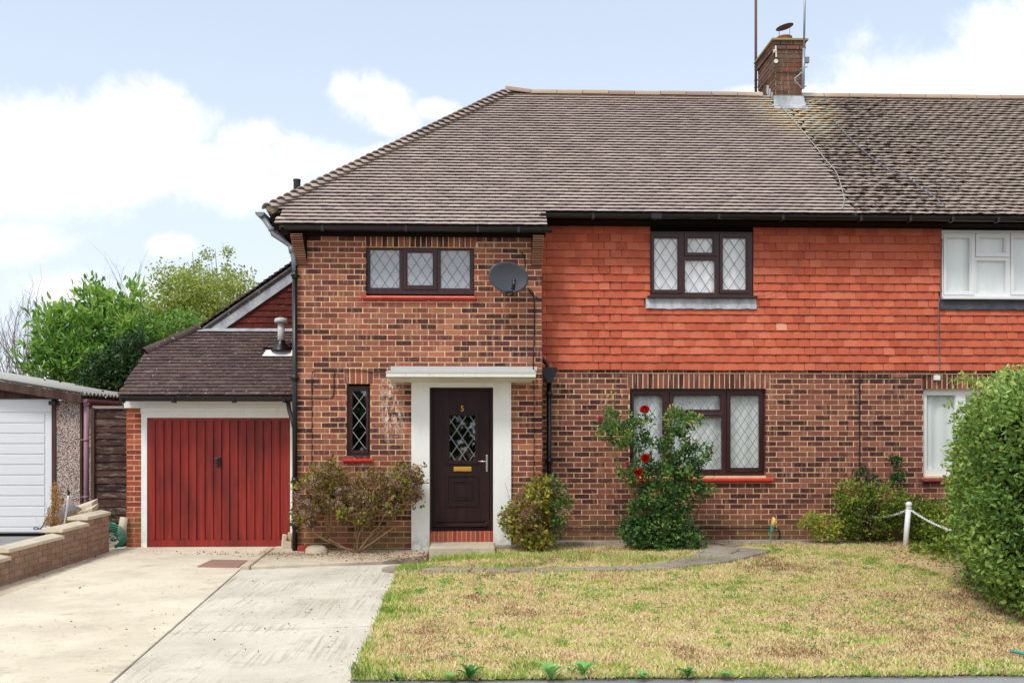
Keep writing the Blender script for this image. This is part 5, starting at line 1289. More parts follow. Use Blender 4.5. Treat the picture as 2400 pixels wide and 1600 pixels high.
rowslab(4.5, 4.5, jc.y, jd.y); rowslab(jc.y, jd.y, ja.y, jb.y); rowslab(ja.y, jb.y, yt, G(900, 1321).y)
# raised concrete by the bay, with its edging kerb
P = [G(563.7, 1334.8), G(898.6, 1320.5), G(1000, 1300, .03), (px2x(1006, 12.93), 12.93), (XL+.02, 12.93), G(626, 1291)]
P = [(p[0], p[1]) for p in P]
apr = thing('path', None, None, (-1.5, 12.3, 0)); apr['kind'] = 'structure'
slab('concrete_slab', [(P[0][0]+.12, P[0][1]), P[1], P[2], (P[3][0], 12.93), (P[4][0], 12.93), (P[4][0], P[5][1]), (P[5][0]+.1, P[5][1])], .045, M_CONCG, apr, .12, .012)
slab('kerb_edging', [(P[0][0], P[0][1]-.02), (P[0][0]+.11, P[0][1]-.02), (P[5][0]+.09, P[5][1]+.06), (P[5][0]-.01, P[5][1]+.06)], .055, M_CONCG, apr, .14, .01)
slab('kerb_edging', [(P[5][0]+.1, P[5][1]+.012), (XL-.06, P[5][1]+.012), (XL-.06, P[5][1]+.07), (P[5][0]+.1, P[5][1]+.07)], .06, M_CONCG, apr, .14, .01)
# crazy-paved path round the bed: uneven stones
def pathc(t):      # centre line in picture, width
    pts = [(905, 1327, .26), (960, 1331, .30), (1030, 1333, .22), (1110, 1336, .19), (1200, 1337, .18), (1300, 1338, .18), (1400, 1338, .18), (1500, 1336, .22), (1580, 1330, .34), (1650, 1320, .5), (1700, 1308, .7), (1740, 1295, .8)]
    f = t*(len(pts)-1); i = min(int(f), len(pts)-2); k = f-i; a, b = pts[i], pts[i+1]; return tuple(a[j]+(b[j]-a[j])*k for j in range(3))
PC = [pathc(i/60) for i in range(61)]
PG = [(G(a, b, float(.05)), w) for a, b, w in PC]
def pz(x, y): return float(gh(x, y))+.034
i = 0
while i < 60:
    st2 = random.choice([2, 3, 3, 4]); j = min(i+st2, 60)
    (a, wa), (b, wb) = PG[i], PG[j]; d = (b-a).normalized(); nrm = Vector((-d.y, d.x, 0)); gp_ = .012
    split = random.uniform(.35, .65)
    lanes = [(-.5, .5)] if wa < .21 or random.random() < .3 else [(-.5, split-.5-.02), (split-.5+.02, .5)]
    for (u0, u1) in lanes:
        A_ = a+d*gp_; B_ = b-d*gp_; jt = lambda: random.uniform(-.02, .02)
        c = [A_+nrm*(wa*u0+jt()), B_+nrm*(wb*u0+jt()), B_+nrm*(wb*u1+jt()), A_+nrm*(wa*u1+jt())]
        mid = [(c[0]+c[1])/2-nrm*random.uniform(0, .02), (c[2]+c[3])/2+nrm*random.uniform(0, .02)]
        poly = [c[0], mid[0], c[1], c[2], mid[1], c[3]]
        z = pz(a.x, a.y)+random.uniform(-.004, .006); mb = MB(); mb.prism([(p.x, p.y, z) for p in poly][::-1], (0, 0, -.06)); bevelled(mb.build('paving_stone', M_CONCD, apr), .006, 1)
    i = j
# strip of old concrete along the foot of the house
slab('concrete_slab', [(px2x(1160, 12.93)+.02, 12.93-.22), (XR+.02, 12.75), (XR+1.9, 12.72), (2.6, 12.55), (3.15, 12.45), (3.55, 12.75), (3.9, 13.0), (5.3, 13.1), (5.3, 13.38), (XR+.02, 13.38), (XR+.0, 12.93), (px2x(1160, 12.93)+.02, 12.93)], .115, M_CONCD, apr, .15, .01)
# lawn surface
nx, ny = 90, 70; x0, x1, y0, y1 = -1.6, 9.5, yroad-.0, 13.36
mb = MB(); vs = []
def edge_x(y): return exx(y).x
for j in range(ny+1):
    y = y0+(y1-y0)*j/ny; xl2 = edge_x(y) if y < 11.2 else edge_x(11.2)+(y-11.2)*.55
    for i in range(nx+1):
        x = xl2+(x1-xl2)*i/nx; vs.append((x, y, float(gh(x, y))))
mb.add(vs, [(j*(nx+1)+i, j*(nx+1)+i+1, (j+1)*(nx+1)+i+1, (j+1)*(nx+1)+i) for j in range(ny) for i in range(nx)]); lo_ = mb.build('lawn', M_LAWN, None, True); tag(lo_, kind='structure')
ls = MB(); ls.box(XW-9, XW-.21, 6, 15.0, -.05, .02); o = ls.build('neighbour_drive', M_ASPH); tag(o, kind='structure')
# manhole cover
mc = [G(462.5, 1328, .003), G(557, 1330, .003), G(580, 1313.5, .003), G(497, 1312, .003)]
mh = thing('manhole_cover', 'rusty patterned manhole cover set in the drive by the raised kerb', 'manhole cover', (mc[0]+mc[2])/2)
mb = MB(); mb.prism([(p.x, p.y, .014) for p in mc][::-1], (0, 0, -.03)); mb.build('plate', M_RUST, mh)
mb = MB(); u_ = mc[1]-mc[0]; v_ = mc[3]-mc[0]
for i in range(18):
    for j in range(9):
        p = mc[0]+u_*((i+.5+(j % 2)*.3)/18.5)+v_*((j+.5)/9); mb.box(p.x-.012, p.x+.012, p.y-.005, p.y+.005, .0142, .018)
mb.build('tread', M_RUST, mh)['kind'] = 'stuff'
# ================================================================== PLANTS
U = RNG.uniform
def branchset(name, base, tips, r0, mat, parent, sag=0.1, r1=.004, wob=.05, sides=6):
    mb = MB(); base = Vector(base)
    for t in tips:
        t = Vector(t); k = 6; pts = []
        mid = base.lerp(t, .5)+Vector(U(-wob, wob, 3)); mid.z += sag*(t-base).length
        for i in range(k+1):
            f = i/k; p = base*(1-f)**2+mid*2*f*(1-f)+t*f*f; p = p+Vector(U(-wob, wob, 3))*.15*(0 < i < k); pts.append(p)
        mb.tube(pts, [r0+(r1-r0)*(i/k)**.7 for i in range(k+1)], sides)
    return mb.build(name, mat, parent, True)
def cloud(n, blobs, shell=.5):
    """points through a set of ellipsoids (centre, radii, weight), denser to the outside"""
    w = np.array([b[2] for b in blobs], float); w /= w.sum(); idx = RNG.choice(len(blobs), n, p=w)
    d = rdir(n); r = U(0, 1, n)**(1/3)*(1-shell)+shell*U(.75, 1.08, n)
    c = np.array([b[0] for b in blobs])[idx]; R_ = np.array([b[1] for b in blobs])[idx]
    return c+d*R_*r[:, None], d, r
def clumps(n, m, blobs, spread, shell=.5):
    c, d, r = cloud(m, blobs, shell); i = RNG.integers(0, m, n); return c[i]+RNG.normal(size=(n, 3))*spread, d[i], r[i], i
def leaves_at(name, P, d, L, Wd, mat, parent, tone=None, up=.2, out=.6, fold=.2, hexa=True):
    n = len(P); Dr = d*out+rdir(n)*.8; Dr[:, 2] += U(-.5, .5, n)+up; Sd = rdir(n)
    Sd[:, 2] *= .5
    if tone is None: tone = U(0, 1, n)
    return leaf_mesh(name, P, Dr, Sd, L*U(.6, 1.25, n), Wd*U(.65, 1.2, n), np.clip(tone, .01, 1), mat, parent, fold, hexa)
def clear(P, *arrs, cond):
    k = cond(P); return [P[k]]+[a[k] for a in arrs]

# ---- hydrangea under the small tall window (left of door)
hy = thing('hydrangea_bush', 'straggly hydrangea with brown dried heads between the garage and the white door surround', 'shrub', (-1.7, 12.55, .05))
Yh = 12.6; base = G(838, 1285, .06); base = Vector((S(838, 1280, 12.6).x, 12.6, .05))
bl = []
for (px, py, rx, rz_, w) in ((735, 1160, .26, .30, 1.2), (770, 1120, .24, .22, 1.1), (800, 1170, .22, .26, 1), (870, 1140, .24, .20, 1), (855, 1190, .2, .2, .8), (940, 1125, .22, .19, 1.1), (965, 1150, .17, .2, .8), (905, 1180, .2, .18, .8), (712, 1205, .15, .2, .6), (975, 1108, .10, .09, .3)):
    s_ = S(px, py, Yh-.02); bl.append((tuple(s_), (rx, .26, rz_), w))
P, d, r, ci = clumps(3000, 420, bl, .036, .35); P, d, ci = clear(P, d, ci, cond=lambda q: (q[:, 1] < YB-.02) & (q[:, 2] > .1))
tn = (ci*.6180339 % 1)*.75+U(-.05, .25, len(P)); leaves_at('foliage', P, d, .055, .036, M_LHYD, hy, tn)
hc, hd_, hr = cloud(420, bl, .8); hc = hc[(hc[:, 1] < YB-.05) & (hc[:, 2] > .12)]
m = len(hc); hi = RNG.integers(0, m, 15000); o_ = RNG.normal(size=(15000, 3))*np.array([.026, .026, .020]); Ph = hc[hi]+o_
tn = (hi*.377 % 1)*.6+U(0, .45, len(Ph)); leaves_at('dried_flower_heads', Ph, rdir(len(Ph)), .017, .016, M_HEAD, hy, tn, 0, 0, .1, False)
for k_, (bx_, by_) in enumerate(((846, 1240), (905, 1200), (960, 1165), (870, 1238), (770, 1262), (730, 1235), (800, 1225), (838, 1275))):
    b2 = S(bx_, by_, 12.56); nr_ = hc[np.argsort(np.abs(hc[:, 0]-b2.x)+U(0, .25, m))[:16]]
    branchset('stems', tuple(b2), [tuple(c) for c in nr_], .0065, M_TWIG, hy, U(-.1, .1), .002, .10, 5)
branchset('trunk', base, [tuple(S(846, 1240, 12.55)), tuple(S(905, 1200, 12.5)), tuple(S(975, 1150, 12.6)), tuple(S(880, 1238, 12.5)), tuple(S(930, 1232, 12.5)), tuple(S(770, 1262, 12.5)), tuple(S(720, 1240, 12.5))], .026, M_TWIG, hy, -.05, .009, .04)
# ---- small shrub right of the door
sh = thing('small_shrub', 'small hydrangea shrub with yellow green leaves and brown heads right of the door step', 'shrub', (.6, 12.5, .08))
Yh = 12.45; bl = []
for (px, py, rx, rz_, w) in ((1240, 1190, .22, .24, 1), (1285, 1160, .25, .22, 1), (1310, 1190, .18, .22, .8), (1225, 1235, .24, .2, 1), (1275, 1235, .25, .22, 1.2), (1265, 1275, .2, .14, .8), (1280, 1135, .12, .12, .5), (1195, 1215, .13, .13, .4)):
    bl.append((tuple(S(px, py, Yh)), (rx, .27, rz_), w))
P, d, r, ci = clumps(2600, 360, bl, .04, .45); P, d, ci = clear(P, d, ci, cond=lambda q: (q[:, 2] > .06) & (q[:, 1] < YB-.02))
gx = P[:, 0] > S(1290, 1200, Yh).x; tn = (ci*.618 % 1)*.6+U(.1, .45, len(P))
leaves_at('foliage', P[~gx], d[~gx], .06, .045, M_LHYD, sh, tn[~gx]*.9+.1); leaves_at('bramble_foliage', P[gx], d[gx], .045, .036, M_LROSE, sh, tn[gx])
hc, hd_, hr = cloud(260, bl, .85); hc = hc[(hc[:, 2] > .1) & (hc[:, 1] < YB-.04)]; m = len(hc); hi = RNG.integers(0, m, 8000); Ph = hc[hi]+RNG.normal(size=(8000, 3))*.024
leaves_at('dried_flower_heads', Ph, rdir(8000), .018, .016, M_HEAD, sh, (hi*.377 % 1)*.5+U(0, .3, 8000), 0, 0, .1, False)
bs = Vector((S(1262, 1290, Yh).x, Yh+.05, .08)); branchset('stems', bs, [tuple(c) for c in hc[RNG.choice(m, 40)]], .009, M_TWIG, sh, 0, .003, .06)
sp = [S(1190, 1160, 12.4), S(1183, 1130, 12.4), S(1195, 1145, 12.4)]; branchset('long_shoot', S(1215, 1230, 12.45), [tuple(v) for v in sp], .004, M_TWIG, sh, 0, .002, .04)
# ---- rose bush
ro = thing('rose_bush', 'tall climbing rose bush with red blooms in front of the ground floor window', 'shrub', (2.1, 12.6, .09))
Yr = 12.55; bl = []
for (px, py, rx, rz_, w) in ((1460, 1015, .24, .18, .9), (1430, 985, .10, .17, .35), (1425, 1010, .14, .14, .4), (1500, 980, .13, .13, .5), (1505, 1040, .16, .16, .5), (1590, 990, .16, .15, .8), (1625, 985, .13, .10, .4), (1580, 1040, .20, .20, 1.0), (1600, 1090, .24, .18, .9), (1500, 1095, .18, .16, .6), (1640, 1060, .18, .14, .5), (1550, 1110, .26, .20, 1.0), (1610, 1130, .26, .16, .7),
    (1540, 1160, .30, .20, 1.3), (1580, 1190, .30, .2, 1.2), (1510, 1200, .22, .22, 1), (1560, 1240, .36, .22, 1.8), (1610, 1265, .28, .16, 1.1), (1500, 1250, .22, .2, .9), (1470, 1110, .12, .10, .3), (1480, 1240, .16, .18, .6), (1650, 1150, .12, .08, .25), (1545, 1275, .38, .12, 1.2)):
    bl.append((tuple(S(px, py, Yr-.05)), (rx, .26, rz_), w))
P, d, r, ci = clumps(10500, 900, bl, .032, .25); P, d, ci = clear(P, d, ci, cond=lambda q: (q[:, 2] > .09) & (q[:, 1] < YM-.12) & ((q[:, 2] < 1.25) | (U(0, 1, len(q)) < .78)))
tn = (ci*.618 % 1)*.62+U(0, .35, len(P)); up_ = (P[:, 2] > 1.5)*U(0, .18, len(P)); leaves_at('foliage', P, d, .050, .034, M_LROSE, ro, tn+up_)
bs = Vector((S(1545, 1285, Yr).x, Yr, .08))
tips = [tuple(S(a, b, Yr+U(-.12, .12))) for a, b in ((1432, 930), (1465, 960), (1508, 958), (1398, 985), (1576, 950), (1640, 975), (1605, 1000), (1665, 1060), (1680, 1110), (1440, 1080), (1470, 1110), (1420, 1020), (1560, 1040), (1660, 1170), (1500, 1120), (1640, 1100), (1465, 930))]
branchset('canes', bs, tips, .011, M_GSTEM, ro, .02, .003, .12)
branchset('trunk', Vector((S(1600, 1285, 12.6).x, 12.6, .08)), [tuple(S(1645, 1172, 12.7)), tuple(S(1565, 1150, 12.6)), tuple(S(1520, 1180, 12.5))], .02, M_TWIG, ro, 0, .010, .03)
hips = [(1433, 918), (1443, 922), (1458, 926), (1425, 927), (1577, 948), (1588, 952), (1594, 961), (1571, 955), (1600, 968), (1612, 972), (1640, 972), (1622, 978), (1524, 1000), (1570, 950)]
mb = MB()
for a, b in hips:
    c = S(a, b, Yr-.06); mb.lathe([(.003, -.02), (.012, -.012), (.014, 0), (.008, .010), (.003, .014)], c, 8); mb.tube([c-Vector((0, 0, .02)), c-Vector((U(-.03, .03), 0, .10))], .002, 4)
mb.build('rose_hips', simple('rose_hip', srgb(176, 160, 96), .6, .3, .2, 60), ro)
def bloom(px, py, r, Y, tone=1.0, pink=False):
    c = np.array(S(px, py, Y)); n = 46; ph = np.arange(n)*2.399; f = (np.arange(n)+.5)/n; ax = Vector((U(-.35, .1), -.75, .55)).normalized(); e1 = ax.orthogonal().normalized(); e2 = ax.cross(e1)
    out = np.outer(np.cos(ph), e1)+np.outer(np.sin(ph), e2); Dr = out*f[:, None]**.7+np.array(ax)*(1.05-f)[:, None]; P_ = c+out*(f*r*.35)[:, None]-np.array(ax)*(f*r*.25)[:, None]; Sd = np.cross(Dr, np.array(ax)+.01)
    o = leaf_mesh('rose_flower', P_, Dr, Sd, np.full(n, r*.8), np.full(n, r*.85), U(.0, 1, n)*tone, M_PETALP if pink else M_PETAL, ro, .35); return o
M_PETALP = m_leaf('faded_petal', [(0, srgb(170, 40, 70)), (1, srgb(230, 150, 150))], .2)
for a, b, r, pk_ in ((1511, 958, .062, 0), (1407, 980, .045, 1), (1512, 1072, .06, 0), (1496, 1105, .060, 0), (1471, 1086, .040, 1), (1668, 1059, .022, 1)): bloom(a, b, r, 12.30, 1, pk_)
# ---- shrub behind the white post
vs_ = thing('variegated_shrub', 'loose yellow green shrub against the brick wall behind the white chain post', 'shrub', (5.2, 12.9, .1))
Yv = 13.0; bl = []
for (px, py, rx, rz_, w) in ((2010, 1160, .28, .22, 1), (2070, 1180, .34, .28, 1.4), (2030, 1215, .34, .26, 1.2), (2110, 1200, .22, .26, 1), (1985, 1185, .15, .2, .5), (1990, 1235, .18, .16, .5), (2140, 1235, .24, .18, .6), (2160, 1200, .18, .2, .6)):
    bl.append((tuple(S(px, py, Yv)), (rx, .28, rz_), w))
P, d, r, ci = clumps(4600, 560, bl, .036, .4); P, d, ci = clear(P, d, ci, cond=lambda q: (q[:, 2] > .12) & (q[:, 1] < YM-.04))
leaves_at('foliage', P, d, .044, .03, M_LYEL, vs_, (ci*.618 % 1)*.6+U(-.1, .35, len(P))-.12*(P[:, 2] < .7))
bs = Vector((S(2035, 1262, Yv).x, Yv, .1)); branchset('stems', bs, [tuple(S(a, b, Yv-.1)) for a, b in ((2037, 1095), (2044, 1100), (2060, 1120), (2020, 1130), (2075, 1130), (1995, 1165), (2110, 1150), (2035, 1110), (2090, 1180))], .014, simple('dark_twig', srgb(74, 58, 58), .9, .1, .2, 20), vs_, 0, .006, .05)
P, d, r, ci = clumps(420, 30, [(tuple(S(a, b, 13.2)), (.09, .05, .08), 1) for a, b in ((2025, 1115), (2015, 1105), (2095, 1085), (2102, 1110), (2085, 1125), (2110, 1078), (2060, 1128))], .03, .3); leaves_at('climbing_shoots', P, d, .045, .032, M_LROSE, vs_, U(0, .5, len(P)))
ev = thing('euonymus_plant', 'small pale variegated plant at the foot of the wall left of the chain post', 'plant', (4.5, 12.95, .1))
bl = [(tuple(S(a, b, 12.95)), (.16*q_, .14, .13*q_), q_) for a, b, q_ in ((1915, 1235, 1), (1945, 1230, 1), (1900, 1218, .6), (1930, 1250, 1), (1965, 1245, .8), (1908, 1205, .35), (1885, 1228, .3))]
P, d, r, ci = clumps(1100, 130, bl, .03, .3); P, d, ci = clear(P, d, ci, cond=lambda q: q[:, 2] > .1); leaves_at('foliage', P, d, .04, .027, M_LYEL, ev, .4+(ci*.618 % 1)*.6)
branchset('stems', tuple(S(1935, 1262, 12.95)), [b[0] for b in bl], .006, M_TWIG, ev, 0, .003, .03)
# low growth along the foot of the hedge
lw = MB(); bl = []
for (px, py, Y, rx, rz_, w) in ((2185, 1268, 12.9, .2, .12, 1.0), (2215, 1235, 12.4, .22, .22, 1.2), (2175, 1295, 12.0, .22, .12, 1), (2200, 1210, 12.7, .18, .2, 1), (2235, 1290, 11.8, .25, .16, 1), (2070, 1266, 13.2, .3, .05, .4), (2225, 1320, 11.2, .2, .1, .5), (2165, 1240, 13.1, .2, .16, .6)):
    bl.append((tuple(S(px, py, Y)), (rx, .3, rz_), w))
ws = thing('weed_patch', 'bright green weeds and low stems growing between the chain post and the hedge', 'weeds', (5.9, 12.2, .1))
P, d, r, ci = clumps(4200, 520, bl, .035, .2); P, d, ci = clear(P, d, ci, cond=lambda q: (q[:, 2] > .09)); leaves_at('foliage', P, d, .055, .028, M_LYEL, ws, (ci*.618 % 1)*.5+U(0, .4, len(P))-.05)
ws['kind'] = 'stuff'
# ---- big hedge
he = thing('clipped_hedge', 'large rounded clipped privet hedge at the edge of the lawn', 'hedge', (6.2, 10, .1))
HB = [((7.04, 11.5, .85), (.95, .9, 1.02)), ((6.93, 10.7, 1.0), (1.08, 1.0, 1.15)), ((6.44, 9.8, 1.1), (1.08, 1.1, 1.24)), ((5.78, 8.8, 1.06), (1.0, 1.15, 1.2)), ((5.5, 7.9, 1.02), (1.0, 1.1, 1.16))]
def hedge_pts(n, lo=.86, hi=1.04):
    k = RNG.integers(0, len(HB), n); d = rdir(n); c = np.array([h[0] for h in HB])[k]; Rr = np.array([h[1] for h in HB])[k]
    # super-ellipsoid : boxy sides, rounded top
    pw = 3.3; s = (np.abs(d[:, 0])**pw+np.abs(d[:, 1])**pw+np.abs(d[:, 2])**pw)**(-1/pw); q = d*s[:, None]; rr = U(lo, hi, n)
    lump = 1+.05*(vnoise(q[:, 0]*3+c[:, 0], q[:, 2]*3+c[:, 1]+9, 3, 2.2)-.5)*2
    P = c+q*Rr*(rr*lump)[:, None]
    keep = (P[:, 2] > .06)
    for j, (cc, R2) in enumerate(HB):
        e = (np.abs((P-np.array(cc))/np.array(R2))**pw).sum(1)**(1/pw); keep &= (e > .84) | (k == j)
    g_ = d.copy(); return P[keep], g_[keep]
P, d = hedge_pts(120000)
vis = (P[:, 0] < 7.2) | (P[:, 2] > 1.6); P, d = P[vis], d[vis]
ptc = vnoise(P[:, 1]*1.0+P[:, 0], P[:, 2], 8, 3.0); tn = ptc*.55+U(0, .45, len(P))*.9+np.clip(P[:, 2]-1.9, 0, .4)*.6
tn = np.where(U(0, 1, len(P)) < .006, .99, np.minimum(tn, .95)); leaves_at('foliage', P, d, .056, .032, M_LHEDGE, he, tn, .1, .5, .15)
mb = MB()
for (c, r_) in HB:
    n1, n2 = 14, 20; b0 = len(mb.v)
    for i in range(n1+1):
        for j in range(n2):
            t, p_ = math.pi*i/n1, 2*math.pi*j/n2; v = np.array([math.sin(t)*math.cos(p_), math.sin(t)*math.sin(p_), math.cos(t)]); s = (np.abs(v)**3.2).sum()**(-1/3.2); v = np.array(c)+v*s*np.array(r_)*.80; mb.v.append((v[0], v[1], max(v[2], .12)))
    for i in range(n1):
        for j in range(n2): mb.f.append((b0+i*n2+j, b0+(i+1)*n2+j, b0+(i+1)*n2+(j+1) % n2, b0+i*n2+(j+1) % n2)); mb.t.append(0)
mb.build('dark_core', simple('hedge_inside', srgb(38, 40, 24), .95, .05, .4, 30), he)  # solid dark body filling the hedge behind its leaves
# single leaves that stand out nearest the camera
lm = MB(); 
lm.add([(0, 0, 0), (.013, .018, .003), (.011, .036, .003), (0, .052, -.002), (-.011, .036, .003), (-.013, .018, .003)], [(0, 1, 2, 3), (0, 3, 4, 5)], .62); lme = lm.mesh('leaf', M_LHEDGE)
P, d = hedge_pts(9000, 1.03, 1.06); vv = (P[:, 0] < 6.0) & (P[:, 0] > 4.6) & (P[:, 1] < 11.6) & (P[:, 1] > 8.2) & (d[:, 0] < .1); P, d = P[vv][:300], d[vv][:300]
for p, dd in zip(P, d):
    z = Vector(dd+np.array([-.2, -.5, .3])+U(-.4, .4, 3)).normalized(); y = z.orthogonal().normalized(); y = (Matrix.Rotation(U(0, 6.28), 3, z)@y); x = y.cross(z); s = U(.8, 1.25); link('leaf', lme, he, basis(Vector(p), x*s, y*s, z*s))
branchset('top_shoots', (5.8, 9.6, 2.0), [tuple(S(a, b, 10.6)) for a, b in ((2240, 888), (2262, 884), (2278, 880), (2285, 890), (2246, 942))], .006, M_GSTEM, he, .05, .002, .05)
P, d, r, ci = clumps(130, 18, [(tuple(S(a, b, 10.6)), (.09, .05, .03), 1) for a, b in ((2240, 888), (2262, 886), (2275, 882), (2280, 895), (2240, 944), (2300, 900))], .025, .2); leaves_at('shoot_leaves', P, d, .05, .025, M_LHEDGE, he, U(.6, .9, len(P)))
# ---- background: laurel, ivy, birch, bare trees
def tree_thing(name, label, cat, x, y, grp=None): return thing(name, label, cat, (x, y, 0), grp)
la_ = tree_thing('laurel_bush', 'tall glossy green laurel bush rising behind the corrugated garage roof', 'bush', -9.3, 20.5)
Yl = 20.5; bl = []
for (px, py, rx, rz_, w) in ((225, 760, .75, .55, 1.4), (165, 790, .7, .5, 1), (130, 820, .55, .42, .8), (90, 860, .42, .25, .4), (260, 800, .7, .6, 1.6), (190, 850, .9, .5, 1.6), (300, 820, .6, .6, 1.2), (220, 710, .3, .3, .6), (230, 690, .18, .2, .25), (308, 700, .16, .40, .5), (300, 745, .3, .3, .6), (268, 715, .18, .22, .25), (170, 745, .4, .25, .5), (115, 750, .22, .16, .25), (330, 790, .5, .4, .8), (125, 790, .3, .22, .4), (260, 870, .8, .4, 1.2), (150, 880, .8, .25, .8)):
    bl.append((tuple(S(px, py, Yl+U(-.3, .3))), (rx, .8, rz_), w))
P, d, r, ci = clumps(6800, 560, bl, .10, .25); leaves_at('foliage', P, d, .21, .06, M_LLAUR, la_, (ci*.618 % 1)*.5+U(0, .45, len(P))+np.clip((P[:, 2]-3.2)*.10, -.2, .2), .35, .6, .2)
bs = Vector((S(235, 1000, Yl).x, Yl, 0)); branchset('branches', bs, [b[0] for b in bl]+[tuple(S(a, b, Yl)) for a, b in ((233, 672), (310, 665), (312, 690), (205, 700), (120, 735))], .05, M_BARK, la_, 0, .008, .2)
iv = tree_thing('ivy_mass', 'dark tangled ivy and bramble mass beside the tiled garage roof', 'ivy', -7.2, 18.5)
bl = [(tuple(S(a, b, 18.8)), (rx, .6, rz_), w) for a, b, rx, rz_, w in ((300, 850, .45, .45, 1.2), (275, 890, .5, .3, 1), (240, 890, .4, .25, .7), (320, 815, .3, .3, .7), (250, 855, .3, .25, .5), (330, 870, .4, .4, .8), (295, 905, .5, .25, .8))]
P, d, r, ci = clumps(7000, 700, bl, .06, .5); leaves_at('foliage', P, d, .07, .055, M_LIVY, iv, (ci*.618 % 1)*.5+U(0, .5, len(P))); branchset('stems', tuple(S(300, 1000, 18.9)), [b[0] for b in bl], .03, M_TWIG, iv, 0, .008, .15)
def birch(px, top, spread, label, Y, n):
    n = int(n*.62)
    b = tree_thing('birch_tree', label, 'tree', S(px, 900, Y).x, Y, 'birch trees behind the garage')
    bs = S(px, 900, Y); bs.z = 0; tp = S(px, top, Y); H = tp.z; bl = []
    for i in range(26):
        f = U(.45, 1.0); w_ = spread*(1.15-f)*1.5+.12; bl.append(((bs.x+U(-1, 1)*w_, Y+U(-1, 1)*w_*.7, H*f), (.16+.3*(1-f), .3, .2), 1))
    mb = MB(); k = 8; tr_ = [Vector((bs.x+.06*math.sin(i*1.3), Y, H*i/k)) for i in range(k+1)]; mb.tube(tr_, [.075*(1-i/k)+.008 for i in range(k+1)], 8)
    for c in bl: i = min(int(c[0][2]/H*k*.85), k-1); a = tr_[i]; mb.tube([a, a.lerp(Vector(c[0]), .5)+Vector((0, 0, .1)), Vector(c[0])], [.02, .011, .004], 5)
    mb.build('trunk', M_BARK, b, True)
    P, d, r, ci = clumps(n, n//7, bl, .06, .2); P = P[P[:, 2] < H*1.02]; m = len(P); leaves_at('crown', P, rdir(m), .085, .055, M_LBIRCH, b, U(0, 1, m)*.8+np.clip((H*.8-P[:, 2])*.08, 0, .2), -.2, .3, .1, False)
birch(455, 590, .9, 'slender birch behind the tiled verge, leftmost of two thin crowns', 26, 3600)
birch(508, 583, 1.15, 'slender birch nearest to the tiled verge of the garage gable', 26.5, 4800)
def bushy(name, label, Y, specs, n, mat, L, W_, base):
    n = int(n*.62); b = tree_thing(name, label, 'tree', base, Y); bl = [(tuple(S(a, c, Y)), (rx, .8, rz_), w) for a, c, rx, rz_, w in specs]
    P, d, r, ci = clumps(n, n//9, bl, .11, .25); leaves_at('crown', P, d, L, W_, mat, b, (ci*.618 % 1)*.5+U(0, .5, len(P)), 0, .4, .1, False)
    branchset('trunk', (base, Y, 0), [q[0] for q in bl], .07, M_BARK, b, 0, .01, .2)
bushy('goat_willow', 'bushy yellow green tree low behind the garage ridge', 24, ((400, 700, .6, .6, 1), (380, 740, .6, .5, 1), (440, 690, .7, .6, 1.2), (470, 720, .8, .6, 1.4), (430, 750, .9, .5, 1.2), (520, 690, .7, .6, 1.2), (560, 670, .5, .4, .7), (350, 765, .5, .3, .6), (400, 650, .35, .3, .4)), 15000, M_LBIRCH, .10, .06, S(430, 900, 24).x)
bushy('sapling_tree', 'bright lime green sapling leaves just above the garage hip tiles', 20.5, ((400, 780, .5, .25, 1), (435, 765, .3, .2, .8), (370, 790, .4, .25, .8), (345, 770, .3, .25, .6), (420, 745, .25, .15, .4)), 3200, M_LLAUR, .12, .05, S(400, 900, 20.5).x)
def bare(label, px, top, Y, n, lean, grp='bare winter-like trees'):
    b = tree_thing('bare_tree', label, 'tree', S(px, 900, Y).x, Y, grp); mb = MB(); bs = S(px, 900, Y); bs.z = 0; H = S(px, top, Y).z
    def grow(p, dr, L, r, dep):
        k = 4; pts = [p]; q = p.copy(); dd = dr.copy()
        for i in range(k): dd = (dd+Vector(U(-.12, .12, 3))+Vector((0, 0, .04))).normalized(); q = q+dd*L/k; pts.append(q.copy())
        mb.tube(pts, [r*(1-.4*i/k) for i in range(k+1)], 4 if dep > 1 else 6, False)
        if dep >= 5: return
        for j in range(3 if dep < 4 else 2):
            a = pts[random.choice([2, 3, 4])]; nd = (dd+Vector((U(-.75, .75), U(-.6, .6), U(-.1, .5)))).normalized(); grow(a, nd, L*U(.55, .78), r*.55, dep+1)
    for i in range(n): grow(bs, Vector((lean+U(-.25, .25), U(-.2, .2), 1)).normalized(), H*.42, .05, 0)
    mb.build('branches', M_BARKP, b, True)
M_BARKP = simple('pale_bark', srgb(140, 132, 126), .9, .1, .15, 10)
bare('bare pale leafless tree at the far left above the corrugated garage roof', 42, 672, 26, 4, .03)
bare('bare thin leafless tree showing faintly between the laurel and the birch', 372, 655, 30, 2, .02)
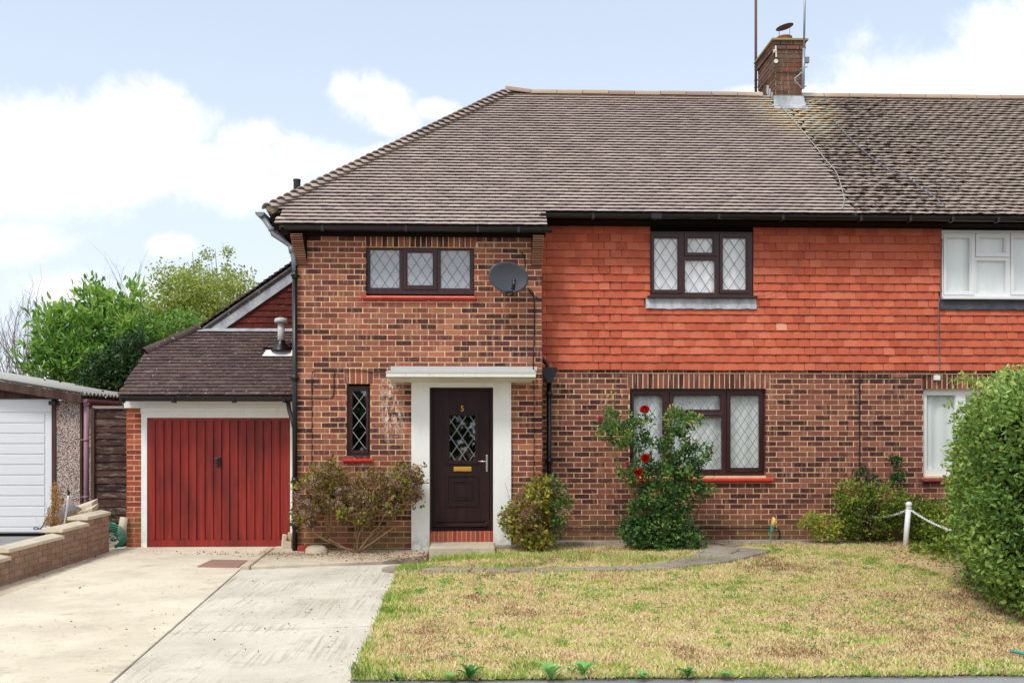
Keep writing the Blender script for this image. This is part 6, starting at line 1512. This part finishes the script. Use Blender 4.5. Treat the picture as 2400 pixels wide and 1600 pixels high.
# ================================================================== SMALL THINGS
po = thing('chain_post', 'leaning white plastic chain post with a ball top on the lawn', 'post', (S(2120, 1281, 12.7).x, 12.7, .1))
pb_, pt_ = S(2120.5, 1282, 12.7), S(2129.5, 1190, 12.7); mb = MB(); mb.tube([pb_-Vector((0, 0, .08)), pt_], .036, 18); mb.build('shaft', M_UPVC, po, True)
c = S(2130, 1182, 12.7); mb = MB(); mb.tube([c-Vector((0, 0, .052)), c-Vector((0, 0, .035))], [.042, .04], 16); n = 10
mb.lathe([(.001+.044*math.sin(math.pi*i/n), -.044*math.cos(math.pi*i/n)) for i in range(1, n)]+[(.002, .044)], c, 18); mb.build('ball_top', M_UPVC, po, True)
def chain(label, a, b, sag, n):
    t = thing('plastic_chain', label, 'chain', tuple(a), 'white plastic chains'); mb = MB(); a, b = Vector(a), Vector(b); d = (b-a)
    def P(f): p = a.lerp(b, f); p.z -= sag*4*f*(1-f); return p
    for i in range(n):
        p, q = P(i/n), P((i+1)/n); m = (p+q)/2; t_ = (q-p).normalized(); s = t_.cross(Vector((0, 0, 1))).normalized(); u = s.cross(t_); s = s if i % 2 else u; L = (q-p).length*.72; ring = [m+t_*L*math.cos(w*math.pi/4)+s*.013*math.sin(w*math.pi/4) for w in range(9)]
        mb.tube(ring, .0058, 5, False)
    mb.build('links', M_UPVC, t, True)
chain('white chain sagging from the post into the yellow green shrub', S(1991.6, 1199.7, 13.1), S(2127, 1194, 12.7), .09, 34)
chain('white chain running from the post down into the clipped hedge', S(2134, 1194, 12.7), S(2262, 1250, 11.6), .05, 46)
# garden stake with yellow glove-like cap
gs_ = thing('garden_stake', 'teal garden stake with a yellow cap at the foot of the brick wall', 'garden stake', (S(1806, 1265, 13.2).x, 13.2, .1))
mb = MB(); mb.tube([S(1805, 1265, 13.2), S(1809, 1236, 13.2)], [.008, .012], 8); mb.tube([S(1809, 1245, 13.2), S(1809, 1233, 13.2)], .024, 10); mb.build('stake', M_TEAL, gs_)
mb = MB(); a = S(1811, 1234, 13.2); mb.tube([a, a+Vector((.01, 0, .06)), a+Vector((.015, -.01, .11)), a+Vector((.005, 0, .14))], [.022, .034, .028, .008], 10); mb.tube([a+Vector((.02, 0, .03)), a+Vector((.05, 0, .06)), a+Vector((.045, 0, .10))], [.014, .016, .008], 8); mb.build('cap', simple('yellow_cap', srgb(226, 196, 116), .7, .3, .15, 60), gs_, True)
# hose, pipe piece, stones beside the garage pier
hs_ = thing('garden_hose', 'coiled green hose lying against the brick pier of the garage', 'hose', (-5.2, 13.3, 0))
mb = MB()
for i in range(6):
    r0 = .13+.03*i; c = S(262-i*.6, 1262, 13.35+.02*i); pts = []
    for j in range(15):
        t = R(100)-R(175)*j/14; pts.append(c+Vector((math.cos(t)*r0*.78, -.03*math.sin(t*2)+U(-.004, .004), math.sin(t)*r0*.62-.02+.012*i)))
    pts = [Vector((p.x, p.y, max(p.z, .012))) for p in pts]; mb.tube(smooth_path(pts, 2), .009, 8)
mb.build('hose_coil', M_HOSE, hs_, True)
pp_ = thing('pipe_offcut', 'pale grey clay pipe offcut leaning on the garage pier behind the hose', 'pipe', (-5.2, 13.6, 0))
mb = MB(); mb.tube([S(284, 1255, 13.62), S(291, 1212, 13.68)], [.062, .055], 16); mb.build('tube', M_COPE, pp_, True)
sn = thing('broken_brick', 'broken pale brick half lying under the green hose coil', 'brick', tuple(G(272, 1280)))
mb = MB(); mb.box(-.10, .10, -.05, .05, 0, .07, 0, Matrix.Translation(G(272, 1281))@Matrix.Rotation(.5, 4, 'Z')@Matrix.Rotation(-.35, 4, 'Y')); bevelled(mb.build('block', M_COPE, sn), .012)
ivs = thing('ivy_sprig', 'ivy sprigs at the foot of the dark fence above the green hose', 'ivy', (-5.4, 14.4, 0))
P, d, r, ci = clumps(330, 40, [(tuple(S(a, b, 14.3)), (.10, .06, .12), 1) for a, b in ((265, 1230), (275, 1245), (262, 1250), (285, 1232), (270, 1215))], .03, .3); leaves_at('foliage', P, d, .04, .035, M_LIVY, ivs, U(.2, .9, len(P)))
# broken tiles and half brick leaning by the downpipe
def leaning(name, label, px, py0, py1, w, th, rz, tilt, mat, Y):
    t = thing(name, label, 'rubble', tuple(S(px, py0, Y)), 'broken pieces stacked by the garage door'); b = S(px, py0, Y); h = S(px, py1, Y).z-max(b.z, 0)
    mb = MB(); M = Matrix.Translation((b.x, Y, max(b.z, .0)))@Matrix.Rotation(rz, 4, 'Z')@Matrix.Rotation(tilt, 4, 'Y'); mb.box(-w/2, w/2, -th/2, th/2, 0, h, 0, M); bevelled(mb.build('slab', mat, t), .006)
leaning('broken_slab', 'pale concrete slab offcut leaning nearest the red garage door', 663, 1290, 1252, .05, .14, .3, .12, M_COPE, 13.2)
leaning('broken_slab', 'ridge tile piece standing upright behind the leaning offcuts by the downpipe', 677, 1284, 1247, .06, .12, .1, .10, M_COPE, 13.35)
leaning('broken_slab', 'flat pale offcut with a slanting top in front of the black downpipe', 675, 1291, 1268, .12, .035, .1, .06, M_CONCG, 13.08)
leaning('half_brick', 'maroon half brick standing between the offcuts and the downpipe', 688, 1290, 1263, .065, .10, .2, 0, simple('maroon_brick', srgb(110, 62, 58), .9, .2, .2, 40), 13.12)
rk = thing('rock', 'mossy rounded stone at the corner of the bay under the hydrangea', 'stone', tuple(S(735, 1290, 12.55))); mb = MB(); c = S(742, 1286, 12.62); c.z = .045
pr = [(.155, 0), (.15, .05), (.11, .09), (.05, .105)]; mb.lathe(pr, c, 12); mb.v = [(x+U(-.012, .012), y+U(-.012, .012), z+U(-.006, .006)) for x, y, z in mb.v]; mb.build('stone', M_CONCG, rk, True)
tl_ = thing('loose_brick', 'red loose brick lying against the bottom corner of the bay wall', 'brick', tuple(S(711, 1292, 12.8))); mb = MB(); a = rect(697, 1283, 727, 1296, 12.80); mb.box(a[0], a[1], 12.80, 12.90, .046, .115); bevelled(mb.build('block', M_REDQ, tl_), .004)
# clutter behind the boundary wall
wd_ = thing('dried_weed', 'tall dried straw coloured weed behind the boundary wall', 'weed', (px2x(120, 12.6), 12.6, .0)); bs = S(122, 1245, 12.7)
bl = [(tuple(S(a, b, 12.7)), (rx, .06, rz_), w) for a, b, rx, rz_, w in ((130, 1160, .05, .14, 1), (140, 1185, .06, .14, 1), (128, 1205, .09, .14, 1.4), (120, 1225, .09, .08, 1), (131, 1140, .025, .06, .3))]
P, d, r, ci = clumps(2600, 200, bl, .018, .2); leaves_at('seed_heads', P, d, .022, .012, M_DRY, wd_, U(0, 1, len(P)), .3, .2, .1, False); branchset('stems', tuple(bs), [b[0] for b in bl]+[tuple(S(a, b, 12.7)) for a, b in ((130, 1135), (142, 1160), (112, 1190), (106, 1178))], .005, M_DRY, wd_, 0, .002, .03)
sk = thing('walking_stick', 'white stick with a black grip leaning behind the boundary wall', 'stick', tuple(S(152, 1216, 12.75)))
mb = MB(); mb.tube([S(151, 1228, 12.7), S(160.5, 1160, 12.9)], .013, 10); mb.build('shaft', M_UPVC, sk, True); mb = MB(); mb.tube([S(160.5, 1161, 12.9), S(161, 1152, 12.9), S(158, 1147, 12.9)], [.016, .017, .014], 8); mb.build('grip', M_BLACK, sk, True)
sk = thing('garden_tool', 'short wooden handled tool with a dark head beside the white stick', 'tool', tuple(S(150, 1180, 13.1))); mb = MB(); mb.tube([S(149, 1190, 13.0), S(154, 1167, 13.1)], .012, 8); mb.build('handle', M_COPE, sk); mb = MB(); mb.tube([S(148, 1180, 13.1), S(147, 1167, 13.1)], .02, 8); mb.build('head', M_BLACK, sk)
nb = thing('rolled_netting', 'grey roll of garden netting lying behind the boundary wall', 'netting', tuple(S(165, 1210, 13.4))); mb = MB(); mb.tube([S(140, 1215, 13.3), S(165, 1205, 13.4), S(190, 1204, 13.6)], [.12, .13, .10], 14); mb.v = [(x+U(-.01, .01), y+U(-.01, .01), z+U(-.01, .01)) for x, y, z in mb.v]; mb.build('roll', simple('net_grey', srgb(112, 116, 124), .9, .1, .35, 60, 0, .6), nb, True)
P, d, r, ci = clumps(900, 60, [(tuple(S(a, b, 13.2)), (.14, .1, .05), 1) for a, b in ((175, 1214), (188, 1208), (165, 1219))], .03, .2); leaves_at('dead_twigs', P, d, .07, .006, M_DRY, nb, U(0, .6, len(P)), 0, .3, .1, False)
for (lb, pts, Y) in (('upper pale slab of the two resting on the end of the boundary wall', (150, 1200, 215, 1178), 13.5), ('lower pale slab of the two resting on the end of the boundary wall', (150, 1212, 216, 1190), 13.35)):
    sb_ = thing('stone_slab', lb, 'slab', tuple(S(180, 1200, Y)), 'slabs piled behind the boundary wall'); a, b = S(pts[0], pts[1], Y), S(pts[2], pts[3], Y); mb = MB(); u_ = b-a
    mb.prism([a, b, b-Vector((0, 0, .07)), a-Vector((0, 0, .07))], (0, .22, .05)); bevelled(mb.build('slab', M_COPE, sb_), .006)
wr = thing('black_cable', 'loop of black cable lying in front of the white garage door', 'cable', tuple(S(95, 1240, 12.9)))
MB().tube(smooth_path([S(a, b, 12.9) for a, b in ((130, 1215), (115, 1213), (105, 1222), (97, 1236), (85, 1240), (79, 1238), (84, 1235), (95, 1239), (110, 1240), (122, 1238))], 5), .007, 6).build('cable', M_CABB, wr)
MB().tube(smooth_path([S(a, b, 12.9) for a, b in ((128, 1216), (112, 1211), (109, 1217), (113, 1219), (114, 1208))], 5), .006, 6).build('cable_loop', M_CABB, wr)
wt = thing('white_rod', 'thin white rod with a hooked top in front of the white garage door', 'rod', tuple(S(90, 1232, 13))); MB().tube([S(93, 1233, 13), S(82, 1210, 13), S(86, 1208, 13)], .006, 6).build('rod', M_UPVC, wt)
# rosettes of broad-leaved weeds along the pavement edge
lf_ = MB(); vs = []
for i in range(6):
    f = i/5; w_ = .020*math.sin(math.pi*min(.1+f*.85, 1))**.8+.002; z = .055*math.sin(f*2.2); y = .13*f
    vs += [(-w_, y, z+.006), (0, y, z), (w_, y, z+.006)]
lf_.add(vs, [(i*3+j, i*3+j+1, i*3+j+4, i*3+j+3) for i in range(5) for j in range(2)], .8)
M_ROS = m_leaf('weed_leaf', [(0, srgb(90, 150, 66)), (1, srgb(140, 196, 110))], .3, .5); rme = lf_.mesh('leaf', M_ROS, True)
M_ROS2 = m_leaf('weed_leaf_dark', [(0, srgb(40, 100, 40)), (1, srgb(60, 130, 50))], .3, .4); rme2 = lf_.mesh('leaf', M_ROS2, True)
ROS = [(1700, 1586, .55, rme, 'small flat weed on the pavement edge right of the low green weed'), (930, 1596, .55, rme2, 'small dark weed at the near corner of lawn and drive'), (1100, 1590, 1.0, rme2, 'dark green toothed weed rosette, leftmost of those along the pavement edge'), (1290, 1588, 1.15, rme, 'broad pale green weed rosette on the pavement edge, left of the tallest one'), (1365, 1582, 1.1, rme, 'upright pale green weed rosette on the pavement edge with the tallest leaves'),
       (1055, 1592, .6, rme, 'tiny grey green weed rosette left of the dark toothed one'), (1612, 1585, .8, rme2, 'low green weed on the pavement edge below the middle of the lawn'), (1505, 1588, .6, rme, 'faint small weed between the tall rosette and the low green weed')]
for (px, py, s, me, lb) in ROS:
    g0_ = G(px, py, .02); t = thing('broadleaf_weed', lb, 'weed', tuple(g0_), 'weeds along the pavement edge')
    for i in range(11):
        a = i*2.399+U(-.2, .2); k = s*U(.55, .9); link('leaf', me, t, Matrix.Translation(g0_)@Matrix.Rotation(a, 4, 'Z')@Matrix.Rotation(U(.05, .6), 4, 'X')@Matrix.Scale(k, 4))
tb = thing('hose_end', 'short teal hose end lying on the lawn below the hedge', 'hose', tuple(G(2385, 1528, .03))); MB().tube(smooth_path([G(2368, 1524, .05), G(2385, 1527, .045), G(2410, 1534, .045)], 4), .012, 8).build('tube', M_TEAL, tb, True)
# ================================================================== GRASS, LITTER
def on_lawn(x, y):
    ex_ = E0.x+(E1.x-E0.x)*((y-E0.y)/(E1.y-E0.y)); ex2 = E0.x+(E1.x-E0.x)*((11.2-E0.y)/(E1.y-E0.y))+(y-11.2)*.55
    return np.where(y < 11.2, x > ex_-.01, x > ex2)
PX_, PY_ = np.array([p[0].x for p in PG]), np.array([p[0].y for p in PG]); PW_ = np.array([p[1] for p in PG])
def path_dist(x, y): # signed room outside the path
    dmin = np.full(len(x), 9.0)
    for i in range(0, 61, 1): dmin = np.minimum(dmin, np.hypot(x-PX_[i], y-PY_[i])-PW_[i]*.5)
    return dmin
def strip(x, y): # old concrete by the house
    return (y > 13.0) | ((x < 1.05) & (y > 12.72)) | ((x > 2.3) & (x < 3.5) & (y > 12.45)) | ((x < px2x(1160, 12.3)+.02) & (y > 12.27))
n = 400000; x = U(-1.7, 7.2, n); y = U(yroad-.05, 13.3, n)
kp = on_lawn(x, y) & (np.abs(x/np.maximum(y, .1)-.03) < .62); x, y = x[kp], y[kp]
pdist = path_dist(x, y); kp = (pdist > 0) & ~strip(x, y) & ~((x > 4.9+.1*(y-8)) & (y < 11.5) & (y > 8.6) & (x-5.2 > 0.0)); x, y, pdist = x[kp], y[kp], pdist[kp]
den = .15+1.2*vnoise(x+3, y+1, 21, 6.5); kp = U(0, 1, len(x)) < den; x, y, pdist = x[kp], y[kp], pdist[kp]; n = len(x)
P = np.stack([x, y, gh(x, y)-.003], 1)
g1 = vnoise(x+2, y, 4, .9); g2 = vnoise(x+2, y*.8, 5, 3.1); g3 = vnoise(x+2, y*.8, 6, 8)
ed = E0.x+(E1.x-E0.x)*((y-E0.y)/(E1.y-E0.y)); near_edge = np.clip(1-(x-ed)/.45, 0, 1); near_path = np.clip(1-pdist/.10, 0, 1); near_road = np.clip(1-(y-yroad)/.55, 0, 1)
green = .11+.75*(g1-.45)+.75*(g2-.5)+.85*(g3-.5)+.45*near_edge+.25*near_path+.28*near_road
tn = np.clip(.34+green*.62+RNG.normal(size=n)*.19, .02, 1); dead = U(0, 1, n) < .12+.35*np.clip(vnoise(x+2, y, 14, 7)-.6, 0, 1); tn[dead] = U(0, .16, dead.sum())
L = (.022+.022*U(0, 1, n)+.03*near_edge*U(0, 1, n)+.02*near_path+.015*near_road)*(1+.5*(g3-.5)); Wd = .0042+.0025*U(0, 1, n)+L*.03
Dr = rdir(n); Dr[:, 2] = np.abs(Dr[:, 2])+.45+.4*near_edge
o = leaf_mesh('grass', P, Dr, rdir(n), L*1.05, Wd, tn, M_GRASS, None, .1, False); tag(o, 'short dry straw and green grass covering the front lawn', 'grass', None, 'stuff')
# tufts where the lawn meets the drive and the step
n = 7000; tx = []; 
for (px, py, sx, k) in ((955, 1330, .16, 2200), (1010, 1311, .16, 900), (1100, 1308, .25, 900), (900, 1400, .1, 700), (1180, 1330, .2, 500), (1300, 1310, .5, 900), (1500, 1318, .5, 900)):
    c = G(px, py, .05); tx.append(np.stack([RNG.normal(c.x, sx, k), RNG.normal(c.y, .05+sx*.2, k), np.full(k, .05)], 1))
Q = np.vstack(tx); Q = Q[on_lawn(Q[:, 0], Q[:, 1])]; Q[:, 2] = gh(Q[:, 0], Q[:, 1]); n = len(Q); Dr = rdir(n); Dr[:, 2] = np.abs(Dr[:, 2])+1.0
o = leaf_mesh('grass', Q, Dr, rdir(n), U(.04, .10, n), U(.004, .008, n), np.clip(RNG.normal(.82, .14, n), 0, 1), M_GRASS, None, .1, False); tag(o, 'longer green grass tufts along the path and the drive corner', 'grass', None, 'stuff')
k = 9000; fx = U(-1.4, 6.0, k); fy = yroad+np.abs(RNG.normal(0, .05, k))-.035-.02*vnoise(fx+3, fx*0+2, 9, 3); kk = (vnoise(fx+3, fx*0+5, 19, 2.5) > U(.1, .75, k)) & (fx > edge_x(yroad)); Q = np.stack([fx, fy, np.full(k, .008)], 1)[kk]; n = len(Q); Dr = rdir(n); Dr[:, 2] = np.abs(Dr[:, 2])+.6; Dr[:, 1] -= .4
o = leaf_mesh('grass', Q, Dr, rdir(n), U(.02, .06, n), U(.004, .009, n), np.clip(RNG.normal(.7, .2, n), 0, 1), M_GRASS, None, .1, False); tag(o, 'ragged fringe of grass and weeds along the pavement edge', 'grass', None, 'stuff')
# small broad-leaved weeds flecked through the turf
m = 520; cx_ = U(-1.2, 6.0, m); cy_ = U(yroad+.05, 12.4, m); kk = on_lawn(cx_, cy_) & (path_dist(cx_, cy_) > .05) & ~strip(cx_, cy_) & (vnoise(cx_+2, cy_, 44, 1.2) > .42); cx_, cy_ = cx_[kk], cy_[kk]; m = len(cx_)
i_ = np.repeat(np.arange(m), 9); Q = np.stack([cx_[i_], cy_[i_], gh(cx_[i_], cy_[i_])+.012], 1)+RNG.normal(size=(len(i_), 3))*[.012, .012, .003]; Dr = rdir(len(i_)); Dr[:, 2] = np.abs(Dr[:, 2])*.5+.1
o = leaf_mesh('lawn_weeds', Q, Dr, rdir(len(i_)), U(.02, .045, len(i_)), U(.010, .02, len(i_)), U(0, .8, len(i_)), M_ROS, None, .1, False); tag(o, 'small green weeds flecked through the dry lawn', 'weeds', None, 'stuff')
# dead leaves and crumbs
def litter(name, label, zones, mat, Ls, flat=True):
    q = []
    for (cx, cy, sx, sy, k, z) in zones: q.append(np.stack([RNG.normal(cx, sx, k), RNG.normal(cy, sy, k), np.full(k, z)], 1))
    Q = np.vstack(q); k = len(Q); Dr = rdir(k); Dr[:, 2] *= .25; Sd = rdir(k); Sd[:, 2] *= .3
    o = leaf_mesh(name, Q, Dr, Sd, U(.5, 1.3, k)*Ls, U(.4, .8, k)*Ls, U(0, 1, k), mat, None, .4, False); tag(o, label, 'litter', None, 'stuff')
litter('fallen_leaves', 'brown dead leaves scattered over the drive and the paths', [(-1.7, 12.5, .8, .10, 700, .052), (-1.2, 12.25, .7, .15, 350, .052), (5.6, 10.6, .35, .9, 900, .09), (5.9, 11.9, .4, .3, 300, .11), (-3.6, 13.0, .7, .15, 90, .008), (-3.5, 9.8, 1.2, 1.8, 60, .008), (3.2, 12.9, .8, .12, 260, .122), (1.2, 12.85, .5, .1, 160, .122), (2.6, 9.5, 2.2, 1.8, 260, .05), (-5.2, 11.5, .1, .9, 120, .008), (-.9, 11.9, .5, .08, 160, .052), (4.9, 8.8, .3, .6, 260, .06)], M_HEAD, .032)
litter('turf_crumbs', 'dark dead thatch and soil crumbs in the dry lawn', [(1.5, 8.2, 2.4, 1.3, 1400, .03), (3.5, 8.6, 1.0, .7, 1500, .035), (2.5, 10.5, 2.0, 1.0, 900, .06)], M_HEAD, .022)
litter('gravel', 'loose brown grit lying on the raised concrete beside the bay', [(-1.8, 12.35, .7, .16, 2200, .05), (-1.2, 12.05, .6, .05, 900, .05), (2.9, 12.9, .5, .2, 700, .12)], M_DRY, .012)

# unseen trees and hedges added behind the viewer, giving the windows something dark to reflect
tp = []; n = 9000
x = U(-45, 45, n); hgt = 3.2+3.2*vnoise(x+60, x*0+3, 33, .35); zz = U(0, 1, n)**.8*hgt; P = np.stack([x, -24+U(-1, 1, n)*1.2, zz], 1)
o = leaf_mesh('unseen_treeline', P, rdir(n), rdir(n), U(.5, 1.1, n), U(.4, .8, n), U(0, .8, n), M_LIVY, None, .1, False); tag(o, 'unseen dark trees and hedges added across the road for the windows to reflect', 'trees', None, 'stuff')
